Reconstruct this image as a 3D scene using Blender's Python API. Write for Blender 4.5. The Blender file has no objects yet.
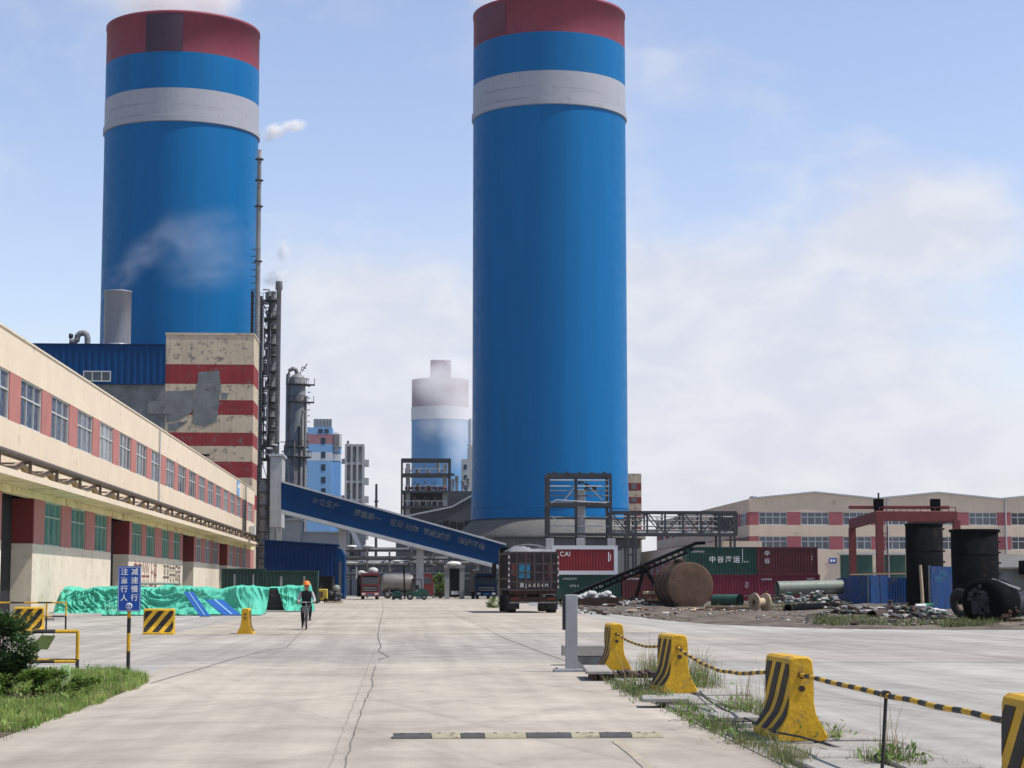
import bpy, math, random
from mathutils import Vector, Matrix, noise
R = math.radians
random.seed(7)
S = bpy.context.scene
COL = S.collection

# ------------------------------------------------------------------ camera geometry (a real standing viewer, 1.6 m eye height)
F_PX, EYE, HORIZ, VPX = 1950.0, 1.6, 585.0, 400.0
PITCH = math.atan((HORIZ - 384) / F_PX)
YAW = math.atan((512 - VPX) / math.hypot(F_PX, HORIZ - 384))
cF = Vector((math.sin(YAW) * math.cos(PITCH), math.cos(YAW) * math.cos(PITCH), math.sin(PITCH)))
cR = Vector((math.cos(YAW), -math.sin(YAW), 0))
cU = cR.cross(cF)

def ray(px, py):
    return cF + cR * ((px - 512) / F_PX) + cU * ((384 - py) / F_PX)

def G(px, py):
    """survey point on the ground"""
    d = ray(px, py); t = -EYE / d.z
    return (d.x * t, d.y * t)

def W(px, py, Y):
    """survey point at distance Y: (x, z)"""
    d = ray(px, py); t = Y / d.y
    return (d.x * t, EYE + d.z * t)

# ------------------------------------------------------------------ mesh builder
class MB:
    def __init__(self):
        self.v = []; self.f = []; self.m = []; self.s = []
        self.T = Matrix.Identity(4); self.mi = 0

    def add(self, vs, fs, smooth=False):
        b = len(self.v); T = self.T
        for p in vs:
            q = T @ Vector(p); self.v.append((q.x, q.y, q.z))
        for f in fs:
            self.f.append(tuple(b + i for i in f)); self.m.append(self.mi); self.s.append(smooth)
        return self

    def box(self, x0, x1, y0, y1, z0, z1):
        vs = [(x0, y0, z0), (x1, y0, z0), (x1, y1, z0), (x0, y1, z0), (x0, y0, z1), (x1, y0, z1), (x1, y1, z1), (x0, y1, z1)]
        return self.add(vs, [(0, 3, 2, 1), (4, 5, 6, 7), (0, 1, 5, 4), (1, 2, 6, 5), (2, 3, 7, 6), (3, 0, 4, 7)])

    def cbox(self, x0, x1, y0, y1, z0, z1, c=.02):
        """box with chamfered vertical and top edges"""
        c = min(c, (x1 - x0) * .45, (y1 - y0) * .45, (z1 - z0) * .45)
        def ring(i, z):
            return [(x0 + i + c, y0 + i, z), (x1 - i - c, y0 + i, z), (x1 - i, y0 + i + c, z), (x1 - i, y1 - i - c, z),
                    (x1 - i - c, y1 - i, z), (x0 + i + c, y1 - i, z), (x0 + i, y1 - i - c, z), (x0 + i, y0 + i + c, z)]
        vs = ring(c * .0, z0) + ring(0, z1 - c) + ring(c * .8, z1)
        fs = [tuple(range(7, -1, -1)), tuple(range(16, 24))]
        for k in range(2):
            for i in range(8):
                j = (i + 1) % 8
                fs.append((k * 8 + i, k * 8 + j, k * 8 + 8 + j, k * 8 + 8 + i))
        return self.add(vs, fs)

    def bar(self, p0, p1, w, h=None, up=(0, 0, 1)):
        """square bar between two points"""
        h = h or w
        a = Vector(p0); b = Vector(p1); d = (b - a).normalized(); u = Vector(up)
        if abs(d.dot(u)) > .98: u = Vector((0, 1, 0))
        s = d.cross(u).normalized(); t = s.cross(d).normalized()
        vs = []
        for p in (a, b):
            for i, j in ((-1, -1), (1, -1), (1, 1), (-1, 1)):
                vs.append(tuple(p + s * (i * w / 2) + t * (j * h / 2)))
        return self.add(vs, [(0, 1, 2, 3), (7, 6, 5, 4), (0, 4, 5, 1), (1, 5, 6, 2), (2, 6, 7, 3), (3, 7, 4, 0)])

    def cyl(self, p0, p1, r0, r1=None, n=14, cap=True, smooth=True):
        r1 = r0 if r1 is None else r1
        a = Vector(p0); b = Vector(p1); d = (b - a).normalized()
        u = Vector((0, 0, 1)) if abs(d.z) < .95 else Vector((1, 0, 0))
        s = d.cross(u).normalized(); t = d.cross(s).normalized()
        vs = []
        for p, r in ((a, r0), (b, r1)):
            for i in range(n):
                an = 2 * math.pi * i / n
                vs.append(tuple(p + s * (math.cos(an) * r) + t * (math.sin(an) * r)))
        self.add(vs, [(i, i + n, (i + 1) % n + n, (i + 1) % n) for i in range(n)], smooth)
        if cap:
            self.add(vs, [tuple(range(n)), tuple(range(2 * n - 1, n - 1, -1))])
        return self

    def tube(self, pts, r, n=8, mats=None):
        P = [Vector(p) for p in pts]
        rings = []
        for i, p in enumerate(P):
            d = (P[min(i + 1, len(P) - 1)] - P[max(i - 1, 0)]).normalized()
            u = Vector((0, 0, 1)) if abs(d.z) < .95 else Vector((1, 0, 0))
            s = d.cross(u).normalized(); t = d.cross(s).normalized()
            rr = r[i] if isinstance(r, (list, tuple)) else r
            rings.append([tuple(p + s * (math.cos(2 * math.pi * k / n) * rr) + t * (math.sin(2 * math.pi * k / n) * rr)) for k in range(n)])
        for i in range(len(P) - 1):
            if mats: self.mi = mats[i % len(mats)]
            self.add(rings[i] + rings[i + 1], [(k, k + n, (k + 1) % n + n, (k + 1) % n) for k in range(n)], True)
        self.add(rings[0], [tuple(range(n))]); self.add(rings[-1], [tuple(range(n - 1, -1, -1))])
        return self

    def lathe(self, prof, n=64, c=(0, 0, 0), cap=(True, True)):
        """prof: list of (r, z) round the vertical axis"""
        vs = []
        for r, z in prof:
            for i in range(n):
                a = 2 * math.pi * i / n
                vs.append((c[0] + r * math.cos(a), c[1] + r * math.sin(a), c[2] + z))
        fs = []
        for k in range(len(prof) - 1):
            for i in range(n):
                j = (i + 1) % n
                fs.append((k * n + i, k * n + j, k * n + n + j, k * n + n + i))
        self.add(vs, fs, True)
        m = len(prof)
        if cap[0]: self.add(vs[:n], [tuple(range(n - 1, -1, -1))])
        if cap[1]: self.add(vs[(m - 1) * n:], [tuple(range(n))])
        return self

    def prism(self, poly, y0, y1):
        """poly in (x, z), extruded along y"""
        n = len(poly)
        vs = [(x, y0, z) for x, z in poly] + [(x, y1, z) for x, z in poly]
        fs = [tuple(range(n)), tuple(range(2 * n - 1, n - 1, -1))]
        fs += [(i, i + n, (i + 1) % n + n, (i + 1) % n) for i in range(n)]
        return self.add(vs, fs)

    def sheet(self, poly, z):
        return self.add([(x, y, z) for x, y in poly], [tuple(range(len(poly)))])

    def blob(self, c, r, n=10, m=7, amp=.2, seed=0, fr=1.5):
        vs = []; fs = []
        rx, ry, rz = r if isinstance(r, (tuple, list)) else (r, r, r)
        for j in range(m + 1):
            th = math.pi * j / m
            for i in range(n):
                ph = 2 * math.pi * i / n
                d = Vector((math.sin(th) * math.cos(ph), math.sin(th) * math.sin(ph), math.cos(th)))
                k = 1 + amp * noise.noise(d * fr + Vector((seed * 3.1, seed * 1.7, 0)))
                vs.append((c[0] + d.x * rx * k, c[1] + d.y * ry * k, c[2] + d.z * rz * k))
        for j in range(m):
            for i in range(n):
                k = (i + 1) % n
                fs.append((j * n + i, j * n + n + i, j * n + n + k, j * n + k))
        return self.add(vs, fs, True)

    def corrugated(self, x0, x1, z0, z1, y, depth, pitch):
        """trapezoid-ribbed panel facing -y"""
        n = max(2, round((x1 - x0) / pitch)); p = (x1 - x0) / n
        xs = []
        for i in range(n):
            b = x0 + i * p
            xs += [(b, y), (b + .35 * p, y), (b + .5 * p, y + depth), (b + .85 * p, y + depth)]
        xs.append((x1, y))
        vs = [(x, yy, z0) for x, yy in xs] + [(x, yy, z1) for x, yy in xs]
        k = len(xs)
        return self.add(vs, [(i, i + 1, i + 1 + k, i + k) for i in range(k - 1)])

    def build(self, name, mats, parent=None, world=False, rot=None):
        me = bpy.data.meshes.new(name)
        v = self.v
        if world and parent is not None:
            o = parent.location
            v = [(a - o.x, b - o.y, c - o.z) for a, b, c in v]
        me.from_pydata(v, [], self.f)
        ml = mats if isinstance(mats, (list, tuple)) else [mats]
        for m in ml: me.materials.append(m)
        me.polygons.foreach_set('material_index', self.m)
        me.polygons.foreach_set('use_smooth', self.s)
        me.update()
        ob = bpy.data.objects.new(name, me); COL.objects.link(ob)
        if parent is not None: ob.parent = parent
        return ob

def tag(o, label, cat, group=None, kind=None):
    if label: o['label'] = label
    if cat: o['category'] = cat
    if group: o['group'] = group
    if kind: o['kind'] = kind
    return o

def thing(name, label, cat, loc=(0, 0, 0), rz=0, group=None):
    o = bpy.data.objects.new(name, None); COL.objects.link(o)
    o.location = loc; o.rotation_euler = (0, 0, rz); o.empty_display_size = .2
    return tag(o, label, cat, group)

def struct(name, mb, m, label=None):
    o = mb.build(name, m); o['kind'] = 'structure'
    if label: o['label'] = label
    return o

def dup(root, loc, rz=None, label=None, scale=None):
    r = root.copy(); COL.objects.link(r); r.location = loc
    if rz is not None: r.rotation_euler = (0, 0, rz)
    if scale: r.scale = scale
    if label: r['label'] = label
    for ch in list(root.children):
        c = ch.copy(); COL.objects.link(c); c.parent = r
        for g in list(ch.children):
            d = g.copy(); COL.objects.link(d); d.parent = c
    return r

# ------------------------------------------------------------------ materials
def srgb(r, g, b):
    f = lambda c: (c / 255 / 12.92) if c / 255 <= .04045 else ((c / 255 + .055) / 1.055) ** 2.4
    return (f(r), f(g), f(b))

def mat(name, col, rough=.75, var=.18, sc=1.2, bump=0., bsc=25., metal=0., streak=0., dirt=None, spec=.35, stretch=None):
    """procedural paint / concrete / steel. col linear; dirt = (colour, amount 0..1, scale)"""
    m = bpy.data.materials.new(name); m.use_nodes = True
    nt = m.node_tree; N = nt.nodes; L = nt.links
    bs = N['Principled BSDF']
    tc = N.new('ShaderNodeTexCoord'); oi = N.new('ShaderNodeObjectInfo')
    ad = N.new('ShaderNodeVectorMath'); ad.operation = 'MULTIPLY_ADD'
    cmb = N.new('ShaderNodeCombineXYZ')
    for k in range(3): L.new(oi.outputs['Random'], cmb.inputs[k])
    ad.inputs[1].default_value = (37, 53, 29)
    L.new(cmb.outputs[0], ad.inputs[0]); L.new(tc.outputs['Object'], ad.inputs[2])
    vec = ad.outputs[0]
    def nz(scale, detail=5, v=None, rgh=.6):
        n = N.new('ShaderNodeTexNoise'); n.inputs['Scale'].default_value = scale
        n.inputs['Detail'].default_value = detail; n.inputs['Roughness'].default_value = rgh
        L.new(v or vec, n.inputs['Vector']); return n.outputs['Fac']
    def rng(src, a, b, c, d):
        r = N.new('ShaderNodeMapRange'); L.new(src, r.inputs[0])
        for i, x in enumerate((a, b, c, d)): r.inputs[i + 1].default_value = x
        return r.outputs[0]
    def mul(a, b):
        x = N.new('ShaderNodeMath'); x.operation = 'MULTIPLY'; L.new(a, x.inputs[0]); L.new(b, x.inputs[1]); return x.outputs[0]
    v0 = vec
    if stretch:
        mp = N.new('ShaderNodeMapping'); mp.inputs['Scale'].default_value = stretch; L.new(vec, mp.inputs[0]); v0 = mp.outputs[0]
    fac = mul(rng(nz(sc, 6, v0), .3, .7, 1 - var, 1 + var), rng(nz(sc * 9, 3, v0), .3, .7, 1 - var * .5, 1 + var * .5))
    if streak:
        mp = N.new('ShaderNodeMapping'); mp.inputs['Scale'].default_value = (2.2, 2.2, .12); L.new(vec, mp.inputs[0])
        fac = mul(fac, rng(nz(1.6, 5, mp.outputs[0]), .4, .75, 1.0, 1 - streak))
    base = N.new('ShaderNodeVectorMath'); base.operation = 'SCALE'; base.inputs[0].default_value = col[:3]; L.new(fac, base.inputs['Scale'])
    out = base.outputs[0]
    if dirt:
        mx = N.new('ShaderNodeMix'); mx.data_type = 'RGBA'
        L.new(rng(nz(dirt[2], 8, None, .7), .62 - .25 * dirt[1], .72 - .18 * dirt[1], 0, 1), mx.inputs[0])
        L.new(out, mx.inputs[6]); mx.inputs[7].default_value = (*dirt[0], 1); out = mx.outputs[2]
    L.new(out, bs.inputs['Base Color'])
    bs.inputs['Metallic'].default_value = metal
    bs.inputs['Specular IOR Level'].default_value = spec
    L.new(rng(nz(sc * 4, 4), .3, .7, max(.02, rough - .1), min(1, rough + .1)), bs.inputs['Roughness'])
    if bump:
        b = N.new('ShaderNodeBump'); b.inputs['Strength'].default_value = bump; b.inputs['Distance'].default_value = .05
        L.new(nz(bsc, 6), b.inputs['Height']); L.new(b.outputs[0], bs.inputs['Normal'])
    return m

def leafmat(name, c1, c2, sc=3.):
    m = bpy.data.materials.new(name); m.use_nodes = True
    nt = m.node_tree; N = nt.nodes; L = nt.links; bs = N['Principled BSDF']
    tc = N.new('ShaderNodeTexCoord'); n = N.new('ShaderNodeTexNoise'); n.inputs['Scale'].default_value = sc; n.inputs['Detail'].default_value = 4
    L.new(tc.outputs['Object'], n.inputs['Vector'])
    rp = N.new('ShaderNodeValToRGB'); rp.color_ramp.elements[0].position = .35; rp.color_ramp.elements[1].position = .65
    rp.color_ramp.elements[0].color = (*c1, 1); rp.color_ramp.elements[1].color = (*c2, 1)
    L.new(n.outputs['Fac'], rp.inputs[0]); L.new(rp.outputs[0], bs.inputs['Base Color'])
    bs.inputs['Roughness'].default_value = .6; bs.inputs['Specular IOR Level'].default_value = .3
    tr = N.new('ShaderNodeBsdfTranslucent'); L.new(rp.outputs[0], tr.inputs[0])
    mx = N.new('ShaderNodeMixShader'); mx.inputs[0].default_value = .3
    L.new(bs.outputs[0], mx.inputs[1]); L.new(tr.outputs[0], mx.inputs[2]); L.new(mx.outputs[0], N['Material Output'].inputs[0])
    return m

def text(body, size, m, parent, loc, rot=(R(90), 0, 0), sx=1.0, ex=.004, align='CENTER', name='lettering', bold=0., space=1.0, linesp=1.0):
    cu = bpy.data.curves.new(name, 'FONT'); cu.body = body; cu.size = size; cu.extrude = ex; cu.offset = bold
    cu.align_x = align; cu.align_y = 'CENTER'; cu.space_character = space; cu.space_line = linesp
    cu.materials.append(m)
    tmp = bpy.data.objects.new('tmp', cu); COL.objects.link(tmp)
    dg = bpy.context.evaluated_depsgraph_get()
    me = bpy.data.meshes.new_from_object(tmp.evaluated_get(dg)); me.name = name
    bpy.data.objects.remove(tmp)
    if not me.materials: me.materials.append(m)
    o = bpy.data.objects.new(name, me); COL.objects.link(o)
    o.parent = parent; o.location = loc; o.rotation_euler = rot; o.scale = (sx, 1, 1)
    return o

def face_y(x, y, z): return Matrix.Translation((x, y, z))                       # looks towards -y
def face_x(x, y, z): return Matrix.Translation((x, y, z)) @ Matrix.Rotation(R(90), 4, 'Z')   # looks towards +x
def face_nx(x, y, z): return Matrix.Translation((x, y, z)) @ Matrix.Rotation(R(-90), 4, 'Z')  # looks towards -x

MAT = {}
def defmats():
    d = MAT
    cream = srgb(214, 198, 176); red = srgb(168, 66, 66)
    d['cream'] = mat('cream_render', cream, .85, .06, .35, .15, 12, streak=.06, dirt=(srgb(165, 148, 125), .05, .7))
    d['cream3'] = mat('dull_cream_render', srgb(202, 184, 166), .85, .06, .3, .15, 12, streak=.08, dirt=(srgb(140, 125, 110), .05, .7))
    d['redwall3'] = mat('dull_red_render', srgb(152, 86, 92), .8, .08, .7, .1, 15, streak=.08)
    d['creamlow'] = mat('cream_render_stained', srgb(209, 199, 180), .85, .08, .6, .2, 10, streak=.10, dirt=(srgb(178, 166, 140), .30, 1.1))
    d['redwall'] = mat('red_render', srgb(170, 112, 106), .8, .1, .7, .1, 15, streak=.15)
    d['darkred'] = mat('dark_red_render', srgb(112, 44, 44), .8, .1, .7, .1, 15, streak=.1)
    d['soffit'] = mat('soffit_paint', srgb(222, 213, 166), .85, .1, .5, .1, 10, dirt=(srgb(165, 150, 95), .4, .8))
    d['roofgrey'] = mat('roof_felt', (.16, .16, .17), .9, .15, .5)
    d['dark'] = mat('dark_interior', (.012, .012, .014), .9, .2)
    d['pane'] = mat('window_glass_curtained', (.085, .10, .125), .12, .55, .9, spec=.6, stretch=(3.5, 3.5, .15))
    d['greenpane'] = mat('green_window_glass', (.05, .20, .14), .15, .5, .9, spec=.6, stretch=(3.5, 3.5, .15))
    d['pane2'] = mat('window_glass_pale_curtain', (.22, .235, .25), .14, .4, .9, spec=.6, stretch=(4, 4, .2))
    d['pane3'] = mat('window_glass_dark', (.02, .026, .034), .08, .3, .9, spec=.6)
    d['frame'] = mat('white_window_frame', (.50, .52, .52), .5, .08)
    d['paleframe'] = mat('pale_green_frame', (.30, .42, .36), .5, .08)
    d['brownsteel'] = mat('brown_pipe_steel', (.10, .075, .065), .6, .2, 2)
    d['net'] = mat('brown_cable_wrap', (.30, .235, .19), .9, .2, 3)
    d['kerb'] = mat('kerb_concrete', (.34, .33, .31), .9, .15, 1.5, .3, 20)
    d['towerblue'] = mat('tower_blue_paint', (.0, .130, .345), .5, .09, .20, streak=.03, spec=.14, stretch=(1, 1, .05))
    d['towerred'] = mat('tower_red_paint', (.215, .036, .060), .6, .12, .14, streak=.10)
    d['towerwhite'] = mat('tower_white_paint', (.36, .37, .42), .6, .06, .15, streak=.08, dirt=((.24, .24, .25), .1, .35))
    d['skirt'] = mat('grey_cladding', (.11, .12, .13), .6, .12, .4, streak=.2)
    d['skirtroof'] = mat('pale_grey_roofing', (.155, .15, .14), .8, .12, .4, streak=.3)
    d['bluesheet'] = mat('blue_sheet_metal', (.0, .045, .15), .6, .1, .5, streak=.12, spec=.1)
    d['bluefence'] = mat('blue_fence_sheet', (.006, .068, .24), .5, .15, .6, streak=.35, dirt=((.10, .095, .10), .28, 1.6))
    d['navy'] = mat('navy_sheet_metal', (.002, .022, .088), .6, .1, .5, streak=.12, spec=.08)
    d['cream2'] = mat('old_cream_render', srgb(196, 180, 156), .9, .1, .35, .25, 6, streak=.25, dirt=(srgb(112, 106, 100), .36, 1.1))
    d['red2'] = mat('old_red_render', srgb(138, 46, 50), .85, .1, .4, .2, 8, streak=.25, dirt=(srgb(112, 100, 98), .24, 1.3))
    d['cement'] = mat('bare_cement', (.17, .18, .185), .95, .22, .5, .5, 5, dirt=((.10, .10, .105), .4, .6))
    d['concrete'] = mat('grey_concrete', (.34, .35, .36), .85, .12, .6, .2, 10, streak=.2)
    d['steel'] = mat('dark_structural_steel', (.034, .038, .044), .65, .25, 1, dirt=((.07, .045, .035), .2, 1.5))
    d['steelmid'] = mat('grey_process_steel', (.20, .205, .21), .55, .25, .8, dirt=((.09, .07, .06), .3, 1.2))
    d['steelpale'] = mat('pale_process_steel', (.42, .43, .44), .45, .15, .6)
    d['stack'] = mat('stack_steel', (.28, .29, .32), .45, .1, .3, streak=.15, metal=.1)
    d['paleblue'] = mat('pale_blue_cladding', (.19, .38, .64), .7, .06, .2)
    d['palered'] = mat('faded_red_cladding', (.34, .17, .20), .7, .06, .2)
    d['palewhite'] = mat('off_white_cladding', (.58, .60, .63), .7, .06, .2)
    d['farblue'] = mat('far_tower_veiled_blue', (.085, .25, .49), .6, .06, .1)  # blue paled so the paint itself carries the distance haze
    d['farred'] = mat('far_tower_veiled_red', (.31, .23, .27), .6, .08, .1)  # red greyed and paled, part of the steam veil put into the paint
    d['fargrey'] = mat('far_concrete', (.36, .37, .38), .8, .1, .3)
    d['conveyor'] = mat('conveyor_blue_sheet', (.0, .034, .118), .6, .12, .4, streak=.12, spec=.08)
    d['faded'] = mat('faded_white_lettering', (.12, .14, .14), .8, .4, 2, dirt=((.02, .05, .12), .5, 1.2))
    d['trim'] = mat('grey_trim', (.38, .40, .42), .6, .1)
    d['asphaltdark'] = mat('dark_hall_sheet', (.07, .075, .085), .7, .15, .3, streak=.2)
    d['yellow'] = mat('yellow_barrier_paint', (.62, .36, .018), .65, .14, 3, .25, 14, streak=.25, dirt=((.30, .20, .08), .16, 4))
    d['black'] = mat('black_paint', (.022, .02, .018), .6, .25, 4)
    d['stripe'] = mat('worn_black_stripe', (.020, .016, .013), .7, .3, 4, dirt=((.40, .24, .03), .06, 9))
    d['rubber'] = mat('rubber', (.02, .02, .021), .85, .2, 5)
    d['galv'] = mat('galvanised_steel', (.30, .31, .33), .45, .1, 2, metal=.3)
    d['signblue'] = mat('sign_blue', (.012, .07, .34), .4, .05, 2)
    d['white'] = mat('white_paint', (.78, .78, .78), .5, .05, 2)
    d['greenpaper'] = mat('pale_green_board', (.50, .68, .34), .6, .06, 6)
    d['olive'] = mat('olive_board', (.17, .22, .06), .7, .15, 5)
    d['tarp'] = mat('green_tarpaulin', (.085, .47, .34), .58, .08, 1.0, .12, 14, spec=.22, dirt=((.16, .42, .31), .2, 1.5))
    d['blueboard'] = mat('blue_board', (.012, .10, .36), .5, .08, 2)
    d['timberdark'] = mat('dark_stacked_sheet', (.05, .05, .05), .8, .3, 3)
    d['contgreen'] = mat('container_green', (.016, .066, .050), .6, .15, .8, streak=.3, dirt=((.09, .05, .03), .1, 2))
    d['contdark'] = mat('container_dark_green', (.012, .040, .030), .6, .15, .8, streak=.2)
    d['contred'] = mat('container_red', (.24, .020, .028), .55, .12, .8, streak=.2, dirt=((.10, .04, .03), .12, 2))
    d['contmaroon'] = mat('container_maroon', (.105, .022, .026), .55, .12, .8, streak=.2, dirt=((.08, .04, .03), .12, 2))
    d['contmagenta'] = mat('container_crimson', (.20, .020, .045), .55, .12, .8, streak=.2)
    d['rust'] = mat('rusty_steel', (.125, .078, .052), .9, .25, 1.2, .3, 9, dirt=((.08, .045, .032), .4, 2.2))
    d['rustdark'] = mat('dark_rust', (.055, .032, .025), .9, .25, 1.5, .3, 10)
    d['blacksteel'] = mat('black_coated_steel', (.0035, .004, .0055), .85, .25, .8, .15, 5, streak=.2, dirt=((.022, .015, .013), .25, 1.2), spec=.06)
    d['cranered'] = mat('crane_red', (.165, .035, .035), .65, .15, 1, dirt=((.14, .05, .04), .2, 2))
    d['truckred'] = mat('truck_red', (.19, .018, .022), .4, .1, 1.5, spec=.5)
    d['truckdark'] = mat('truck_dark_body', (.034, .024, .026), .6, .25, 1.2, streak=.25, dirt=((.11, .05, .045), .3, 1.5))
    d['teal'] = mat('teal_panel', (.015, .17, .30), .5, .15, 2)
    d['canvas'] = mat('grey_canvas', (.20, .205, .22), .85, .15, 1.5, .3, 6)
    d['redlamp'] = mat('red_lamp_lens', (.12, .012, .012), .4, .1)
    d['lampglass'] = mat('lamp_glass', (.55, .55, .52), .15, .1, spec=.6)
    d['windscreen'] = mat('dark_windscreen', (.025, .04, .06), .08, .1, spec=.7)
    d['silver'] = mat('tank_aluminium', (.20, .195, .19), .5, .15, .6, metal=.2)
    d['forkgreen'] = mat('forklift_green', (.012, .065, .046), .55, .2, 2)
    d['machine'] = mat('machine_yellow', (.45, .34, .05), .6, .2, 2)
    d['timber'] = mat('spool_timber', (.46, .36, .25), .85, .15, 3, .3, 20)
    d['pipepale'] = mat('pale_coated_pipe', (.21, .235, .20), .55, .12, .8, streak=.2)
    d['pipegreen'] = mat('dark_green_pipe', (.03, .085, .06), .55, .15, 1)
    d['skin'] = mat('skin', (.36, .17, .11), .6, .05, 5)
    d['jacket'] = mat('dark_vest_cloth', (.018, .018, .022), .9, .2, 8)
    d['sleeve'] = mat('grey_sleeve_cloth', (.34, .34, .36), .9, .15, 8)
    d['trouser'] = mat('dark_trouser_cloth', (.016, .016, .02), .9, .2, 8)
    d['orange'] = mat('orange_helmet', (.75, .20, .02), .35, .05, 5, spec=.5)
    d['bark'] = mat('bark', (.08, .055, .04), .9, .2, 6, .4, 30)
    d['soil'] = mat('soil', (.10, .08, .055), .95, .3, 2, .5, 15)
    d['leafdark'] = leafmat('shrub_leaf', (.022, .052, .018), (.075, .14, .042), 5)
    d['weedleaf'] = leafmat('yard_weed_leaf', (.06, .085, .03), (.16, .18, .07), 1.5)
    d['leaf'] = leafmat('weed_leaf', (.08, .15, .025), (.20, .29, .065), 2)
    d['grass'] = leafmat('grass_blade', (.12, .21, .035), (.32, .40, .11), 1.6)
    d['drygrass'] = leafmat('dry_weed_blade', (.07, .11, .03), (.24, .24, .11), 2.0)
    d['deadgrass'] = leafmat('dead_stalk', (.22, .17, .09), (.36, .29, .16), 2)
    d['slab'] = mat('paving_slab', (.32, .30, .275), .9, .14, 1.2, .25, 18, dirt=((.22, .20, .18), .3, 1.6))
    d['bumpblack'] = mat('speed_bump_rubber', (.07, .07, .072), .85, .2, 6)
    d['bumpyellow'] = mat('speed_bump_faded_yellow', (.33, .30, .21), .85, .15, 6, dirt=((.16, .14, .10), .3, 9))
    d['paintline'] = mat('worn_yellow_line', (.385, .325, .235), .9, .12, 3, dirt=((.315, .282, .25), .7, 4))
    d['crack'] = mat('crack_fill', (.17, .155, .14), .95, .3, 4)
    d['brownslogan'] = mat('brown_red_slogan_paint', (.17, .055, .04), .85, .25, 3)
    d['olivesl'] = mat('dark_olive_slogan_paint', (.11, .085, .055), .85, .25, 3)
    d['plastic'] = mat('scrap_pale', (.50, .50, .50), .7, .3, 3)
    d['netgreen'] = mat('scrap_green_net', (.04, .20, .12), .8, .3, 3)
    d['scrapgrey'] = mat('scrap_grey', (.20, .195, .19), .85, .4, 2)
defmats()
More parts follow.
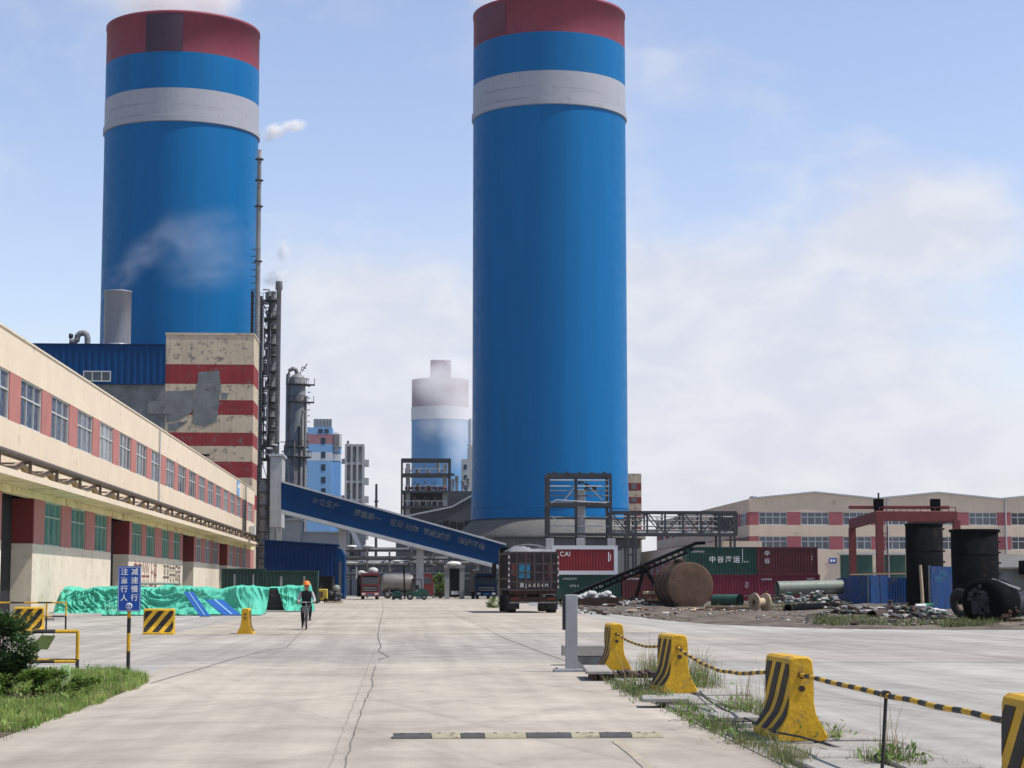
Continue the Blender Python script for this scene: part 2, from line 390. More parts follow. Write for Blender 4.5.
# ------------------------------------------------------------------ sky, sun, camera
SUN_EL, SUN_AZ = 60, 12          # azimuth: degrees from +x (right) towards the viewer
sunv = Vector((math.cos(R(SUN_EL)) * math.cos(R(SUN_AZ)), -math.cos(R(SUN_EL)) * math.sin(R(SUN_AZ)), math.sin(R(SUN_EL))))
wd = bpy.data.worlds.new('World'); S.world = wd; wd.use_nodes = True
def make_world():
    nt = wd.node_tree; N = nt.nodes; L = nt.links
    bg = N['Background']
    sky = N.new('ShaderNodeTexSky'); sky.sky_type = 'NISHITA'; sky.sun_disc = False
    sky.sun_elevation = R(SUN_EL); sky.sun_rotation = math.atan2(sunv.x, sunv.y)
    sky.air_density = 1.0; sky.dust_density = .9; sky.ozone_density = 2.0; sky.altitude = 20
    tc = N.new('ShaderNodeTexCoord')
    sep = N.new('ShaderNodeSeparateXYZ'); L.new(tc.outputs['Generated'], sep.inputs[0])
    def math_(op, a, b=None, c=None):
        m = N.new('ShaderNodeMath'); m.operation = op
        for i, x in enumerate((a, b, c)):
            if x is None: continue
            if hasattr(x, 'links'): L.new(x, m.inputs[i])
            else: m.inputs[i].default_value = x
        return m.outputs[0]
    def rng(src, a, b, c, d, smooth=False):
        r = N.new('ShaderNodeMapRange'); L.new(src, r.inputs[0])
        if smooth: r.interpolation_type = 'SMOOTHSTEP'
        for i, x in enumerate((a, b, c, d)): r.inputs[i + 1].default_value = x
        return r.outputs[0]
    z = sep.outputs['Z']
    # bright milky air low down, clear summer blue higher up
    tint = N.new('ShaderNodeMix'); tint.data_type = 'RGBA'
    L.new(rng(z, .26, .60, 0, 1, True), tint.inputs[0]); tint.inputs[6].default_value = (1.72, 1.49, 1.47, 1); tint.inputs[7].default_value = (1, 1, 1, 1)
    sc = N.new('ShaderNodeVectorMath'); sc.operation = 'MULTIPLY'
    L.new(sky.outputs[0], sc.inputs[0]); L.new(tint.outputs[2], sc.inputs[1])
    # soft cumulus banks: fractal noise on the sky directions, gathered in a few broad banks
    mp = N.new('ShaderNodeMapping'); mp.inputs['Scale'].default_value = (7.0, 7.0, 13.0); mp.inputs['Location'].default_value = (3.1, 0.4, 0.2)
    L.new(tc.outputs['Generated'], mp.inputs[0])
    n1 = N.new('ShaderNodeTexNoise'); n1.inputs['Scale'].default_value = 1.0; n1.inputs['Detail'].default_value = 6; n1.inputs['Roughness'].default_value = .5
    L.new(mp.outputs[0], n1.inputs['Vector'])
    bank = None
    x_ = sep.outputs['X']
    for (cx, cz, rx, rz, am) in ((.11, .085, .16, .115, .62), (.185, .10, .10, .07, .30), (.27, .175, .055, .028, .62), (-.09, .10, .10, .045, .30), (-.02, .15, .05, .03, .28), (-.17, .30, .08, .035, .35), (.02, .03, .5, .06, .45), (.12, .29, .10, .02, .12)):
        dx = math_('DIVIDE', math_('SUBTRACT', x_, cx), rx); dz = math_('DIVIDE', math_('SUBTRACT', z, cz), rz)
        g = math_('ADD', math_('MULTIPLY', dx, dx), math_('MULTIPLY', dz, dz))
        e = math_('MULTIPLY', math_('POWER', 2.718, math_('MULTIPLY', g, -1.0)), am)
        bank = e if bank is None else math_('ADD', bank, e)
    n2 = N.new('ShaderNodeTexNoise'); n2.inputs['Scale'].default_value = 3.2; n2.inputs['Detail'].default_value = 7; n2.inputs['Roughness'].default_value = .55; n2.inputs['Distortion'].default_value = .4
    L.new(mp.outputs[0], n2.inputs['Vector'])
    dens = math_('ADD', math_('MULTIPLY', math_('SUBTRACT', n1.outputs['Fac'], .5), 1.25), bank)
    dens = math_('ADD', math_('MULTIPLY', math_('SUBTRACT', n2.outputs['Fac'], .5), .55), dens)
    cl = rng(dens, .06, .66, 0, .88, True)
    mx = N.new('ShaderNodeMix'); mx.data_type = 'RGBA'
    L.new(cl, mx.inputs[0]); L.new(sc.outputs[0], mx.inputs[6])
    cc = N.new('ShaderNodeMix'); cc.data_type = 'RGBA'; L.new(rng(n2.outputs['Fac'], .38, .66, 0, 1, True), cc.inputs[0])
    cc.inputs[6].default_value = (5.85, 5.98, 6.75, 1); cc.inputs[7].default_value = (6.6, 6.7, 7.15, 1); L.new(cc.outputs[2], mx.inputs[7])
    L.new(mx.outputs[2], bg.inputs[0]); bg.inputs[1].default_value = .10
make_world()
sd = bpy.data.lights.new('sun', 'SUN'); sd.energy = 4.0; sd.angle = R(.53); sd.color = (1, .955, .88)
so = bpy.data.objects.new('sun', sd); COL.objects.link(so); so.rotation_euler = sunv.to_track_quat('Z', 'Y').to_euler(); so.location = (200, -50, 300)

cam = bpy.data.cameras.new('camera'); co = bpy.data.objects.new('camera', cam); COL.objects.link(co)
cam.sensor_width = 36; cam.lens = F_PX / 1024 * 36; cam.clip_end = 6000; cam.clip_start = .1
co.location = (0, 0, EYE)
co.rotation_euler = Matrix((cR, cU, -cF)).transposed().to_euler()
S.camera = co
S.view_settings.view_transform = 'Standard'; S.view_settings.look = 'None'; S.view_settings.exposure = .30; S.view_settings.gamma = 1
S.render.engine = 'CYCLES'
S.cycles.use_denoising = True
S.cycles.max_bounces = 10; S.cycles.volume_bounces = 8; S.cycles.transparent_max_bounces = 8
S.cycles.volume_max_steps = 128
S.cycles.sample_clamp_indirect = 8

# ------------------------------------------------------------------ ground
def groundmat(name, col, var=.12, blot=.15, streak=.10, grit=.08, bump=.12, second=None, amt=.5, slab=False):
    m = bpy.data.materials.new(name); m.use_nodes = True
    nt = m.node_tree; N = nt.nodes; L = nt.links; bs = N['Principled BSDF']
    tc = N.new('ShaderNodeTexCoord')
    def nz(scale, det=6, sx=1, sy=1, rgh=.6, loc=0):
        mp = N.new('ShaderNodeMapping'); mp.inputs['Scale'].default_value = (sx, sy, 1); mp.inputs['Location'].default_value = (loc, loc * .7, 0)
        L.new(tc.outputs['Object'], mp.inputs[0])
        n = N.new('ShaderNodeTexNoise'); n.inputs['Scale'].default_value = scale; n.inputs['Detail'].default_value = det; n.inputs['Roughness'].default_value = rgh
        L.new(mp.outputs[0], n.inputs['Vector']); return n.outputs['Fac']
    def rng(src, a, b, c, d):
        r = N.new('ShaderNodeMapRange'); L.new(src, r.inputs[0])
        for i, x in enumerate((a, b, c, d)): r.inputs[i + 1].default_value = x
        return r.outputs[0]
    def mul(a, b):
        x = N.new('ShaderNodeMath'); x.operation = 'MULTIPLY'; L.new(a, x.inputs[0]); L.new(b, x.inputs[1]); return x.outputs[0]
    f = mul(rng(nz(.12, 6), .3, .7, 1 - var, 1 + var), rng(nz(.9, 7, rgh=.65, loc=9), .3, .7, 1 - blot, 1 + blot))
    f = mul(f, rng(nz(1.0, 5, 1.6, .05, loc=4), .35, .7, 1 + streak * .6, 1 - streak))
    f = mul(f, rng(nz(1.0, 5, .05, .7, loc=14), .35, .7, 1 + streak * .25, 1 - streak * .35))
    f = mul(f, rng(nz(30, 4, rgh=.7), .25, .75, 1 - grit, 1 + grit))
    f = mul(f, rng(nz(2.5, 9, rgh=.75, loc=21), .62, .72, 1, .78))       # small dark spots
    f = mul(f, rng(nz(.28, 7, rgh=.62, loc=47), .58, .72, 1, .84))      # old oil and mud stains
    f = mul(f, rng(nz(.6, 7, rgh=.62, loc=57), .60, .72, 1, 1.10))      # bleached patches
    # rubber tracks: two sets of long narrow streaks at slightly different headings
    for ang, lo, sxx in ((-14, 71, 2.4), (24, 83, 1.8)):
        mp = N.new('ShaderNodeMapping'); mp.inputs['Rotation'].default_value = (0, 0, R(ang)); mp.inputs['Location'].default_value = (lo, lo * .3, 0)
        L.new(tc.outputs['Object'], mp.inputs[0])
        m2 = N.new('ShaderNodeMapping'); m2.inputs['Scale'].default_value = (sxx, .035, 1); L.new(mp.outputs[0], m2.inputs[0])
        n = N.new('ShaderNodeTexNoise'); n.inputs['Scale'].default_value = 1; n.inputs['Detail'].default_value = 4; L.new(m2.outputs[0], n.inputs['Vector'])
        f = mul(f, rng(n.outputs['Fac'], .56, .68, 1, 1 - streak * .75))
    if slab:
        # cast bays: each a slightly different batch, with dirt-filled joints
        bk = N.new('ShaderNodeTexBrick'); bk.offset = 0; bk.inputs['Scale'].default_value = 1; bk.inputs['Brick Width'].default_value = 4.6; bk.inputs['Row Height'].default_value = 6.2
        bk.inputs['Mortar Size'].default_value = .012; bk.inputs['Mortar Smooth'].default_value = .4; bk.inputs['Color1'].default_value = (.94, .94, .94, 1); bk.inputs['Color2'].default_value = (1.05, 1.05, 1.05, 1); bk.inputs['Mortar'].default_value = (.74, .74, .74, 1)
        wv = N.new('ShaderNodeTexNoise'); wv.inputs['Scale'].default_value = 1.4; wv.inputs['Detail'].default_value = 5; L.new(tc.outputs['Object'], wv.inputs['Vector'])
        w2 = N.new('ShaderNodeVectorMath'); w2.operation = 'MULTIPLY_ADD'; L.new(wv.outputs['Color'], w2.inputs[0]); w2.inputs[1].default_value = (.10, .10, 0)
        off = N.new('ShaderNodeVectorMath'); off.operation = 'ADD'; off.inputs[1].default_value = (.57, 1.3, 0); L.new(tc.outputs['Object'], off.inputs[0]); L.new(off.outputs[0], w2.inputs[2]); L.new(w2.outputs[0], bk.inputs['Vector'])
        bw = N.new('ShaderNodeRGBToBW'); L.new(bk.outputs['Color'], bw.inputs[0]); f = mul(f, bw.outputs[0])
    b = N.new('ShaderNodeVectorMath'); b.operation = 'SCALE'; b.inputs[0].default_value = col; L.new(f, b.inputs['Scale'])
    out = b.outputs[0]
    if second:
        mx = N.new('ShaderNodeMix'); mx.data_type = 'RGBA'; L.new(rng(nz(.35, 8, rgh=.7, loc=33), .60 - .2 * amt, .70 - .12 * amt, 0, 1), mx.inputs[0])
        L.new(out, mx.inputs[6]); mx.inputs[7].default_value = (*second, 1); out = mx.outputs[2]
    L.new(out, bs.inputs['Base Color']); bs.inputs['Roughness'].default_value = .88; bs.inputs['Specular IOR Level'].default_value = .25
    bp = N.new('ShaderNodeBump'); bp.inputs['Strength'].default_value = bump; bp.inputs['Distance'].default_value = .02
    L.new(nz(18, 8, rgh=.7), bp.inputs['Height']); L.new(bp.outputs[0], bs.inputs['Normal'])
    return m
g_base = groundmat('works_ground', (.21, .20, .18))
g_road = groundmat('road_concrete', (.395, .350, .298), .17, .14, .16, slab=True)
g_cross = groundmat('cross_road_concrete', (.340, .311, .278), .18, .15, .20, slab=True)
g_far = groundmat('far_road_concrete', (.390, .347, .294), .17, .14, .14, slab=True)
g_yard = groundmat('yard_concrete', (.360, .345, .318), .17, .14, .22, slab=True)
g_dirt = groundmat('dirt', (.165, .135, .108), .30, .40, .0, .35, 1.0, second=(.075, .055, .045), amt=.85)

def rect(x0, x1, y0, y1): return [(x0, y0), (x1, y0), (x1, y1), (x0, y1)]
struct('ground', MB().sheet(rect(-1600, 1600, -200, 1700), -.012), g_base)
struct('yard_pavement', MB().sheet(rect(-60, 4.2, -30, 400), -.008), g_yard)
struct('yard_pavement', MB().sheet(rect(4.2, 140, -30, 240), -.008), g_yard)
struct('road', MB().sheet([(-4.1, -20), (3.3, -20), (3.55, 40.5), (-4.6, 40.5)], -.004), g_road)
struct('cross_road', MB().sheet([(-19, 40.5), (24, 40.5), (24, 66), (-19, 64)], -.004), g_cross)
struct('road', MB().sheet([(-7.5, 64), (9, 66), (13, 240), (-7, 240)], 0), g_far)
# rubble-strewn earth of the scrap yard, with an uneven front edge
front = [(556, 604), (575, 608), (600, 612.5), (630, 616), (668, 620.5), (712, 624), (760, 626), (815, 628), (870, 629), (930, 629.5), (1000, 629.5), (1100, 629.5), (1200, 629)]
fp = []
for i in range(len(front) - 1):
    for k in range(8):
        t = k / 8; px = front[i][0] * (1 - t) + front[i + 1][0] * t; py = front[i][1] * (1 - t) + front[i + 1][1] * t
        fp.append(G(px, py + .5 * noise.noise(Vector((px * .13, 0, 0))) + .3 * noise.noise(Vector((px * .5, 3, 0)))))
def dirt_patch():
    mb = MB(); n = 14; rows = []
    for (x, y) in fp:
        yb = 205.; xb = x * (yb / y)
        row = []
        for k in range(n):
            t = (k / (n - 1)) ** 1.5
            p = Vector((x + (xb - x) * t, y + (yb - y) * t, 0))
            h = .004 + (min(1, k / 2) * (.10 + .12 * noise.noise(p * .35) + .06 * noise.noise(p * 1.3)))
            row.append((p.x, p.y, max(.004, h)))
        rows.append(row)
    vs = [p for r in rows for p in r]
    fs = [(i * n + k, (i + 1) * n + k, (i + 1) * n + k + 1, i * n + k + 1) for i in range(len(rows) - 1) for k in range(n - 1)]
    mb.add(vs, fs, True); return mb
struct('dirt', dirt_patch(), g_dirt)

def strip(pts, w, z, wob=.3, seed=0):
    """thin irregular ribbon through ground points"""
    P = []
    for i in range(len(pts) - 1):
        a = Vector(pts[i]); b = Vector(pts[i + 1]); n = max(2, int((b - a).length / .35))
        n = min(n, 60)
        for k in range(n):
            P.append(a.lerp(b, k / n))
    P.append(Vector(pts[-1])); mb = MB(); vs = []
    for i, p in enumerate(P):
        d = (P[min(i + 1, len(P) - 1)] - P[max(0, i - 1)]).normalized(); s = Vector((-d.y, d.x))
        q = p + s * (wob * w * 3 * noise.noise(Vector((i * .45, seed, 0))))
        ww = w * (.65 + .7 * abs(noise.noise(Vector((i * .3, seed + 5, 0)))))
        vs += [(q.x - s.x * ww, q.y - s.y * ww, z), (q.x + s.x * ww, q.y + s.y * ww, z)]
    mb.add(vs, [(2 * i, 2 * i + 1, 2 * i + 3, 2 * i + 2) for i in range(len(P) - 1)])
    return mb
cr = [
    ([(343, 790), (345, 768), (352, 740), (362, 710), (365.5, 700), (373, 685), (372, 677), (376, 665.5)], .014, 1.0),
    ([(379, 659.6), (389, 656.6), (378, 651), (381, 647), (378, 636), (380, 622), (383, 611.7), (382.7, 600)], .030, .5),
    ([(150, 683.5), (183.6, 673.7), (230, 660), (260, 651.8), (287, 647), (297, 636), (318, 618), (332, 606)], .02, .6),
    ([(275.6, 666.4), (353.8, 665.4), (376, 664.6)], .035, .4),
    ([(198, 668), (236, 666), (290, 665.6)], .03, .4),
    ([(385, 647), (460, 646), (541, 650)], .03, .3),
    ([(439, 606), (454.7, 614.5), (478, 625), (504, 638), (541, 652), (566, 661)], .02, .6),
    ([(240, 694), (300, 695), (364, 694.5)], .010, .4),
    ([(378, 634), (400, 632.5)], .02, .4),
    ([(680, 700), (860, 694), (1024, 692)], .012, .3),
    ([(740, 735), (880, 737), (1060, 738)], .010, .3),
    ([(600, 634), (700, 636), (900, 640), (1060, 641)], .03, .3),
]
for i, (pts, w, wob) in enumerate(cr):
    struct('pavement_crack', strip([G(*p) for p in pts], w * .72, .004, wob, i * 7.3), MAT['crack'])
# worn yellow line on both sides of the road
for pts in ([(616, 741), (634, 754), (655, 775)],):
    struct('road_marking', strip([G(*p) for p in pts], .07, .003, .1, 3), MAT['paintline'])

# kerb strip of loose slabs between road and yard
def kerb_strip():
    mb = MB(); y = 12.0
    rnd = random.Random(3)
    while y < 35.5:
        l = rnd.uniform(.9, 1.3)
        for k in range(2):
            x0 = 3.55 + k * .72 + rnd.uniform(-.05, .05) - (.0 if y > 15 else .1)
            if rnd.random() < .12: continue
            z = rnd.uniform(.025, .07); t = rnd.uniform(-.012, .012)
            mb.T = Matrix.Translation((x0, y, z)) @ Matrix.Rotation(rnd.uniform(-.03, .03), 4, 'Z') @ Matrix.Rotation(t, 4, 'X')
            mb.cbox(0, .69, 0, l - .03, -.08, 0, .012)
        y += l
    mb.T = Matrix.Identity(4)
    return mb
struct('pavement', kerb_strip(), MAT['slab'])
struct('soil', MB().sheet([(3.38, 8), (5.15, 8), (5.1, 37), (3.5, 37)], .004), MAT['soil'] if False else groundmat('kerb_soil', (.26, .235, .20), .2, .25, 0, .2, .5, second=(.33, .31, .28), amt=.8))
struct('soil', MB().sheet([(-14, 12), (-4.25, 12), (-4.18, 22), (-4.12, 30), (-4.5, 33), (-5.4, 35.5), (-8, 36.6), (-14, 37)], .004), groundmat('verge_soil', (.13, .105, .07), .2, .3, 0, .2, .6))

# ------------------------------------------------------------------ air
hz = MB().box(-1650, 1650, -250, 1750, -1.0, 112)
hzo = hz.build('haze', None or bpy.data.materials.new('haze_air')); hzo['kind'] = 'stuff'; hzo['label'] = 'thin pale haze in the air over the works'
def volmat(m, dens, col=(.86, .90, .96), aniso=.25):
    m.use_nodes = True; nt = m.node_tree
    nt.nodes.remove(nt.nodes['Principled BSDF'])
    v = nt.nodes.new('ShaderNodeVolumePrincipled'); v.inputs['Density'].default_value = dens; v.inputs['Color'].default_value = (*col, 1); v.inputs['Anisotropy'].default_value = aniso
    nt.links.new(v.outputs[0], nt.nodes['Material Output'].inputs['Volume'])
volmat(hzo.active_material, .000045)
M = MAT
# ------------------------------------------------------------------ the two great towers
def tower(name, label, px, Y, apex, z_low):
    """apex: image rows of cap top, red/blue edge, white top, white lip, white bottom along the near face"""
    r = 11.95
    X, _ = W(px, 400, Y)
    t = thing(name, label, 'tower', (X, Y, 0), 0, 'blue cylinder towers with red cap and white ring')
    yn = Y - r
    zt, zr, zw1, zl, zw0 = [W(px, a, yn)[1] for a in apex]
    p = lambda nm, prof, m, **k: MB().lathe(prof, 288, **k).build(nm, m, t)
    body = p('shaft', [(r + .25, z_low), (r + .05, z_low + 8), (r, zw0)], M['towerblue'], cap=(False, False))
    p('white_ring', [(r + .045, zl), (r + .045, zw1)], M['towerwhite'], cap=(False, False))
    p('ring_lip', [(r + .24, zw0 + .1), (r + .24, zl - .1)], M['towerwhite'], cap=(False, False))
    p('lip_ledge', [(r + .04, zw0), (r + .24, zw0 + .098)], M['towerwhite'], cap=(False, False)); p('lip_ledge', [(r + .24, zl - .098), (r + .046, zl)], M['cement'], cap=(False, False))
    p('blue_ring', [(r, zw1), (r, zr)], M['towerblue'], cap=(False, False))
    p('red_cap', [(r - .02, zr), (r - .02, zt - .5), (r + .08, zt - .45), (r + .08, zt), (r - .8, zt), (r - .8, zt - 3)], M['towerred'], cap=(False, True))
    # hairline cracks round the ring, soot patches on the cap
    rnd = random.Random(int(px))
    def arc(a0, a1, z0, wob, th, seed):
        mb = MB(); n = 60; vs = []
        for i in range(n + 1):
            a = R(a0 + (a1 - a0) * i / n); z = z0 + wob * noise.noise(Vector((i * .13, seed, 0))); h = th * (.3 + 1.2 * abs(noise.noise(Vector((i * .31, seed, 3)))))
            for q in (-h, h): vs.append(((r + .16) * math.cos(a), (r + .16) * math.sin(a), z + q))
        mb.add(vs, [(2 * i, 2 * i + 2, 2 * i + 3, 2 * i + 1) for i in range(n)], True); return mb
    zc = zw0 + (zw1 - zw0) * .55
    hm = mat('hairline_crack_paint', (.25, .25, .27), .8, .2, 1)  # grey colour of the cracks in the ring
    arc(-150, -104, zc, .22, .05, 1).build('hairline_crack', hm, t); arc(-92, -52, zc - .3, .25, .04, 7).build('hairline_crack', hm, t)
    def patch(a0, a1, z0, z1, m):
        mb = MB(); n = 24; vs = []
        for i in range(n + 1):
            a = R(a0 + (a1 - a0) * i / n); e = .4 * noise.noise(Vector((i * .2, px, 0)))
            for z in (z0 + e * .4, z1): vs.append(((r + .05) * math.cos(a), (r + .05) * math.sin(a), z))
        mb.add(vs, [(2 * i, 2 * i + 2, 2 * i + 3, 2 * i + 1) for i in range(n)], True); mb.build('soot_patch', m, t)
    if px < 300: patch(-112, -84, zr + .05, zt - .5, mat('sooty_red_paint', (.060, .030, .055), .7, .12, .2))
    else: patch(-165, -128, zr + .3, zt - .5, mat('weathered_red_paint', (.13, .04, .06), .7, .12, .2))
    return t, X, r, zt
tl, TLX, TR, TLZ = tower('prilling_tower', 'huge blue tower left of the road, behind the red and cream striped building', 177.3, 304, (10, 51, 87.5, 114, 121), 0)
tr, TRX, _, TRZ = tower('prilling_tower', 'huge blue tower in the middle, rising behind the dump truck and the containers', 549.8, 300, (-6, 31, 70, 97, 104), 11.5)
# weld line and soot marks
MB().lathe([(TR + .20, 13.1), (TR + .30, 13.14), (TR + .30, 13.2), (TR + .19, 13.24)], 96, cap=(False, False)).build('weld_ring', M['towerblue'], tr)
MB().lathe([(14.7, 8.6), (14.7, 8.95), (11.9, 11.5)], 72, cap=(False, False)).build('skirt_roof', M['skirtroof'], tr)
def skirt():
    mb = MB(); n = 168; vs = []
    for i in range(n):
        a = 2 * math.pi * i / n; r = 13.9 if i % 4 < 2 else 13.78
        vs.append((r * math.cos(a), r * math.sin(a)))
    mb.add([(x, y, 0) for x, y in vs] + [(x, y, 8.7) for x, y in vs], [(i, (i + 1) % n, (i + 1) % n + n, i + n) for i in range(n)])
    return mb
skirt().build('skirt_wall', M['skirt'], tr)

# ------------------------------------------------------------------ windows
wr = random.Random(77)
def window(root, T, w, h, cols, transom, frame, pane, depth=.12, th=.07, name='window'):
    if pane is M['pane']: pane = M[wr.choice(('pane', 'pane', 'pane', 'pane2', 'pane3'))]
    mb = MB(); mb.T = T
    mb.box(0, w, -depth * .5, depth * .5, 0, th); mb.box(0, w, -depth * .5, depth * .5, h - th, h)
    mb.box(0, th, -depth * .5, depth * .5, th, h - th); mb.box(w - th, w, -depth * .5, depth * .5, th, h - th)
    for c in range(1, cols):
        x = w * c / cols; mb.box(x - th * .45, x + th * .45, -depth * .4, depth * .4, th, h - th)
    if transom:
        z = h * transom
        for c in range(cols):
            a = w * c / cols + th * .5; b = w * (c + 1) / cols - th * .5
            mb.box(a, b, -depth * .45, depth * .45, z - th * .5, z + th * .5)
    f = mb.build(name, frame, root, True)
    g = MB(); g.T = T; g.box(.01, w - .01, depth * .1, depth * .2, .01, h - .01)
    b = g.build('pane', pane, None)
    o = root.location
    for v in b.data.vertices: v.co = (v.co.x - o.x, v.co.y - o.y, v.co.z - o.z)
    b.parent = f
    return f

# ------------------------------------------------------------------ long workshop on the left
def left_building():
    X = -19.0; y0, y1 = 62.0, 256.0
    t = thing('workshop_building', 'long two storey cream workshop with red window bands along the left side', 'building', (X, y0, 0))
    B = lambda nm, m, boxes: (lambda mb: ([mb.box(*b) for b in boxes], mb.build(nm, m, t, True))[1])(MB())
    B('core', M['dark'], [(X - 17, X - 1.15, y0 + .5, y1 - .5, 0, 13.3)])
    B('roof', M['roofgrey'], [(X - 17, X - .35, y0 + .3, y1 - .3, 13.3, 13.45)])
    B('parapet', M['cream'], [(X - .35, X, y0, 153.95, 11.94, 13.85), (X - .35, X, 154.05, y1, 11.94, 13.85), (X - 17, X - .36, y1 - .35, y1, 0, 13.6)])
    B('coping', M['creamlow'], [(X - .40, X + .06, y0, y1, 13.852, 13.95)])
    B('spandrel', M['cream'], [(X - .35, X, y0, 153.95, 6.62, 9.57), (X - .35, X, 154.05, y1, 6.62, 9.57)])
    ups = [98.5 + 8.62 * k for k in range(-4, 7)] + [159.7 + 8.62 * k for k in range(0, 11)]
    ww = 5.75
    edges = [y0] + [e for s in ups for e in (s, s + ww)] + [y1]
    for i in range(0, len(edges), 2):
        B('pilaster', M['redwall'], [(X - .35, X - .01, edges[i], edges[i + 1], 9.572, 11.938)])
    for s in ups:
        window(t, face_x(X - .13, s, 9.572), ww, 2.36, 3, .62, M['frame'], M['pane'])
    # lower storey
    rec = [(94.5, 102.8), (130, 138.8), (172.7, 182), (207.5, 217)]
    lows = [71.5, 80.5, 88.8, 105.9, 114.4, 123.2, 140.2, 148.0, 157.6, 165.6, 183.9, 192.4, 200.6, 219.4, 228.4, 237.4]
    lw = 5.15
    spans = []
    a = y0
    for r0, r1 in rec: spans.append((a, r0)); a = r1
    spans.append((a, y1))
    for s0, s1 in spans:
        B('dado_wall', M['creamlow'], [(X - .35, X, s0, s1, 0, 3.72)])
        es = [s0] + [e for s in lows if s0 < s < s1 for e in (s, s + lw)] + [s1]
        for i in range(0, len(es), 2):
            B('pilaster', M['redwall'], [(X - .35, X - .01, es[i], es[i + 1], 3.722, 6.07)])
    for s in lows:
        gp = 100 < s < 172
        window(t, face_x(X - .13, s, 3.722), lw, 2.34, 3, .66, M['paleframe'] if gp else M['frame'], M['greenpane'] if gp else M['pane'])
    B('lintel', M['soffit'], [(X - .36, X + .02, y0, y1, 6.072, 6.45)])
    for r0, r1 in rec:      # porch recess: reveal wall, and a door painted near-black as the shade of the opening
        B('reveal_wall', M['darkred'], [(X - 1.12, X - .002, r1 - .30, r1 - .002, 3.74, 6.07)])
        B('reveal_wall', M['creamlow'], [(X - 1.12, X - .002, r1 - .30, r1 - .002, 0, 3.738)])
        B('door', M['dark'], [(X - 1.15, X - 1.08, r0 + .05, r1 - .35, 0, 6.0)])
    # canopy, pipe on brackets, sagging lagged cables
    B('canopy', M['soffit'], [(X + .021, X + 1.70, y0, y1 - 6, 6.46, 6.58)])
    B('canopy_edge', M['cream'], [(X + 1.701, X + 1.80, y0, y1 - 6, 6.42, 6.72)])
    mb = MB(); n = 24
    mb.tube([(X + 1.6, y0 + (y1 - 6 - y0) * k / n, 7.50) for k in range(n + 1)], .13, 8)
    mb.build('service_pipe', M['brownsteel'], t, True)
    mb = MB(); mb.tube([(X + 1.35, y0 + (y1 - 6 - y0) * k / n, 7.42) for k in range(n + 1)], .09, 8)
    mb.build('service_pipe', M['brownsteel'], t, True)
    y = 71.3; k = 0; ys = []
    while y < y1 - 8: ys.append(y); y += 7.2
    for y in ys:
        mb = MB(); mb.box(X + 1.5, X + 1.66, y - .06, y + .06, 6.581, 7.38); mb.box(X + .001, X + 1.7, y - .07, y + .07, 7.25, 7.34)
        mb.build('bracket', M['brownsteel'], t, True)
    mb = MB()
    for a, b in zip(ys, ys[1:]):
        sg = random.uniform(.35, .62)
        mb.tube([(X + 1.2, a + (b - a) * q / 10, 7.3 - sg * 4 * (q / 10) * (1 - q / 10)) for q in range(11)], .12, 6)
        sg = random.uniform(.25, .5)
        mb.tube([(X + 1.0, a + (b - a) * q / 10, 7.28 - sg * 4 * (q / 10) * (1 - q / 10)) for q in range(11)], .09, 6)
    mb.build('sagging_cable', M['net'], t, True)
    # downpipe, air conditioner, wall foot kerb
    mb = MB(); mb.tube([(X + .14, 240, 13.7), (X + .14, 240, .1)], .09, 8); mb.tube([(X + .14, 154, 13.7), (X + .14, 154, 6.8)], .07, 8)
    mb.build('downpipe', M['trim'], t, True)
    mb = MB(); mb.cbox(X + .05, X + .75, 247.2, 249.0, 7.6, 9.0, .04); ac = mb.build('air_conditioner', M['frame'], t, True)
    B('plinth', M['kerb'], [(X, X + 3.4, 90, 104, -.01, .13), (X, X + .5, 104, 172, -.01, .14)])
    # slogans, one character a panel
    for txt, ya, yb, m in (('高高兴兴上班', 138.9 + 2.2, 154.6, M['brownslogan']), ('平平安安回家', 158.6, 171.2, M['olivesl'])):
        for i, c in enumerate(txt):
            yy = ya + (yb - ya) * (i + .5) / 6
            text(c, 2.1, m, t, (.004, yy - y0, 2.2), (R(90), 0, R(90)), 1.0, .012, bold=.012)
    return t
LB = left_building()
# blue and white notice above the roof edge near the far corner
nt_ = thing('notice_board', 'small pale blue notice board fixed near the far top corner of the workshop', 'notice', (-18.97, 228, 12.0))
MB().box(0, .06, 0, 3.2, 0, 1.7).build('panel', M['paleblue'], nt_)
MB().box(.061, .07, .5, 2.7, .9, 1.3).build('white_strip', M['white'], nt_)

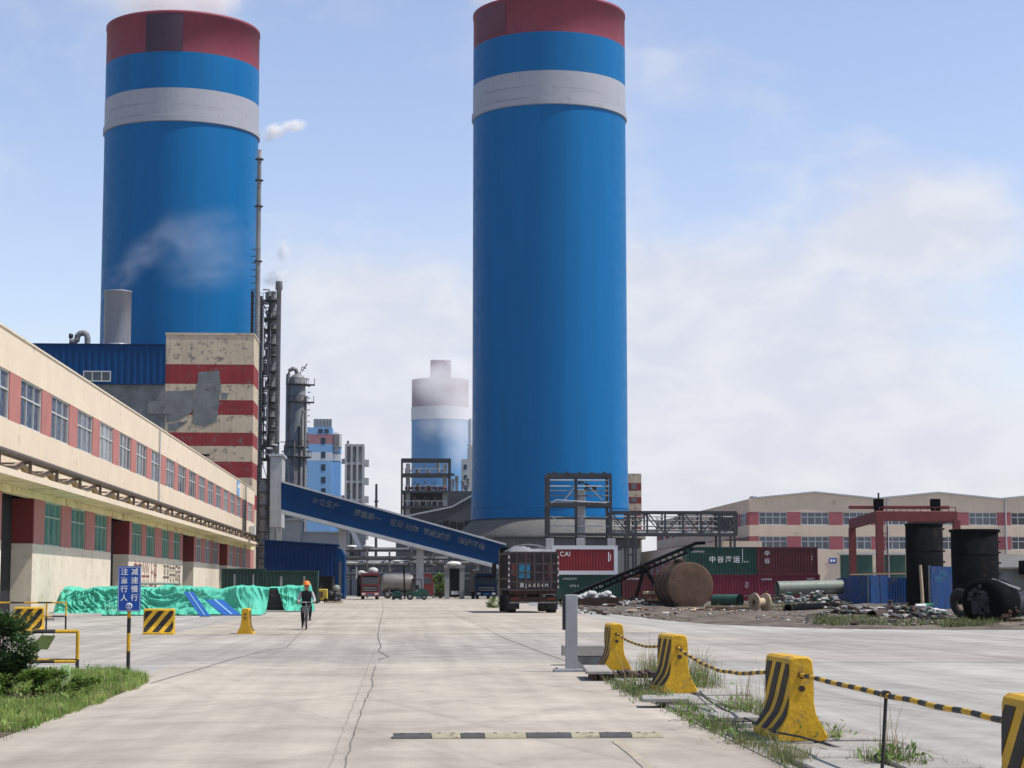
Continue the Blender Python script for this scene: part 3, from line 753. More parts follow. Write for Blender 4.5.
# ------------------------------------------------------------------ striped concrete building with the blue hall on its left
def striped():
    Y = 268.; xl = W(165, 400, Y)[0]; xr = W(253.3, 400, Y)[0]; xb = W(30, 400, Y)[0]
    t = thing('plant_building', 'tall red and cream striped building with peeling grey cement patches', 'building', (xl, Y, 0))
    rows = [335, 364.3, 384, 400, 414.8, 432.5, 446, 461.5, 477.5, 493, 508, 524, 540]
    zs = [W(200, r, Y)[1] for r in rows] + [0]
    for i in range(len(zs) - 1):
        m = M['cream2'] if i % 2 == 0 else M['red2']
        MB().box(xl, xr, Y, Y + 9, zs[i + 1], zs[i]).build('wall_band', m, t, True)
    MB().box(xl - .1, xr + .1, Y - .08, Y + 9.1, zs[0] + .002, zs[0] + .3).build('coping', M['cream2'], t, True)
    # left, lower part
    zt = W(100, 383, Y)[1]
    for i in range(3, len(zs) - 1):
        m = M['cream2'] if i % 2 == 0 else M['red2']
        a = min(zs[i], zt - .01) if i > 3 else zs[i]
        MB().box(xb, xl - .003, Y + .05, Y + 9, zs[i + 1], a).build('wall_band', m, t, True)
    MB().box(xb, xl - .003, Y + .05, Y + 9, zs[3], zt).build('wall_band', M['cement'], t, True)
    # bare cement patches with ragged outlines, trowelled on a few centimetres thick
    def patch(pts, th, seed):
        mb = MB(); poly = []
        n = len(pts)
        for i in range(n):
            a = pts[i]; b = pts[(i + 1) % n]
            for k in range(6):
                q = k / 6; x = a[0] + (b[0] - a[0]) * q; y = a[1] + (b[1] - a[1]) * q
                x += 1.3 * noise.noise(Vector((x * .3, y * .3, seed))); y += 1.3 * noise.noise(Vector((x * .3, y * .3, seed + 9)))
                poly.append(W(x, y, Y))
        mb.prism(poly, Y - th, Y + .02); mb.build('cement_patch', M['cement'], t, True)
    patch([(199, 372), (219, 371), (221, 388), (219, 400), (217, 421), (205, 427), (193, 424), (192, 404), (195, 396)], .05, 1)
    patch([(166, 391), (195, 390), (194, 402), (192, 412), (180, 420), (166, 423)], .04, 4)
    patch([(222, 392), (229, 393), (227, 400), (221, 399)], .03, 8)
    patch([(141, 384), (165.5, 384), (165.5, 432), (150, 428), (128, 412), (118, 398), (122, 388)], .04, 12)
    patch([(168, 424), (188, 421), (176, 430), (168, 431)], .04, 16)
    for (a, b, c, d) in ((148, 401, 172, 414),):
        x0, z1 = W(a, b, Y); x1, z0 = W(c, d, Y)
        MB().box(x0, x1, Y - .25, Y - .06, z0, z1).build('vent_panel', M['cement'], t, True)
    x0, z0 = W(205, 456, Y); MB().box(x0 - .6, x0 + .6, Y - .2, Y + .02, z0, z0 + .25).build('vent_slot', M['dark'], t, True)
    return t, xl, xr, zs
SB, SBL, SBR, SBZ = striped()
def bluehall():
    Y = 267.5; x0 = W(22, 345, Y)[0]; x1 = SBL - .02
    z1 = W(100, 345, Y)[1]; z0 = W(100, 384, Y)[1]
    t = thing('hall_upper_storey', 'blue sheet metal hall raised on the striped building, under the grey chimney', 'building', (x0, Y, z0))
    mb = MB(); mb.corrugated(x0, x1, z0, z1, Y, .06, .9); mb.box(x0, x1, Y + .08, Y + 12, z0, z1 - .02); mb.build('cladding', M['bluesheet'], t, True)
    MB().box(x0, x1, Y - .12, Y + 12, z1, z1 + .18).build('roof_edge', M['navy'], t, True)
    xa, za = W(83, 381.5, Y); xb, zb = W(111, 371, Y)
    window(t, face_y(xa, Y - .04, za), xb - xa, zb - za, 3, 0, M['frame'], M['windscreen'], th=.14)
    return t, z1
BH, BHZ = bluehall()
def chimney():
    X, _ = W(117.6, 320, 274); z1 = W(117, 291.5, 274)[1]
    t = thing('chimney', 'plain grey steel chimney on the blue hall roof, in front of the left tower', 'chimney', (X, 274, BHZ + .18))
    MB().lathe([(1.88, BHZ + .18), (1.88, z1 - .2), (1.95, z1 - .15), (1.95, z1), (1.7, z1), (1.7, z1 - 2)], 32, c=(X, 274, 0)).build('flue', M['stack'], t, True)
    MB().lathe([(2.2, BHZ + .181), (2.2, BHZ + .5), (1.9, BHZ + .9)], 32, c=(X, 274, 0)).build('base_collar', M['stack'], t, True)
    return t, X, z1
CH, CHX, CHZ = chimney()
def roofpipe():
    Y = 272
    t = thing('roof_vent_pipe', 'bent grey vent pipe with a small valve on the blue hall roof', 'pipe', (W(85, 340, Y)[0], Y, BHZ + .18))
    g = lambda x, y: (W(x, y, Y)[0], Y, W(x, y, Y)[1])
    a = g(87.5, 344); mb = MB()
    pts = [g(87.5, 346), g(87.5, 338), g(86.5, 334.5), g(84, 333), g(80, 333.5), g(77.5, 336), g(77, 340), g(74, 342), g(70, 341)]
    pts[0] = (pts[0][0], Y, BHZ + .16)
    mb.tube(pts, .42, 10); mb.build('bend', M['steelmid'], t, True)
    mb = MB(); mb.tube([g(70.5, 346), g(70.5, 333.5)], .16, 8); mb.tube([g(69, 336), g(73, 336)], .3, 8); mb.build('valve', M['steel'], t, True)
roofpipe()

# ------------------------------------------------------------------ right-hand hall with red window bands and shallow gables
def right_building():
    Y = 240.; xl = W(750, 560, Y)[0]; x1 = 118.
    t = thing('factory_hall', 'wide cream hall with shallow gables and red window bands behind the scrap yard', 'building', (xl, Y, 0))
    zz = lambda r: W(800, r, Y)[1]
    xx = lambda c: W(c, 540, Y)[0]
    ze, zp = zz(499), zz(492.8)
    za, zb, zc, zd = zz(512), zz(525), zz(536.3), zz(549.5)
    # front wall pieces
    roof = [(xl, za)]; roof += [(x1, za)]
    top = []; px = 753.5 - 61.5; xs = []
    k = 0
    while True:
        c = 753.5 + 61.8 * k; x = xx(c)
        if x > x1: break
        xs.append((max(x, xl), ze if k % 2 == 0 else zp)); k += 1
    xs.append((x1, ze + .5))
    poly = [(xl, za), (x1, za)] + [p for p in reversed(xs)]
    if xs[0][0] > xl: poly.append((xl, ze + .1))
    MB().prism(poly, Y, Y + .4).build('gable_wall', M['cream3'], t, True)
    cp = MB()
    for a, b in zip(xs, xs[1:]): cp.bar((a[0], Y + .1, a[1] + .10), (b[0], Y + .1, b[1] + .10), .7, .18)
    cp.build('coping', M['trim'], t, True)
    rf = MB()
    for a, b in zip(xs, xs[1:]): rf.add([(a[0], Y + .4, a[1] - .1), (b[0], Y + .4, b[1] - .1), (b[0], Y + 90, b[1] - .1), (a[0], Y + 90, a[1] - .1)], [(0, 1, 2, 3)])
    rf.build('roof', M['roofgrey'], t, True)
    MB().box(xl, x1, Y, Y + .4, zc + .002, zb - .002).build('spandrel', M['cream3'], t, True)
    MB().box(xl, x1, Y, Y + .4, 0, zd - .002).build('ground_wall', M['cream3'], t, True)
    MB().box(xl + .45, x1, Y + .6, Y + 88, 0, ze - .3).build('core', M['dark'], t, True)
    ws = [xx(759 + 42.1 * k) for k in range(10)]; w = xx(787.5) - xx(759)
    for z0, z1 in ((zb, za), (zd, zc)):
        e = [xl] + [q for s in ws for q in (s, s + w)] + [x1]
        for i in range(0, len(e), 2):
            MB().box(e[i], e[i + 1], Y + .01, Y + .4, z0, z1).build('pilaster', M['redwall3'], t, True)
        for s in ws:
            window(t, face_y(s, Y + .16, z0), w, z1 - z0, 4, .62, M['frame'], M['pane'], th=.09)
            
    for c in (888, 1006):
        mb = MB(); mb.tube([(xx(c), Y - .12, zz(499)), (xx(c), Y - .12, .2)], .1, 8); mb.build('downpipe', M['trim'], t, True)
    # doors
    for a, b in ((840, 872), (884, 905), (790, 800)):
        MB().box(xx(a), xx(b), Y - .06, Y - .002, 0, zz(555)).build('door', M['contgreen'], t, True)
        MB().box(xx(a) - .3, xx(b) + .3, Y - .5, Y - .07, zz(554.5), zz(553)).build('door_hood', M['trim'], t, True)
    # side wall towards the road, receding
    X = xl
    bs = M['cream3']
    yb = Y + 88
    MB().box(X, X + .4, Y + .402, yb, za, ze).build('side_wall', bs, t, True)
    MB().box(X, X + .4, Y + .402, yb, zc + .002, zb - .002).build('side_wall', bs, t, True)
    MB().box(X, X + .4, Y + .402, yb, 0, zd - .002).build('side_wall', bs, t, True)
    sw = [Y + 2.5 + 7.5 * k for k in range(11)]
    for z0, z1 in ((zb, za), (zd, zc)):
        e = [Y + .402] + [q for s in sw for q in (s, s + 4.5)] + [yb]
        for i in range(0, len(e), 2):
            MB().box(X + .01, X + .4, e[i], e[i + 1], z0, z1).build('pilaster', M['redwall3'], t, True)
        for s in sw:
            window(t, face_nx(X + .16, s + 4.5, z0), 4.5, z1 - z0, 3, .62, M['frame'], M['pane'], th=.09)
    MB().box(X - .05, X + .45, Y - .05, Y + 4, ze + .12, ze + .5).build('roof_box', M['trim'], t, True) if False else None
    mb = MB(); mb.cbox(xx(757), xx(762), Y + 3, Y + 5, ze - .2, zz(495), .05); mb.build('roof_vent', M['trim'], t, True)
    # blue plate
    s = thing('wall_plate', 'small blue plate with white marks on the cream wall by the maroon container', 'sign', (xx(829), Y - .08, zz(563.5)))
    MB().box(0, xx(836) - xx(829), 0, .06, 0, zz(558) - zz(563.5)).build('panel', M['signblue'], s)
    mb = MB(); mb.box(.12, .34, -.012, -.002, .2, .5); mb.box(.44, .72, -.012, -.002, .2, .5); mb.build('mark', M['white'], s)
    return t
RB = right_building()
def annex():
    X = 37.5; y0, y1 = 226., 315.
    t = thing('annex_building', 'low cream annex with tall dark windows under the pipe bridge', 'building', (X, y0, 0))
    zt = 6.7
    MB().box(X, X + 4.6, y0, y1, 4.9, zt).build('upper_wall', M['cream3'], t, True)
    MB().box(X, X + 4.6, y0, y1, 0, 1.2).build('dado_wall', M['cream3'], t, True)
    MB().box(X + .5, X + 4.5, y0 + .5, y1, 1.2, 4.9).build('core', M['dark'], t, True)
    ys = [y0 + 1.2 + 6.2 * k for k in range(14)]
    e = [y0] + [q for s in ys for q in (s, s + 3.6)] + [y1]
    for i in range(0, len(e), 2): MB().box(X + .01, X + .5, e[i], e[i + 1], 1.202, 4.898).build('pilaster', M['redwall3'], t, True)
    for s in ys: window(t, face_nx(X + .2, s + 3.6, 1.202), 3.6, 3.69, 2, .66, M['frame'], M['pane'], th=.1)
    MB().box(X - .002, X + 4.6, y0 - .3, y0 - .002, 0, 4.9).build('end_wall', M['cream3'], t, True)
annex()

# ------------------------------------------------------------------ far plant
def slab_tower():
    Y = 360.; xa, z1 = W(626, 473.5, Y); xb = W(641.5, 500, Y)[0]
    t = thing('stair_tower', 'narrow cream and brown banded building just right of the middle tower', 'building', (xa, Y, 0))
    rows = [473.5, 483, 490.5, 497, 503.5, 510.5, 518, 525, 533]
    zs = [W(630, r, Y)[1] for r in rows] + [0]
    for i in range(len(zs) - 1):
        MB().box(xa, xb, Y, Y + 8, zs[i + 1], zs[i]).build('wall_band', M['cream2'] if i % 2 == 0 else M['red2'], t, True)
        if i % 2 == 1 and i < 7: 
            MB().box(xa + .9, xb - .9, Y - .05, Y - .003, zs[i + 1] + .25, zs[i] - .2).build('window', M['pane'], t, True)
slab_tower()
def third_tower():
    Y = 800.; X, _ = W(440, 450, Y); r = 11.7
    t = thing('distant_prilling_tower', 'distant pale blue tower with a square head half hidden in steam', 'tower', (X, Y, 0))
    z = lambda a: W(440, a, Y - r)[1]
    L = lambda nm, prof, m: MB().lathe(prof, 64, cap=(False, True)).build(nm, m, t)
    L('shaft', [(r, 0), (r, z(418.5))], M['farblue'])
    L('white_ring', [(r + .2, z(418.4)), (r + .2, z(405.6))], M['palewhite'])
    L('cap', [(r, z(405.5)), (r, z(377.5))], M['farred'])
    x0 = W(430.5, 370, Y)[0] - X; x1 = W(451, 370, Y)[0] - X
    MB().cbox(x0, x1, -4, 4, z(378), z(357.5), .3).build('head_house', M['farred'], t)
    mb = MB(); mb.tube([(r + .8 - .0, -2, 0), (r + .8, -2, z(420))], .5, 8); mb.build('riser_pipe', M['fargrey'], t)
    X2, _ = W(471.5, 450, 760)
    t2 = thing('distant_column', 'pale narrow column between the distant tower and the middle tower', 'column', (X2, 760, 0))
    zt = W(471, 421, 760)[1]
    MB().lathe([(1.25, 0), (1.25, zt), (.8, zt + 1)], 20).build('shell', M['palewhite'], t2)
    mb = MB()
    for q in (.5, .7, .85): mb.lathe([(1.26, zt * q), (1.7, zt * q), (1.7, zt * q + .3), (1.26, zt * q + .3)], 20, cap=(False, False))
    mb.build('platform', M['fargrey'], t2)
    t3 = thing('distant_block', 'pale beige stepped concrete block beside the middle tower', 'building', (W(466, 480, 560)[0], 560, 0))
    xa, za = W(462, 459, 560); xb = W(468.5, 459, 560)[0]; xc, zc = W(478, 447, 560)
    MB().box(xa, xb, 560, 566, 0, za).build('low_wing', M['fargrey'], t3, True)
    MB().box(xb + .003, xc, 560, 568, 0, zc).build('high_wing', M['fargrey'], t3, True)
    mb = MB()
    for k in range(6): mb.box(xa + .5, xa + 1.4, 559.9, 559.997, za - 3 - 3 * k, za - 1.6 - 3 * k)
    mb.build('window', M['windscreen'], t3, True)
third_tower()
def bluered():
    Y = 450.; t = thing('clad_tower_building', 'light blue clad plant building with red and white bands and a grey roof box', 'building', (W(320, 480, Y)[0], Y, 0))
    g = lambda a, b: W(a, b, Y)
    x0 = g(307, 450)[0]; x1 = g(332.3, 450)[0]; x2 = g(340.5, 450)[0]
    rows = [427.5, 434, 444, 452.3, 460.3]; zs = [g(320, r)[1] for r in rows] + [0]
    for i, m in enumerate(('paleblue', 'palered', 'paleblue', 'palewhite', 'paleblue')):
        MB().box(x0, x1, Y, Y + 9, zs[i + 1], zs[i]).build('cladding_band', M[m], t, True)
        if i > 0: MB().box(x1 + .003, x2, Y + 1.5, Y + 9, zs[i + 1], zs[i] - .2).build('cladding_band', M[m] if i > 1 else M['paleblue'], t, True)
    a, b = g(314, 418.5), g(331, 427.4)
    MB().box(a[0], b[0], Y + 1, Y + 6, b[1], a[1]).build('roof_box', M['fargrey'], t, True)
    mb = MB()
    for k in range(6): 
        x = a[0] + (b[0] - a[0]) * k / 5; mb.box(x - .12, x + .12, Y + .85, Y + .997, b[1], a[1])
    mb.build('rib', M['steelmid'], t, True)
    for px, py in ((320.6, 429), (326.6, 429)): 
        q = g(px, py); MB().box(q[0] - .5, q[0] + .5, Y - .06, Y - .004, q[1] - 1, q[1]).build('window', M['windscreen'], t, True)
    for py in (441, 455, 467.5, 480, 491.5):
        q = g(323.3, py); MB().box(q[0] - .5, q[0] + .5, Y - .06, Y - .004, q[1] - .75, q[1] + .75).build('window', M['windscreen'], t, True)
    for (a, b, ra, rb) in ((302.6, 306.8, 431, 446), (332.6, 341.2, 431.5, 446.5)):
        q = g(a, ra); q2 = g(b, rb); mb = MB(); mb.cbox(q[0], q2[0], Y + .6, Y + 5, q2[1], q[1], .5)
        mb.box(q[0] + .4, q2[0] - .4, Y + 1.2, Y + 4, q2[1] - 1, q2[1]); mb.build('filter_house', M['fargrey'], t, True)
        mb = MB()
        for k in range(5): x = q[0] + .5 + (q2[0] - q[0] - 1) * k / 4; mb.box(x - .05, x + .05, Y + .52, Y + .597, q2[1] + .1, q[1] - .6)
        mb.build('cladding_seam', M['steelmid'], t, True)
bluered()
def lattice_bldg():
    Y = 520.; g = lambda a, b: W(a, b, Y)
    x0, z1 = g(346, 444); x1 = g(363.3, 444)[0]
    t = thing('open_frame_tower', 'tall grey concrete frame tower with open floors and side balconies', 'building', (x0, Y, 0))
    n = 8; H = z1 / n
    mb = MB()
    for k in range(4):
        x = x0 + (x1 - x0) * k / 3; mb.box(x - .28, x + .28, Y - .15, Y + .35, 0, z1); mb.box(x - .28, x + .28, Y + 6, Y + 6.5, 0, z1)
    mb.build('column', M['fargrey'], t, True)
    for k in range(1, n + 1): MB().box(x0 - .28, x1 + .28, Y + .0, Y + 6.3, k * H - .6, k * H).build('floor_deck', M['fargrey'], t, True)
    MB().box(x0 + .2, x1 - .2, Y + 2.5, Y + 3, 0, z1).build('infill_wall', M['steelmid'], t, True)
    mb = MB()
    for k in range(1, n):
        mb.box(x1 + .3, x1 + 1.5, Y + 1, Y + 4, k * H - 1, k * H + .8)
        if k % 2: mb.box(x0 - 1.6, x0 - .3, Y + 1, Y + 4, k * H - .2, k * H + 1)
    mb.build('balcony', M['fargrey'], t, True)
    q = g(348, 440.5); mb = MB(); mb.tube([(q[0], Y + 1, z1), (q[0], Y + 1, q[1])], .35, 8); mb.build('vent_mast', M['steelmid'], t, True)
lattice_bldg()
# ------------------------------------------------------------------ process plant between the workshop and the road
def mast():
    Y = 287.; X, zt = W(259.6, 150, Y)
    t = thing('flue_mast', 'very tall thin flue pipe hugging the right edge of the left tower', 'column', (X, Y, 0))
    zi = W(259, 158, Y)[1]
    MB().lathe([(.36, 0), (.36, zi - 12), (.30, zi)], 16).build('pipe', M['steelmid'], t)
    MB().lathe([(.34, zi), (.30, zt - .3), (.38, zt)], 16).build('tip', M['steelpale'], t)
    for q in (160, 181, 207, 262):
        z = W(259, q, Y)[1]
        mb = MB(); mb.lathe([(.36, z), (.62, z), (.62, z + .18), (.36, z + .18)], 14, cap=(False, False))
        mb.build('collar', M['steel'], t)
    mb = MB(); mb.box(-1.0, -.55, .1, .25, 10, zi - 20); 
    for k in range(40): mb.box(-1.05, -.3, .05, .3, 12 + k * 1.0, 12.08 + k * 1.0)
    mb.build('ladder', M['steel'], t)
mast()
def process_frame():
    Y = 292.; g = lambda a, b: (W(a, b, Y)[0], W(a, b, Y)[1])
    x0, zt = g(261.5, 296); x1 = g(276, 300)[0]
    t = thing('process_structure', 'slender open steel process structure packed with pipes beside the left tower', 'structure', (x0, Y, 0))
    D = 3.5
    for (x, y) in ((x0, Y), (x1 - .9, Y), (x0, Y + D), (x1 - .9, Y + D)):
        MB().bar((x, y, 0), (x, y, zt), .3).build('post', M['steel'], t, True)
    rows = [300, 318, 329, 344, 356, 372, 387, 402, 417, 431, 446, 458]
    rnd = random.Random(5)
    for i, r in enumerate(rows):
        z = g(262, r)[1]; mb = MB()
        mb.box(x0 - .35, x1 + .25, Y - .45, Y + D + .2, z - .12, z); mb.box(x0 - .2, x1 - .7, Y - .1, Y + .1, z - .5, z - .13)
        for q in range(5): mb.box(x0 - .3 + q * .6, x0 - .25 + q * .6, Y - .45, Y - .40, z, z + 1.0)
        mb.box(x0 - .35, x1 + .2, Y - .45, Y - .40, z + .95, z + 1.02)
        mb.build('deck', M['steel'], t, True)
        m2 = MB()
        if rnd.random() < .8:
            xx = x0 + rnd.uniform(.5, 1.2); m2.cyl((xx, Y + .6, z + .02), (xx, Y + .6, z + rnd.uniform(.8, 1.4)), rnd.uniform(.3, .5), n=10)
        m2.tube([(x0 + .2, Y + .2, z + 1.6), (x0 + 1.1, Y + .2, z + 1.6), (x0 + 1.1, Y + .2, z + .1)], .14, 6)
        m2.build('vessel', M['steelmid'], t, True)
        if i < len(rows) - 1 and i % 2 == 0:
            z2 = g(262, rows[i + 1])[1]
            MB().bar((x0, Y, z), (x1 - .9, Y, z2), .14).build('brace', M['steel'], t, True)
    for k in range(16):
        x = x0 + rnd.uniform(.1, 1.5); y = Y - rnd.uniform(.1, .5); za = g(262, rnd.uniform(330, 470))[1]; zb = min(zt - 1.5, za + rnd.uniform(3, 14)); r_ = rnd.uniform(.05, .13)
        mb = MB(); mb.tube([(x, y, za), (x, y, zb), (x + rnd.uniform(-.6, .8), y, zb + .2), (x + rnd.uniform(-.3, .5), y + .4, zb + rnd.uniform(.4, 1.2))], r_, 6); mb.build('process_pipe', M[rnd.choice(('steel', 'steelmid', 'steelpale'))], t, True)
    mb = MB()
    for xx in (x0 - .15, x0 + .25): mb.box(xx - .03, xx + .03, Y - .55, Y - .5, 8, zt)
    for k in range(int((zt - 8) / .45)): mb.box(x0 - .12, x0 + .22, Y - .54, Y - .5, 8 + k * .45, 8.05 + k * .45)
    mb.build('ladder', M['steelmid'], t, True)
    for k in range(8):
        z = 9 + k * 4; MB().bar((x0 + (0 if k % 2 else 1.3), Y - .05, z), (x0 + (1.3 if k % 2 else 0), Y - .05, z + 4), .10).build('brace', M['steel'], t, True)
    # fat column and slim column on the right
    xc, zc = g(272.3, 290); xs, zs = g(279.3, 282)
    MB().lathe([(.55, 0), (.55, zc - 3), (.45, zc - 2), (.45, zc - .3), (.52, zc)], 20, c=(xc, Y + 1.6, 0)).build('column_shell', M['steelmid'], t, True)
    MB().lathe([(.36, 0), (.36, zs - 1.4), (.55, zs - 1.2), (.50, zs)], 14, c=(xs, Y - .6, 0)).build('vent_pipe', M['steelmid'], t, True)
    for r in (300, 316, 333, 352, 371, 390, 409, 428, 446):
        z = g(270, r)[1]; mb = MB(); mb.lathe([(.5, z), (.68, z), (.68, z + .2), (.5, z + .2)], 14, c=(xc, Y + 1.6, 0), cap=(False, False)); mb.box(xc + .4, xs, Y - .6, Y - .5, z, z + .12)
        mb.build('stiffener_ring', M['steel'], t, True)
process_frame()
def grey_tower():
    Y = 236.; g = lambda a, b: W(a, b, Y)
    x0, z1 = g(262, 456); x1 = g(282.5, 456)[0]
    t = thing('transfer_house', 'grey concrete transfer house at the upper end of the blue conveyor gallery', 'building', (x0, Y, 0))
    zl = g(262, 527)[1]
    MB().cbox(x0 + 1.0, x1, Y, Y + 6, zl, z1, .06).build('clad_box', M['concrete'], t, True)
    mb = MB(); mb.box(x0 + .8, x1 + .2, Y - .2, Y + 6.1, z1 + .001, z1 + .25); mb.build('roof_slab', M['trim'], t, True)
    for x in (x0 + 1.15, x1 - .5): MB().box(x, x + .45, Y + .2, Y + .7, 0, zl - .002).build('leg', M['concrete'], t, True)
    a = g(262, 465); b = g(270, 500)
    mb = MB()
    for k in range(9): mb.box(x0 - .6, x0 + .95, Y + .5, Y + 2.5, 1.5 + k * 1.6, 1.62 + k * 1.6)
    for x in (x0 - .55, x0 + .9): mb.box(x - .06, x + .06, Y + .4, Y + .52, 0, z1 - 1)
    mb.build('stair_frame', M['steel'], t, True)
    mb = MB(); mb.lathe([(.55, 0), (.55, z1 - 3.5), (.3, z1 - 2.8)], 14, c=(x0 + .2, Y + 1.4, 0)); mb.build('riser', M['steelmid'], t, True)
    for k in range(3):
        mb = MB(); mb.tube([(x0 + .5 + k * .7, Y + 1, z1 + .2), (x0 + .5 + k * .7, Y + 1, z1 + 1.0 + .4 * k), (x0 + 1.2 + k * .7, Y + 1, z1 + 1.0 + .4 * k)], .14, 7); mb.build('roof_pipe', M['steelpale'], t, True)
grey_tower()
def distil():
    Y = 330.; g = lambda a, b: W(a, b, Y)
    X, zt = g(297.5, 373)
    t = thing('distillation_column', 'grey distillation column with ring platforms and a swan neck pipe on top', 'column', (X, Y, 0))
    z1 = g(297, 376)[1]; z2 = g(297, 452)[1]; z3 = g(297, 402)[1]
    MB().lathe([(1.75, 0), (1.75, z2), (1.45, z2 + .8), (1.40, z3), (1.38, z1 - .6), (1.0, z1), (.2, z1 + .5)], 28).build('shell', M['steelmid'], t)
    for r, w in ((385.5, 1.95), (403, 1.85), (448, 2.0), (458, 2.5)):
        z = g(297, r)[1]; mb = MB(); mb.lathe([(1.38, z), (w, z), (w, z + .22), (1.38, z + .22)], 20, cap=(False, False))
        mb.lathe([(w - .06, z + 1.05), (w, z + 1.05), (w, z + 1.15), (w - .06, z + 1.15)], 20, cap=(False, False))
        for k in range(10):
            a = 2 * math.pi * k / 10; mb.bar((w * .98 * math.cos(a), w * .98 * math.sin(a), z + .2), (w * .98 * math.cos(a), w * .98 * math.sin(a), z + 1.1), .07)
        if r < 410: mb.box(w - .2, w + 1.0, -.5, .5, z, z + .2); mb.box(w + .9, w + .97, -.5, .5, z, z + 1.2)
        mb.build('platform', M['steel'], t)
    xl = g(288, 400)[0] - X
    mb = MB(); mb.tube([(xl, -.4, 0), (xl, -.4, z1 + .2), (xl + .2, -.4, z1 + .9), (xl + .8, -.4, z1 + 1.2), (-.3, -.2, z1 + 1.1), (0, 0, z1 + .3)], .36, 9); mb.build('swan_neck_pipe', M['steelmid'], t)
    mb = MB(); mb.tube([(.4, 0, z1 + .2), (.8, 0, z1 + 1.6), (1.4, 0, z1 + 1.3)], .12, 6); mb.tube([(.8, 0, z1 + .8), (1.6, 0, z1 + 2.1)], .09, 6); mb.build('top_valve', M['steel'], t)
    for k, (a, r) in enumerate(((200, .16), (235, .22), (262, .12), (290, .25), (318, .14), (340, .18))):
        q = 1.62 if k % 2 else 1.95; xx, yy = q * math.cos(R(a)), q * math.sin(R(a)); mb = MB(); mb.tube([(xx, yy, 0), (xx, yy, z1 * (.55 + .07 * k)), (xx * .7, yy * .7, z1 * (.56 + .07 * k))], r, 7); mb.build('riser_pipe', M['steel' if k % 3 == 0 else 'steelmid'], t)
    mb = MB(); xr = 1.75
    for k in range(int(z1)): mb.box(xr, xr + .45, -.3, .3, k, k + .12)
    mb.build('caged_ladder', M['steelpale'], t)
    mb = MB(); mb.lathe([(.55, 0), (.55, g(290, 445)[1]), (.3, g(290, 443)[1])], 14, c=(g(289, 440)[0] - X - .4, 1.5, 0)); mb.build('side_vessel', M['steel'], t)
distil()

def small_pole():
    Y = 400.; X, z = W(376.4, 484, Y)
    t = thing('lattice_pole', 'lone thin dark pole rising behind the blue conveyor gallery', 'pole', (X, Y, 0))
    MB().lathe([(.32, 0), (.24, z)], 8).build('shaft', M['steel'], t)
    mb = MB(); mb.box(-.4, .4, -.2, .2, z * .83, z * .83 + .4); mb.box(-.3, .3, -.2, .2, z * .68, z * .68 + .3); mb.build('bracket', M['steel'], t)
small_pole()

def mid_frame():
    Y = 400.; g = lambda a, b: W(a, b, Y)
    x0, z1 = g(402, 459); x1 = g(450, 459)[0]
    t = thing('steel_frame_building', 'dark open steel frame with a red pipe in front of the distant tower', 'structure', (x0, Y, 0))
    for x in (x0, x1):
        for y in (Y, Y + 7): MB().bar((x, y, 0), (x, y, z1), .42).build('post', M['steel'], t, True)
    for x in (g(408, 480)[0], g(445, 480)[0]): MB().box(x - .45, x + .45, Y + 1.5, Y + 2.3, 0, g(405, 463)[1]).build('concrete_column', M['concrete'], t, True)
    for r in (459.5, 474.5, 491.5, 507):
        z = g(405, r)[1]; mb = MB(); mb.bar((x0, Y, z), (x1 + (.9 if r == 474.5 else 0), Y, z), .25, .5); mb.bar((x0, Y + 7, z), (x1, Y + 7, z), .25, .5); mb.bar((x0, Y, z), (x0, Y + 7, z), .25, .5); mb.bar((x1, Y, z), (x1, Y + 7, z), .25, .5)
        if r > 460: mb.box(x0, x1, Y + .2, Y + 6.8, z - .1, z + .02)
        mb.build('floor_beam', M['steel'], t, True)
        if r > 460:
            mb = MB(); mb.bar((x0, Y, z + 1.25), (x1, Y, z + 1.25), .09)
            for k in range(9): x = x0 + (x1 - x0) * k / 8; mb.bar((x, Y, z + .25), (x, Y, z + 1.25), .09)
            mb.build('railing', M['steelpale'], t, True)
    MB().box(x0 + .3, x1 - .3, Y + 6.2, Y + 6.4, 0, g(405, 490)[1]).build('infill_wall', M['asphaltdark'], t, True)
    z = g(405, 488)[1]; MB().cyl((x0 + .6, Y + 1.0, z), (x1 - .6, Y + 1.0, z), .28, n=10).build('red_pipe', M['cranered'], t, True)
    rnd = random.Random(8)
    for r in (474.5, 491.5, 507):
        z = g(405, r)[1]
        for k in range(4):
            x = x0 + 1.2 + k * 2.1; mb = MB(); mb.cyl((x, Y + 3, z + .03), (x, Y + 3, z + rnd.uniform(1, 2.6)), rnd.uniform(.3, .6), n=10)
            mb.tube([(x, Y + 2.6, z + .3), (x + 1, Y + 2.6, z + 1.2), (x + 1.6, Y + 2.6, z + 2.2)], .12, 6); mb.build('vessel', M['steelmid'], t, True)
mid_frame()

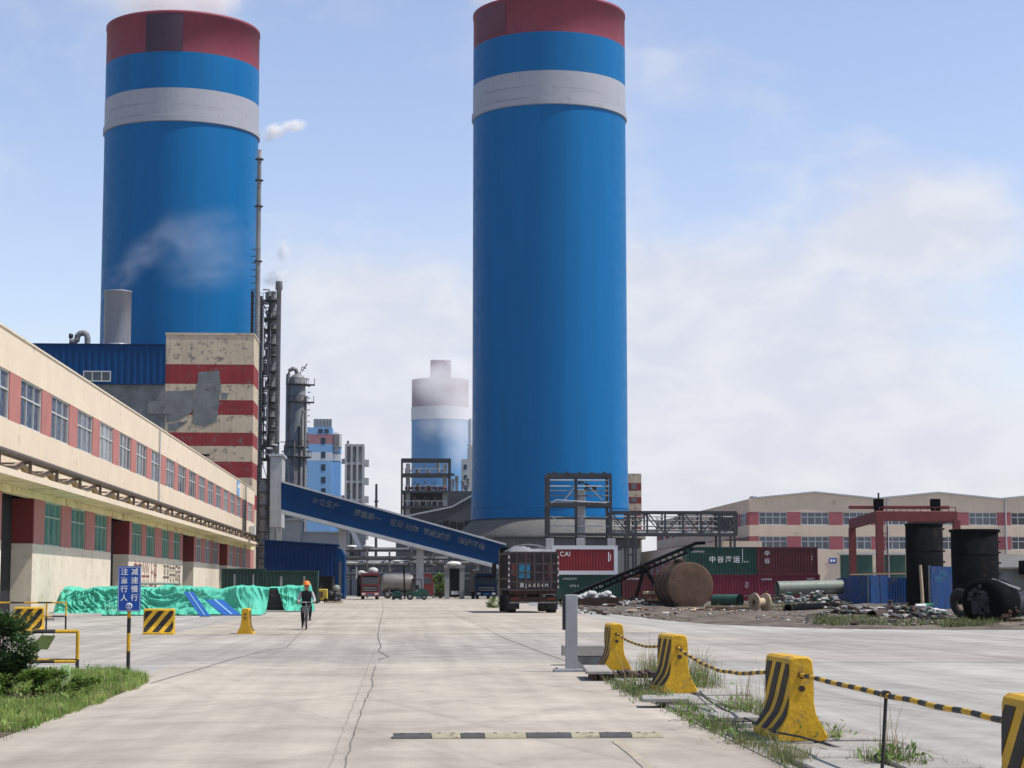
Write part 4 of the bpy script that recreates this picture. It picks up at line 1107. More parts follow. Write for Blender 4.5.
def dark_hall():
    Y = 345.; g = lambda a, b: W(a, b, Y)
    t = thing('dark_plant_hall', 'dark grey sheet clad hall with pale roof edges left of the middle tower', 'building', (g(400, 540)[0], Y, 0))
    pts = [(396, 519), (420, 513.5), (452, 507), (476, 493.5)]
    P = [g(*p) for p in pts]
    poly = [(P[0][0], 0), (P[-1][0] + 3, 0), (P[-1][0] + 3, P[-1][1])] + list(reversed(P))
    MB().prism(poly, Y, Y + 14).build('cladding', M['asphaltdark'], t, True)
    mb = MB()
    for a, b in zip(P, P[1:]): mb.bar((a[0], Y - .1, a[1] + .05), (b[0], Y - .1, b[1] + .05), .3, .3)
    mb.build('roof_edge', M['trim'], t, True)
    mb = MB()
    for k in range(10):
        x, z = g(403 + 7.2 * k, 524 + (k % 3)); mb.box(x - .5, x + .5, Y - .06, Y - .004, z - 1, z + .6)
    mb.build('louvre', M['dark'], t, True)
    Y2 = 360.
    x0, z0 = W(448, 491, Y2); x1, _ = W(478, 491, Y2)
    t2 = thing('roof_plant_block', 'low dark plant block with rooftop vents against the middle tower', 'building', (x0, Y2, 0))
    MB().box(x0, x1, Y2, Y2 + 8, 0, z0).build('block', M['asphaltdark'], t2, True)
    for c, h in ((453, 2.0), (457, 2.6), (463, 1.6), (468, 2.2)):
        X = W(c, 490, Y2)[0]; MB().lathe([(.28, z0 - .1), (.28, z0 + h), (.5, z0 + h), (.5, z0 + h + .3)], 10, c=(X, Y2 + 1, 0)).build('roof_vent', M['steelpale'], t2, True)
dark_hall()

# ------------------------------------------------------------------ inclined conveyor gallery
def gallery():
    Y = 222.; g = lambda a, b: W(a, b, Y)
    t = thing('conveyor_gallery', 'long sloping blue conveyor gallery descending from the grey transfer house to the middle tower', 'conveyor', (g(282, 480)[0], Y, 0))
    tl_, bl = g(281, 482.5), g(281, 511); tr_, br = g(506, 545.5), g(506, 568.5)
    poly = [bl, br, tr_, tl_]
    MB().prism(poly, Y, Y + 3.2).build('cladding', M['conveyor'], t, True)
    mb = MB(); mb.bar((tl_[0], Y + 1.6, tl_[1] + .12), (tr_[0], Y + 1.6, tr_[1] + .12), 3.6, .2); mb.build('roof_strip', M['trim'], t, True)
    mb = MB(); mb.bar((bl[0], Y - .1, bl[1] - .02), (br[0], Y - .1, br[1] - .02), .2, .42); mb.bar((bl[0], Y + 3.3, bl[1]), (br[0], Y + 3.3, br[1]), .2, .42)
    for k in range(24):
        q = (k + .5) / 24; x = bl[0] + (br[0] - bl[0]) * q; z = bl[1] + (br[1] - bl[1]) * q
        mb.box(x - .08, x + .08, Y + .1, Y + 3.1, z - .24, z - .05)
    mb.build('bottom_girder', M['trim'], t, True)
    ribs = MB()
    for k in range(1, 30):
        q = k / 30; x = tl_[0] + (tr_[0] - tl_[0]) * q; a = tl_[1] + (tr_[1] - tl_[1]) * q; b = bl[1] + (br[1] - bl[1]) * q
        ribs.box(x - .04, x + .04, Y - .035, Y - .003, b + .3, a - .05)
    ribs.build('cladding_seam', M['conveyor'], t, True)
    ang = math.atan2(tr_[1] - tl_[1], tr_[0] - tl_[0])
    for c, r, s in ((326, 503.5, '安全生产'), (367.5, 516, '质量第一'), (404.5, 526, '管道 防腐'), (436.5, 535, '节能减排'), (471.5, 543.8, '保护环境')):
        x, z = g(c, r)
        o = text(s, .80, M['faded'], t, (x - t.location.x, -.045, z), (R(90), 0, 0), 1.0, .006, bold=.012)
        o.matrix_basis = Matrix.Translation((x - t.location.x, -.045, z)) @ Matrix.Rotation(-ang, 4, 'Y') @ Matrix.Rotation(R(90), 4, 'X')
    for c, r0 in ((342.2, 525), (420.2, 545.5), (372, 533)):
        if c == 372: continue
        x, z = g(c, r0); MB().cbox(x - .42, x + .42, Y + 1.0, Y + 2.2, 0, z + .1, .04).build('concrete_pier', M['concrete'], t, True)
        mb = MB(); mb.box(x - .7, x + .7, Y + .2, Y + 3.0, z - .35, z + .05); mb.build('pier_head', M['concrete'], t, True)
gallery()

# ------------------------------------------------------------------ blue shed on legs
def shed():
    Y = 196.; g = lambda a, b: W(a, b, Y)
    x0, zl = g(264.5, 540.5); x1, zr = g(335.5, 545.5); zb = g(300, 576)[1]
    t = thing('blue_shed', 'navy blue sheet metal shed with a sloping roof, open underneath, above the green containers', 'shed', (x0, Y, 0))
    mb = MB(); mb.prism([(x0, zb), (x1, zb), (x1, zr), (x0, zl)], Y + .07, Y + 7); mb.build('body', M['navy'], t, True)
    mb = MB(); mb.corrugated(x0, x1, zb, zr - .02, Y, .05, .45); mb.build('front_cladding', M['navy'], t, True)
    mb = MB(); mb.bar((x0 - .2, Y + 3.4, zl + .06), (x1 + .3, Y + 3.4, zr + .06), 7.4, .1); mb.build('roof', M['conveyor'], t, True)
    for x, y in ((x0 + .2, Y + .3), (x1 - .2, Y + .3), (x1 - .2, Y + 6.5), (x0 + 4.5, Y + .3)):
        MB().box(x - .13, x + .13, y - .13, y + .13, 0, zb).build('leg', M['steel'], t, True)
    MB().box(x0, x1, Y + 5.5, Y + 5.7, 0, zb - .003).build('back_wall', M['asphaltdark'], t, True)
    X2 = W(344.5, 560, Y)[0]
    mb = MB(); mb.prism([(x1 + .003, .3), (X2, .3), (X2, zr - 1.0), (X2 - .35, zr - .35), (x1 + .003, zr - .1)], Y + .3, Y + 6.5); mb.build('side_bay', M['trim'] if False else M['conveyor'], t, True)
    MB().box(x1 + .35, X2 - .3, Y + .25, Y + .297, .4, zr - 1.6).build('side_door', M['asphaltdark'], t, True)
shed()

# ------------------------------------------------------------------ pipe rack and low sheds closing the road
def rack():
    Y = 240.; g = lambda a, b: W(a, b, Y)
    x0 = g(345, 550)[0]; x1 = g(500, 550)[0]
    t = thing('pipe_rack', 'long grey pipe rack crossing the far end of the road behind the trucks', 'pipe rack', (x0, Y, 0))
    for k in range(8):
        x = x0 + (x1 - x0) * k / 7
        mb = MB(); mb.bar((x, Y, 0), (x, Y, 6.0), .22); mb.bar((x, Y + 3, 0), (x, Y + 3, 6.0), .22); mb.bar((x, Y - .3, 4.0), (x, Y + 3.3, 4.0), .2); mb.bar((x, Y - .3, 5.7), (x, Y + 3.3, 5.7), .2)
        mb.build('trestle', M['steelmid'], t, True)
    rnd = random.Random(4)
    for z in (3.2, 4.3, 5.1, 6.1):
        mb = MB(); mb.bar((x0, Y - .2, z - .35), (x1, Y - .2, z - .35), .12, .22); mb.build('runner_beam', M['steel'], t, True)
    for k, (z, y, r, m) in enumerate([(4.25, .3, .16, 'steelpale'), (4.3, .9, .2, 'steelmid'), (4.25, 1.6, .14, 'steelpale'), (4.35, 2.3, .25, 'steelmid'), (5.95, .3, .12, 'steelmid'), (6.0, 1.0, .2, 'steel'), (6.0, 1.8, .16, 'steelpale'), (3.0, .1, .12, 'steelpale'), (2.4, .2, .1, 'steelmid'), (5.0, .4, .13, 'steelmid')]):
        mb = MB(); mb.tube([(x0, Y + y, z), (x0 + (x1 - x0) * .4, Y + y, z), (x0 + (x1 - x0) * .4 + .5, Y + y, z + (.5 if k % 3 == 0 else 0)), (x1, Y + y, z + (.5 if k % 3 == 0 else 0))], r, 7); mb.build('pipe', M[m], t, True)
    for k in range(26):
        x = x0 + (x1 - x0) * rnd.random(); z = rnd.choice((3.0, 4.3, 5.1)); mb = MB()
        mb.tube([(x, Y - .1, z), (x, Y - .2, z - rnd.uniform(.6, 2.0)), (x + rnd.uniform(-.8, .8), Y - .2, z - rnd.uniform(1, 2.2))], rnd.uniform(.05, .13), 6); mb.build('drop_pipe', M[rnd.choice(('steelpale', 'steelmid', 'steel'))], t, True)
    for k in range(7):
        x = x0 + (x1 - x0) * (k + .4 * rnd.random()) / 7; z = rnd.choice((4.35, 6.15)); 
        mb = MB(); mb.blob((x, Y + .5, z + .15), (rnd.uniform(.5, .9), .4, rnd.uniform(.16, .28)), 8, 5, .4, k); mb.build('lagging', M['palewhite'], t, True)
rack()
def backsheds():
    for i, (a, b, r, Y, m, lab) in enumerate((
        (300, 365, 533, 305, 'fargrey', 'pale concrete shed seen under the upper end of the blue gallery'),
        (360, 452, 561, 275, 'asphaltdark', 'low grey shed behind the pipe rack and the red truck'),
        (452, 545, 538, 290, 'asphaltdark', 'dark lean-to shed at the foot of the middle tower, behind the parked dark lorry'),
        (232, 300, 520, 300, 'concrete', 'grey shed behind the navy blue shed and the grey transfer house'))):
        x0, z = W(a, r, Y); x1 = W(b, r, Y)[0]
        t = thing('process_shed', lab, 'shed', (x0, Y, 0))
        MB().box(x0, x1, Y, Y + 8, 0, z).build('wall', M[m], t, True)
        MB().box(x0 - .2, x1 + .2, Y - .3, Y + 8.2, z + .001, z + .25).build('roof_edge', M['trim'], t, True)
        n = max(2, int((x1 - x0) / 3.2))
        for k in range(n):
            x = x0 + (x1 - x0) * (k + .5) / n
            MB().box(x - .7, x + .7, Y - .06, Y - .003, z * .42, z * .72).build('window', M['windscreen'], t, True)
    Y = 302; g = lambda a, b: W(a, b, Y)
    t = thing('coal_chute', 'white sloping chute under the blue gallery beside the concrete pier', 'chute', (g(350, 548)[0], Y - 2, 0))
    a = g(351.5, 528); b = g(360, 548); mb = MB(); mb.bar((a[0], Y - 2, a[1]), (b[0], Y - 2, b[1]), .9, .7); mb.build('trough', M['palewhite'], t, True)
    mb = MB(); mb.bar((b[0], Y - 2, 0), (b[0], Y - 2, b[1] - .3), .3); mb.bar((a[0], Y - 2, 0), (a[0], Y - 2, a[1] - .4), .3); mb.build('support', M['steel'], t, True)
    x0, x1 = -80., 140.
    t = thing('boundary_wall', 'long low grey wall far behind the whole plant', 'wall', (x0, 420, 0))
    MB().box(x0, x1, 420, 420.4, 0, 3.2).build('panel', M['fargrey'], t, True); MB().box(x0, x1, 419.9, 420.5, 3.202, 3.35).build('coping', M['fargrey'], t, True)
backsheds()

# ------------------------------------------------------------------ steel frame and truss bridge before the middle tower
def portal():
    Y = 221.; g = lambda a, b: W(a, b, Y)
    x0, z1 = g(548.5, 475); x1 = g(610.5, 475)[0]; xm = g(576, 475)[0]
    t = thing('pipe_gantry_frame', 'dark steel pipe gantry frame standing before the middle tower', 'structure', (x0, Y, 0))
    zb = 0
    for x in (x0, x1):
        for y in (Y, Y + 4): MB().bar((x, y, 0), (x, y, z1), .30).build('post', M['steel'], t, True)
    MB().bar((xm, Y + .2, 0), (xm, Y + .2, g(570, 478)[1]), .3).build('post', M['steel'], t, True)
    xa, xb = g(578.8, 500)[0], g(586, 500)[0]
    MB().cbox(xa, xb, Y + 1.0, Y + 1.9, 0, g(580, 489)[1], .04).build('concrete_column', M['concrete'], t, True)
    for r, w in ((475, .42), (504.5, .38), (534, .24)):
        z = g(560, r)[1]; mb = MB(); mb.bar((x0 - .1, Y - .02, z), (x1 + .1, Y - .02, z), .24, w); mb.bar((x0, Y + 4, z), (x1, Y + 4, z), .24, w); mb.bar((x0, Y, z), (x0, Y + 4, z), .24, w); mb.bar((x1, Y, z), (x1, Y + 4, z), .24, w); mb.build('beam', M['steel'], t, True)
    for r in (480, 486, 490.5, 495.5, 502, 517, 526):
        z = g(560, r)[1]; m = M['steelmid'] if r % 2 else M['steelpale']
        mb = MB(); mb.cyl((x0, Y + .4, z), (x1, Y + .4, z), .07, n=7); mb.build('pipe', m, t, True)
    for a, b in (((553, 517), (572, 533)), ((563, 502), (575, 487)), ((605, 502), (590, 487))):
        p = g(*a); q = g(*b); MB().bar((p[0], Y + .3, p[1]), (q[0], Y + .3, q[1]), .13).build('brace', M['steelpale'], t, True)
    rnd = random.Random(2)
    for k in range(9):
        x = xm + rnd.uniform(.4, 2.4); z = g(580, rnd.uniform(482, 490))[1]; mb = MB(); mb.blob((x, Y + .6, z), (rnd.uniform(.14, .3), .25, rnd.uniform(.12, .3)), 8, 5, .4, k); mb.build('valve', M['steel'], t, True)
    mb = MB(); mb.tube([g3 for g3 in [(g(551, 503)[0], Y - .3, g(551, 503)[1]), (g(556, 501)[0], Y - .3, g(556, 500)[1]), (g(606, 503)[0], Y - .3, g(606, 503)[1])]], .06, 6); mb.build('handrail', M['steelpale'], t, True)
    for c in (549.5, 580, 611): 
        x = g(c, 540)[0]; MB().cbox(x - .45, x + .45, Y - .45, Y - .2, 0, g(c, 538.5)[1], .03).build('concrete_plinth', M['concrete'], t, True)
    for k in range(5):
        x = x0 + (x1 - x0) * (k + .5) / 5; z = g(x, 475)[1] if False else z1
        MB().box(x - .16, x + .16, Y - .1, Y + .1, z + .21, z + .38).build('lamp_block', M['steel'], t, True)
    # truss bridge
    xa, za = g(611.5, 512); xb, _ = g(737, 512); zb = g(700, 534.5)[1]
    t2 = thing('pipe_bridge', 'dark steel truss bridge carrying pipes from the tower to the cream hall', 'pipe bridge', (xa, Y, 0))
    for y in (Y + .3, Y + 3):
        mb = MB(); mb.bar((xa, y, za), (xb, y, za), .22, .28); mb.bar((xa, y, zb), (xb, y, zb), .22, .30); n = 7
        for k in range(n + 1):
            x = xa + (xb - xa) * k / n; mb.bar((x, y, zb), (x, y, za), .20)
            if k < n:
                x2 = xa + (xb - xa) * (k + 1) / n
                if k % 2: mb.bar((x, y, zb), (x2, y, za), .13)
                else: mb.bar((x, y, za), (x2, y, zb), .13)
        mb.build('truss', M['steel'], t2, True)
    for (dz, y, r, m) in ((.25, .8, .09, 'steelpale'), (.5, 1.3, .14, 'steelmid'), (.95, 1.0, .10, 'steelpale'), (1.6, 1.5, .08, 'steelmid'), (2.05, .7, .07, 'steelpale'), (.3, 2.2, .18, 'steelmid')):
        MB().cyl((xa, Y + y, zb + dz), (xb, Y + y, zb + dz), r, n=7).build('pipe', M[m], t2, True)
    rnd = random.Random(6)
    for k in range(14):
        x = xa + (xb - xa) * rnd.random(); mb = MB(); mb.tube([(x, Y + .6, zb + .2), (x, Y + .6, zb + rnd.uniform(1, 2.1)), (x + rnd.uniform(.3, .9), Y + .6, zb + rnd.uniform(1, 2.1))], .06, 6); mb.build('riser', M['steelmid'], t2, True)
    for c, w in ((632, .9), (727.5, 1.7)):
        x = g(c, 530)[0]
        mb = MB()
        for dx in (-w / 2, w / 2):
            mb.bar((x + dx, Y + .3, 0), (x + dx, Y + .3, za), .24); mb.bar((x + dx, Y + 3, 0), (x + dx, Y + 3, za), .24)
        for z in (2.5, 5, zb): mb.bar((x - w / 2, Y + .3, z), (x + w / 2, Y + .3, z), .2)
        mb.build('trestle_leg', M['steel'], t2, True)
    x = g(727.5, 530)[0]
    MB().box(x - .75, x + .75, Y + .8, Y + 2.6, zb + .2, za - .2).build('switch_box', M['asphaltdark'], t2, True)
portal()

# ------------------------------------------------------------------ containers
def container(name, label, x0, x1, zb, Y, m, frame=None, group='shipping containers stacked behind the scrap yard', h=2.59, dp=2.44, fr=.14, face=None):
    t = thing(name, label, 'container', (x0, Y, zb), 0, group); w = x1 - x0; fm = frame or m
    mb = MB(); mb.corrugated(fr, w - fr, fr, h - fr, .04, .05, .28); mb.build('side_panel', face or m, t)
    mb = MB(); mb.box(0, fr, 0, fr, 0, h); mb.box(w - fr, w, 0, fr, 0, h); mb.box(fr, w - fr, 0, .1, h - fr, h); mb.box(fr, w - fr, 0, .1, 0, fr)
    mb.box(0, fr, dp - fr, dp, 0, h); mb.box(w - fr, w, dp - fr, dp, 0, h)
    for xa in (0, w - fr):
        for za in (0, h - fr): mb.box(xa, xa + fr, fr, dp - fr, za, za + fr)
    mb.build('frame', fm, t)
    mb = MB(); mb.box(.02, w - .02, .11, dp - .03, .03, h - .02) if fr < .3 else mb.box(fr, w - fr, .11, dp - .03, fr, h - fr); mb.build('shell', m, t)
    mb = MB()
    for x in (-.012, w - .168):
        for z in (0, h - .12): mb.box(x, x + .18, -.012, .17, z - .001, z + .121)
    mb.build('corner_casting', fm, t)
    return t, w, h
def containers():
    Y = 183.; g = lambda a, b: W(a, b, Y)
    X = lambda c: g(c, 570)[0]
    H = 2.56
    def put(*a, **k): return container(*a, **k)
    t, w, h = put('shipping_container', 'red container in a thick white frame, on top right of the dump truck', X(552), X(617.8), H + .01, Y, M['contred'], M['palewhite'], fr=.36, h=2.72)
    text('CAI', .62, M['white'], t, (w * .20, -.005, h * .70), name='lettering')
    mb = MB(); mb.box(w * .855, w * .87, .0, .02, 1.2, 2.1); mb.box(w * .885, w * .895, .0, .02, 1.3, 1.9); mb.build('marking', M['white'], t)
    t, w, h = put('shipping_container', 'green container on the ground under the white framed red one', X(558), X(620.8), 0, Y + .1, M['contgreen'])
    text('UNIGLORY', .27, M['white'], t, (w * .19, -.005, h * .84)); text('CTX 4', .3, M['white'], t, (w * .26, -.005, h * .58)); text('22G1', .3, M['white'], t, (w * .66, -.005, h * .55))
    t, w, h = put('shipping_container', 'maroon container on the ground left of the big rusty tank', X(622.2), X(686), 0, Y + .05, M['contmaroon'])
    text('TEXTAINER', .24, M['white'], t, (w * .16, -.005, h * .84)); 
    mb = MB(); mb.box(w * .48, w * .485, 0, .03, .2, 2.3); mb.build('door_bar', M['dark'], t)
    t, w, h = put('shipping_container', 'green container with four white characters on top behind the rusty tank', X(686.5), X(756.4), H + .02, Y, M['contgreen'])
    text('中谷海运', .66, M['white'], t, (w * .545, -.006, h * .53), space=1.32, bold=.008); text('ZHONGGU', .24, M['white'], t, (w * .165, -.006, h * .83))
    mb = MB(); mb.box(w * .80, w * .807, .0, .02, 1.1, 2.4); mb.box(w * .83, w * .845, 0, .02, 1.15, 1.25); mb.box(w * .87, w * .885, 0, .02, 1.15, 1.25); mb.build('marking', M['white'], t)
    t, w, h = put('shipping_container', 'dark maroon container on top, right of the green lettered container', X(757.2), X(818), H + .02, Y, M['contmaroon'])
    text('中\n谷', .56, M['white'], t, (w * .165, -.006, h * .62), linesp=1.25); text('4\n5', .24, M['white'], t, (w * .90, -.006, h * .6)); 
    t, w, h = put('shipping_container', 'crimson container on the ground under the green lettered container', X(686.6), X(756.6), 0, Y + .05, M['contmagenta'])
    text('22\nG1', .3, M['white'], t, (w * .86, -.006, h * .62))
    t, w, h = put('shipping_container', 'crimson container on the ground under the dark maroon one', X(757.4), X(820), 0, Y + .05, M['contmagenta'])
    text('FLORENS', .24, M['white'], t, (w * .15, -.006, h * .82)); text('SEACO', .22, M['white'], t, (w * .85, -.006, h * .84))
    Y2 = 172.; X2 = lambda c: W(c, 570, Y2)[0]
    for a, b, top, lab in ((221.5, 264.6, 568.5, 'dark green site container against the workshop, left of the other dark one'), (265.2, 318, 570.5, 'dark green site container in front of the navy blue shed')):
        z = W(a, top, Y2)[1]
        t, w, h = put('site_container', lab, X2(a), X2(b), 0, Y2, M['contdark'], h=z, group='dark green site containers')
        for q0, q1 in ((.28, .33), (.72, .76)): MB().box(w * q0, w * q1, -.004, .035, .9, z - .5).build('door_gear', M['steelmid'], t)
    t, w, h = put('site_container', 'grey green office container left of the loading belt foot, behind the dump truck', X(520), X(549), 0, Y + 6, M['contdark'], group='dark green site containers')
containers()

# ------------------------------------------------------------------ loading belt
def belt():
    Y = 158.; g = lambda a, b: W(a, b, Y)
    a = g(560, 614); b = g(697, 543.5); a = (a[0], .35)
    t = thing('loading_belt', 'thin dark inclined loading belt reaching up over the scrap towards the green container', 'conveyor', (a[0], Y, 0))
    for y in (Y, Y + .9):
        mb = MB(); mb.bar((a[0], y, a[1]), (b[0], y, b[1]), .1, .18); mb.bar((a[0], y, a[1] - .45), (b[0] - .8, y, b[1] - .75), .1, .14)
        n = 22
        for k in range(n):
            q = k / n; x = a[0] + (b[0] - a[0]) * q; z = a[1] + (b[1] - a[1]) * q; mb.bar((x, y, z), (x + .25, y, z - .42), .07)
        mb.build('side_truss', M['blacksteel'], t, True)
    MB().bar((a[0], Y + .45, a[1] + .14), (b[0], Y + .45, b[1] + .14), .75, .08).build('belt', M['rubber'], t, True)
    p = g(703, 543); MB().bar((b[0] - .1, Y + .45, b[1] + .02), (p[0] + .2, Y + .45, p[1] + .02), .9, .26).build('head_drum', M['blacksteel'], t, True)
    mb = MB(); q = .62; x = a[0] + (b[0] - a[0]) * q; z = a[1] + (b[1] - a[1]) * q
    for y in (Y - .15, Y + 1.05): mb.bar((x, y, z - .2), (x - .8, y, .3), .12); mb.bar((x, y, z - .2), (x + 1.6, y, .3), .12)
    mb.build('support_leg', M['blacksteel'], t, True)
    for y in (Y - .35, Y + 1.25): MB().cyl((x - .8, y - .1, .35), (x - .8, y + .1, .35), .35, n=14).build('wheel', M['rubber'], t, True)
belt()

# ------------------------------------------------------------------ red gantry crane
def crane():
    Y = 178.; g = lambda a, b: W(a, b, Y)
    t = thing('gantry_crane', 'rusty red gantry crane standing over the scrap yard', 'crane', (g(879, 570)[0], Y, 0))
    x1, zt = g(879, 511); x2, _ = g(955, 511); zb = g(900, 521)[1]; zr = g(900, 506)[1]
    xf, zf = W(852, 521, Y + 10)
    MB().cbox(x1 - .4, x2 + .2, Y - .25, Y + .35, zb, zt, .05).build('main_girder', M['cranered'], t, True)
    MB().cbox(x1 + .6 - 3, x2 - .1, Y + 1.4, Y + 1.9, zt + .25, zr + .1, .05).build('second_girder', M['cranered'], t, True)
    for x, y, z in ((x1, Y, zb), (xf, Y + 10, zf - .8), (x2 + .1, Y, zb), (x2 - 1.5, Y + 10, zb)):
        mb = MB(); mb.bar((x, y, 0.3), (x, y, z + .05), .62, .55); mb.box(x - .5, x + .5, y - .5, y + .5, 0, .3); mb.build('leg', M['cranered'], t, True)
    for xa, xb in ((x1 - .1, xf), (x2, x2 - 1.5)):
        mb = MB(); mb.bar((xa, Y + .4, zt - .5), (xb, Y + 10.3, zt - .9), .5, .9); mb.build('end_tie', M['cranered'], t, True)
    for c in (881, 938):
        x = g(c, 503)[0]; mb = MB(); mb.cbox(x - .42, x + .42, Y + .6, Y + 1.3, zr + .05, zr + .7, .04); mb.box(x - .3, x + .3, Y + .3, Y + 1.5, zt + .002, zr + .04); mb.build('trolley', M['blacksteel'], t, True)
    x = g(881, 503)[0]; MB().cyl((x, Y + .9, zr + .7), (x, Y + .9, zr + 1.25), .09, n=8).build('lamp_post', M['steel'], t, True)
    mb = MB()
    for k in range(12): x = x1 + (x2 - x1) * k / 11; mb.bar((x, Y - .2, zt), (x, Y - .2, zt + .34), .06)
    mb.bar((x1, Y - .2, zt + .34), (x2, Y - .2, zt + .34), .06); mb.build('girder_railing', M['cranered'], t, True)
    mb = MB()
    for k in range(12): z = .8 + k * .5; mb.box(x1 + .33, x1 + .75, Y - .05, Y + .05, z, z + .06)
    mb.box(x1 + .72, x1 + .78, Y - .06, Y + .06, .5, 7); mb.build('leg_ladder', M['cranered'], t, True)
crane()
# ------------------------------------------------------------------ scrap yard
def at(px, py, dz=0): x, y = G(px, py); return (x, y, dz)

def rusty_tank():
    x, y = G(690.5, 608.3); r = 22.6 / F_PX * y
    t = thing('rusty_tank', 'big rusty cylinder tank lying with its round end towards the road', 'tank', (x, y, 0), R(4))
    MB().cyl((0, .06, r), (0, 4.6, r), r, n=48, cap=False).build('shell', M['rustdark'], t)
    mb = MB(); mb.T = Matrix.Translation((0, 0, r)) @ Matrix.Rotation(R(90), 4, 'X')
    mb.lathe([(r + .05, -.12), (r + .05, .02), (r - .02, .04), (r * .6, .06), (.02, .07)], 48, cap=(False, True)); mb.build('end_plate', M['rust'], t)
    mb = MB()
    for q in (1.4, 2.9, 4.5): mb.cyl((0, q, r), (0, q + .14, r), r + .07, n=48)
    mb.build('stiffener_ring', M['rust'], t)
    mb = MB(); mb.box(-1.0, -.4, .3, .8, -.02, .42); mb.box(.4, 1.0, .3, .8, -.02, .42); mb.box(-1, 1, 4, 4.4, -.02, .3); mb.build('timber_chock', M['timberdark'], t)
    mb = MB(); mb.cyl((-.25, 2.4, 2 * r - .1), (-.25, 2.4, 2 * r + .28), .4, n=16); mb.build('manhole', M['rustdark'], t)
rusty_tank()

def rusty_box():
    x, y = G(653, 607.5)
    t = thing('rusty_drum_frame', 'small rusty open box frame on the earth left of the big rusty tank', 'scrap frame', (x, y, 0), R(8))
    mb = MB(); w = .62
    for a in (-w, w):
        for b in (-.4, .4): mb.bar((a, b, 0), (a, b, .95), .12)
    mb.build('post', M['rust'], t)
    MB().cbox(-w, w, -.5, .5, .95, 1.15, .05).build('lid', M['timber'], t)
    MB().box(-w * .9, w * .9, -.35, .4, .02, .5).build('tray', M['rust'], t)
rusty_box()
def green_pipe():
    x, y = G(727, 607); d = y / F_PX
    t = thing('green_pipe_section', 'short wide dark green pipe lying open between the rusty tank and the cable drum', 'pipe', (x, y, 0), R(-40))
    r = .46; L = 2.2
    mb = MB(); mb.cyl((-L / 2, 0, r), (L / 2, 0, r), r, n=28, cap=False); mb.cyl((L / 2, 0, r), (-L / 2, 0, r), r - .04, n=28, cap=False); mb.build('shell', M['pipegreen'], t)
    mb = MB(); mb.T = Matrix.Translation((L / 2 - .02, 0, r)) @ Matrix.Rotation(R(90), 4, 'Y'); mb.lathe([(r - .05, 0), (r + .04, 0), (r + .04, .06), (r - .05, .06)], 28, cap=(False, False)); mb.build('rim', M['blacksteel'], t)
green_pipe()
def spool():
    x, y = G(760, 611.8)
    t = thing('cable_drum', 'empty wooden cable drum standing on its flanges in the scrap yard', 'cable drum', (x, y, 0), R(28))
    r = .56
    for q, nm in ((-.42, 0), (.42, 1)):
        mb = MB(); mb.cyl((q - .04, 0, r), (q + .04, 0, r), r, n=28); mb.build('flange', M['timber'], t)
        mb = MB()
        for k in range(6): a = math.pi * k / 6; mb.T = Matrix.Translation((q + (.048 if q > 0 else -.048), 0, r)) @ Matrix.Rotation(a, 4, 'X'); mb.box(-.006, .006, -.02, .02, -r * .9, r * .9)
        mb.build('plank_seam', M['rustdark'], t)
    MB().cyl((-.38, 0, r), (.38, 0, r), .27, n=20).build('core', M['timber'], t)
spool()
def long_pipe():
    Y = 158.; x0, z = W(777, 588.5, Y); x1 = W(845, 588, Y)[0]; r = 7.2 / F_PX * Y
    t = thing('long_coated_pipe', 'long thick pale green coated pipe raised above the scrap in front of the crimson container', 'pipe', (x0, Y, 0))
    mb = MB(); mb.cyl((x0, Y, z), (x1, Y + 1.2, z + .12), r, n=28, cap=False); mb.cyl((x1, Y + 1.2, z + .12), (x0, Y, z), r - .05, n=28, cap=False); mb.build('shell', M['pipepale'], t, True)
    mb = MB()
    for x in (x0 + .9, x1 - 1): mb.box(x - .3, x + .3, Y - .5, Y + .5, 0, z - r + .08)
    mb.build('support_block', M['kerb'], t, True)
long_pipe()
def lying_pipe(nm, label, pa, pb, r, m, z=None, open_=True):
    a = at(*pa); b = at(*pb); z = z or r
    t = thing(nm, label, 'pipe', (a[0], a[1], 0))
    A = (0, 0, z); B = (b[0] - a[0], b[1] - a[1], z)
    mb = MB(); mb.cyl(A, B, r, n=20, cap=not open_)
    if open_: mb.cyl(B, A, r * .88, n=20, cap=False)
    mb.build('tube', m, t)
    d = (Vector(B) - Vector(A)).normalized(); mb = MB()
    for P in (Vector(A), Vector(B)):
        mb.cyl(P - d * .05, P + d * .05, r * 1.12, n=20, cap=False); mb.cyl(P + d * .05, P - d * .05, r * .87, n=20, cap=False)
    mb.build('end_collar', M['rustdark'], t)
lying_pipe('scrap_pipe', 'dark rusty pipe with an open end lying in the scrap before the long pale pipe', (788, 612.5), (842, 610.5), .24, M['blacksteel'])
lying_pipe('scrap_pipe', 'thin brown pipe lying on the earth between the rusty tank and the cable drum', (708, 610.5), (752, 611), .13, M['rust'])
lying_pipe('scrap_pipe', 'short rusty pipe stub at the front edge of the scrap below the blue fence', (872, 620), (884, 618), .22, M['rustdark'])
lying_pipe('scrap_pipe', 'thin rusty pipe lying across the weeds left of the black boiler', (893, 618.5), (940, 621), .10, M['rustdark'])

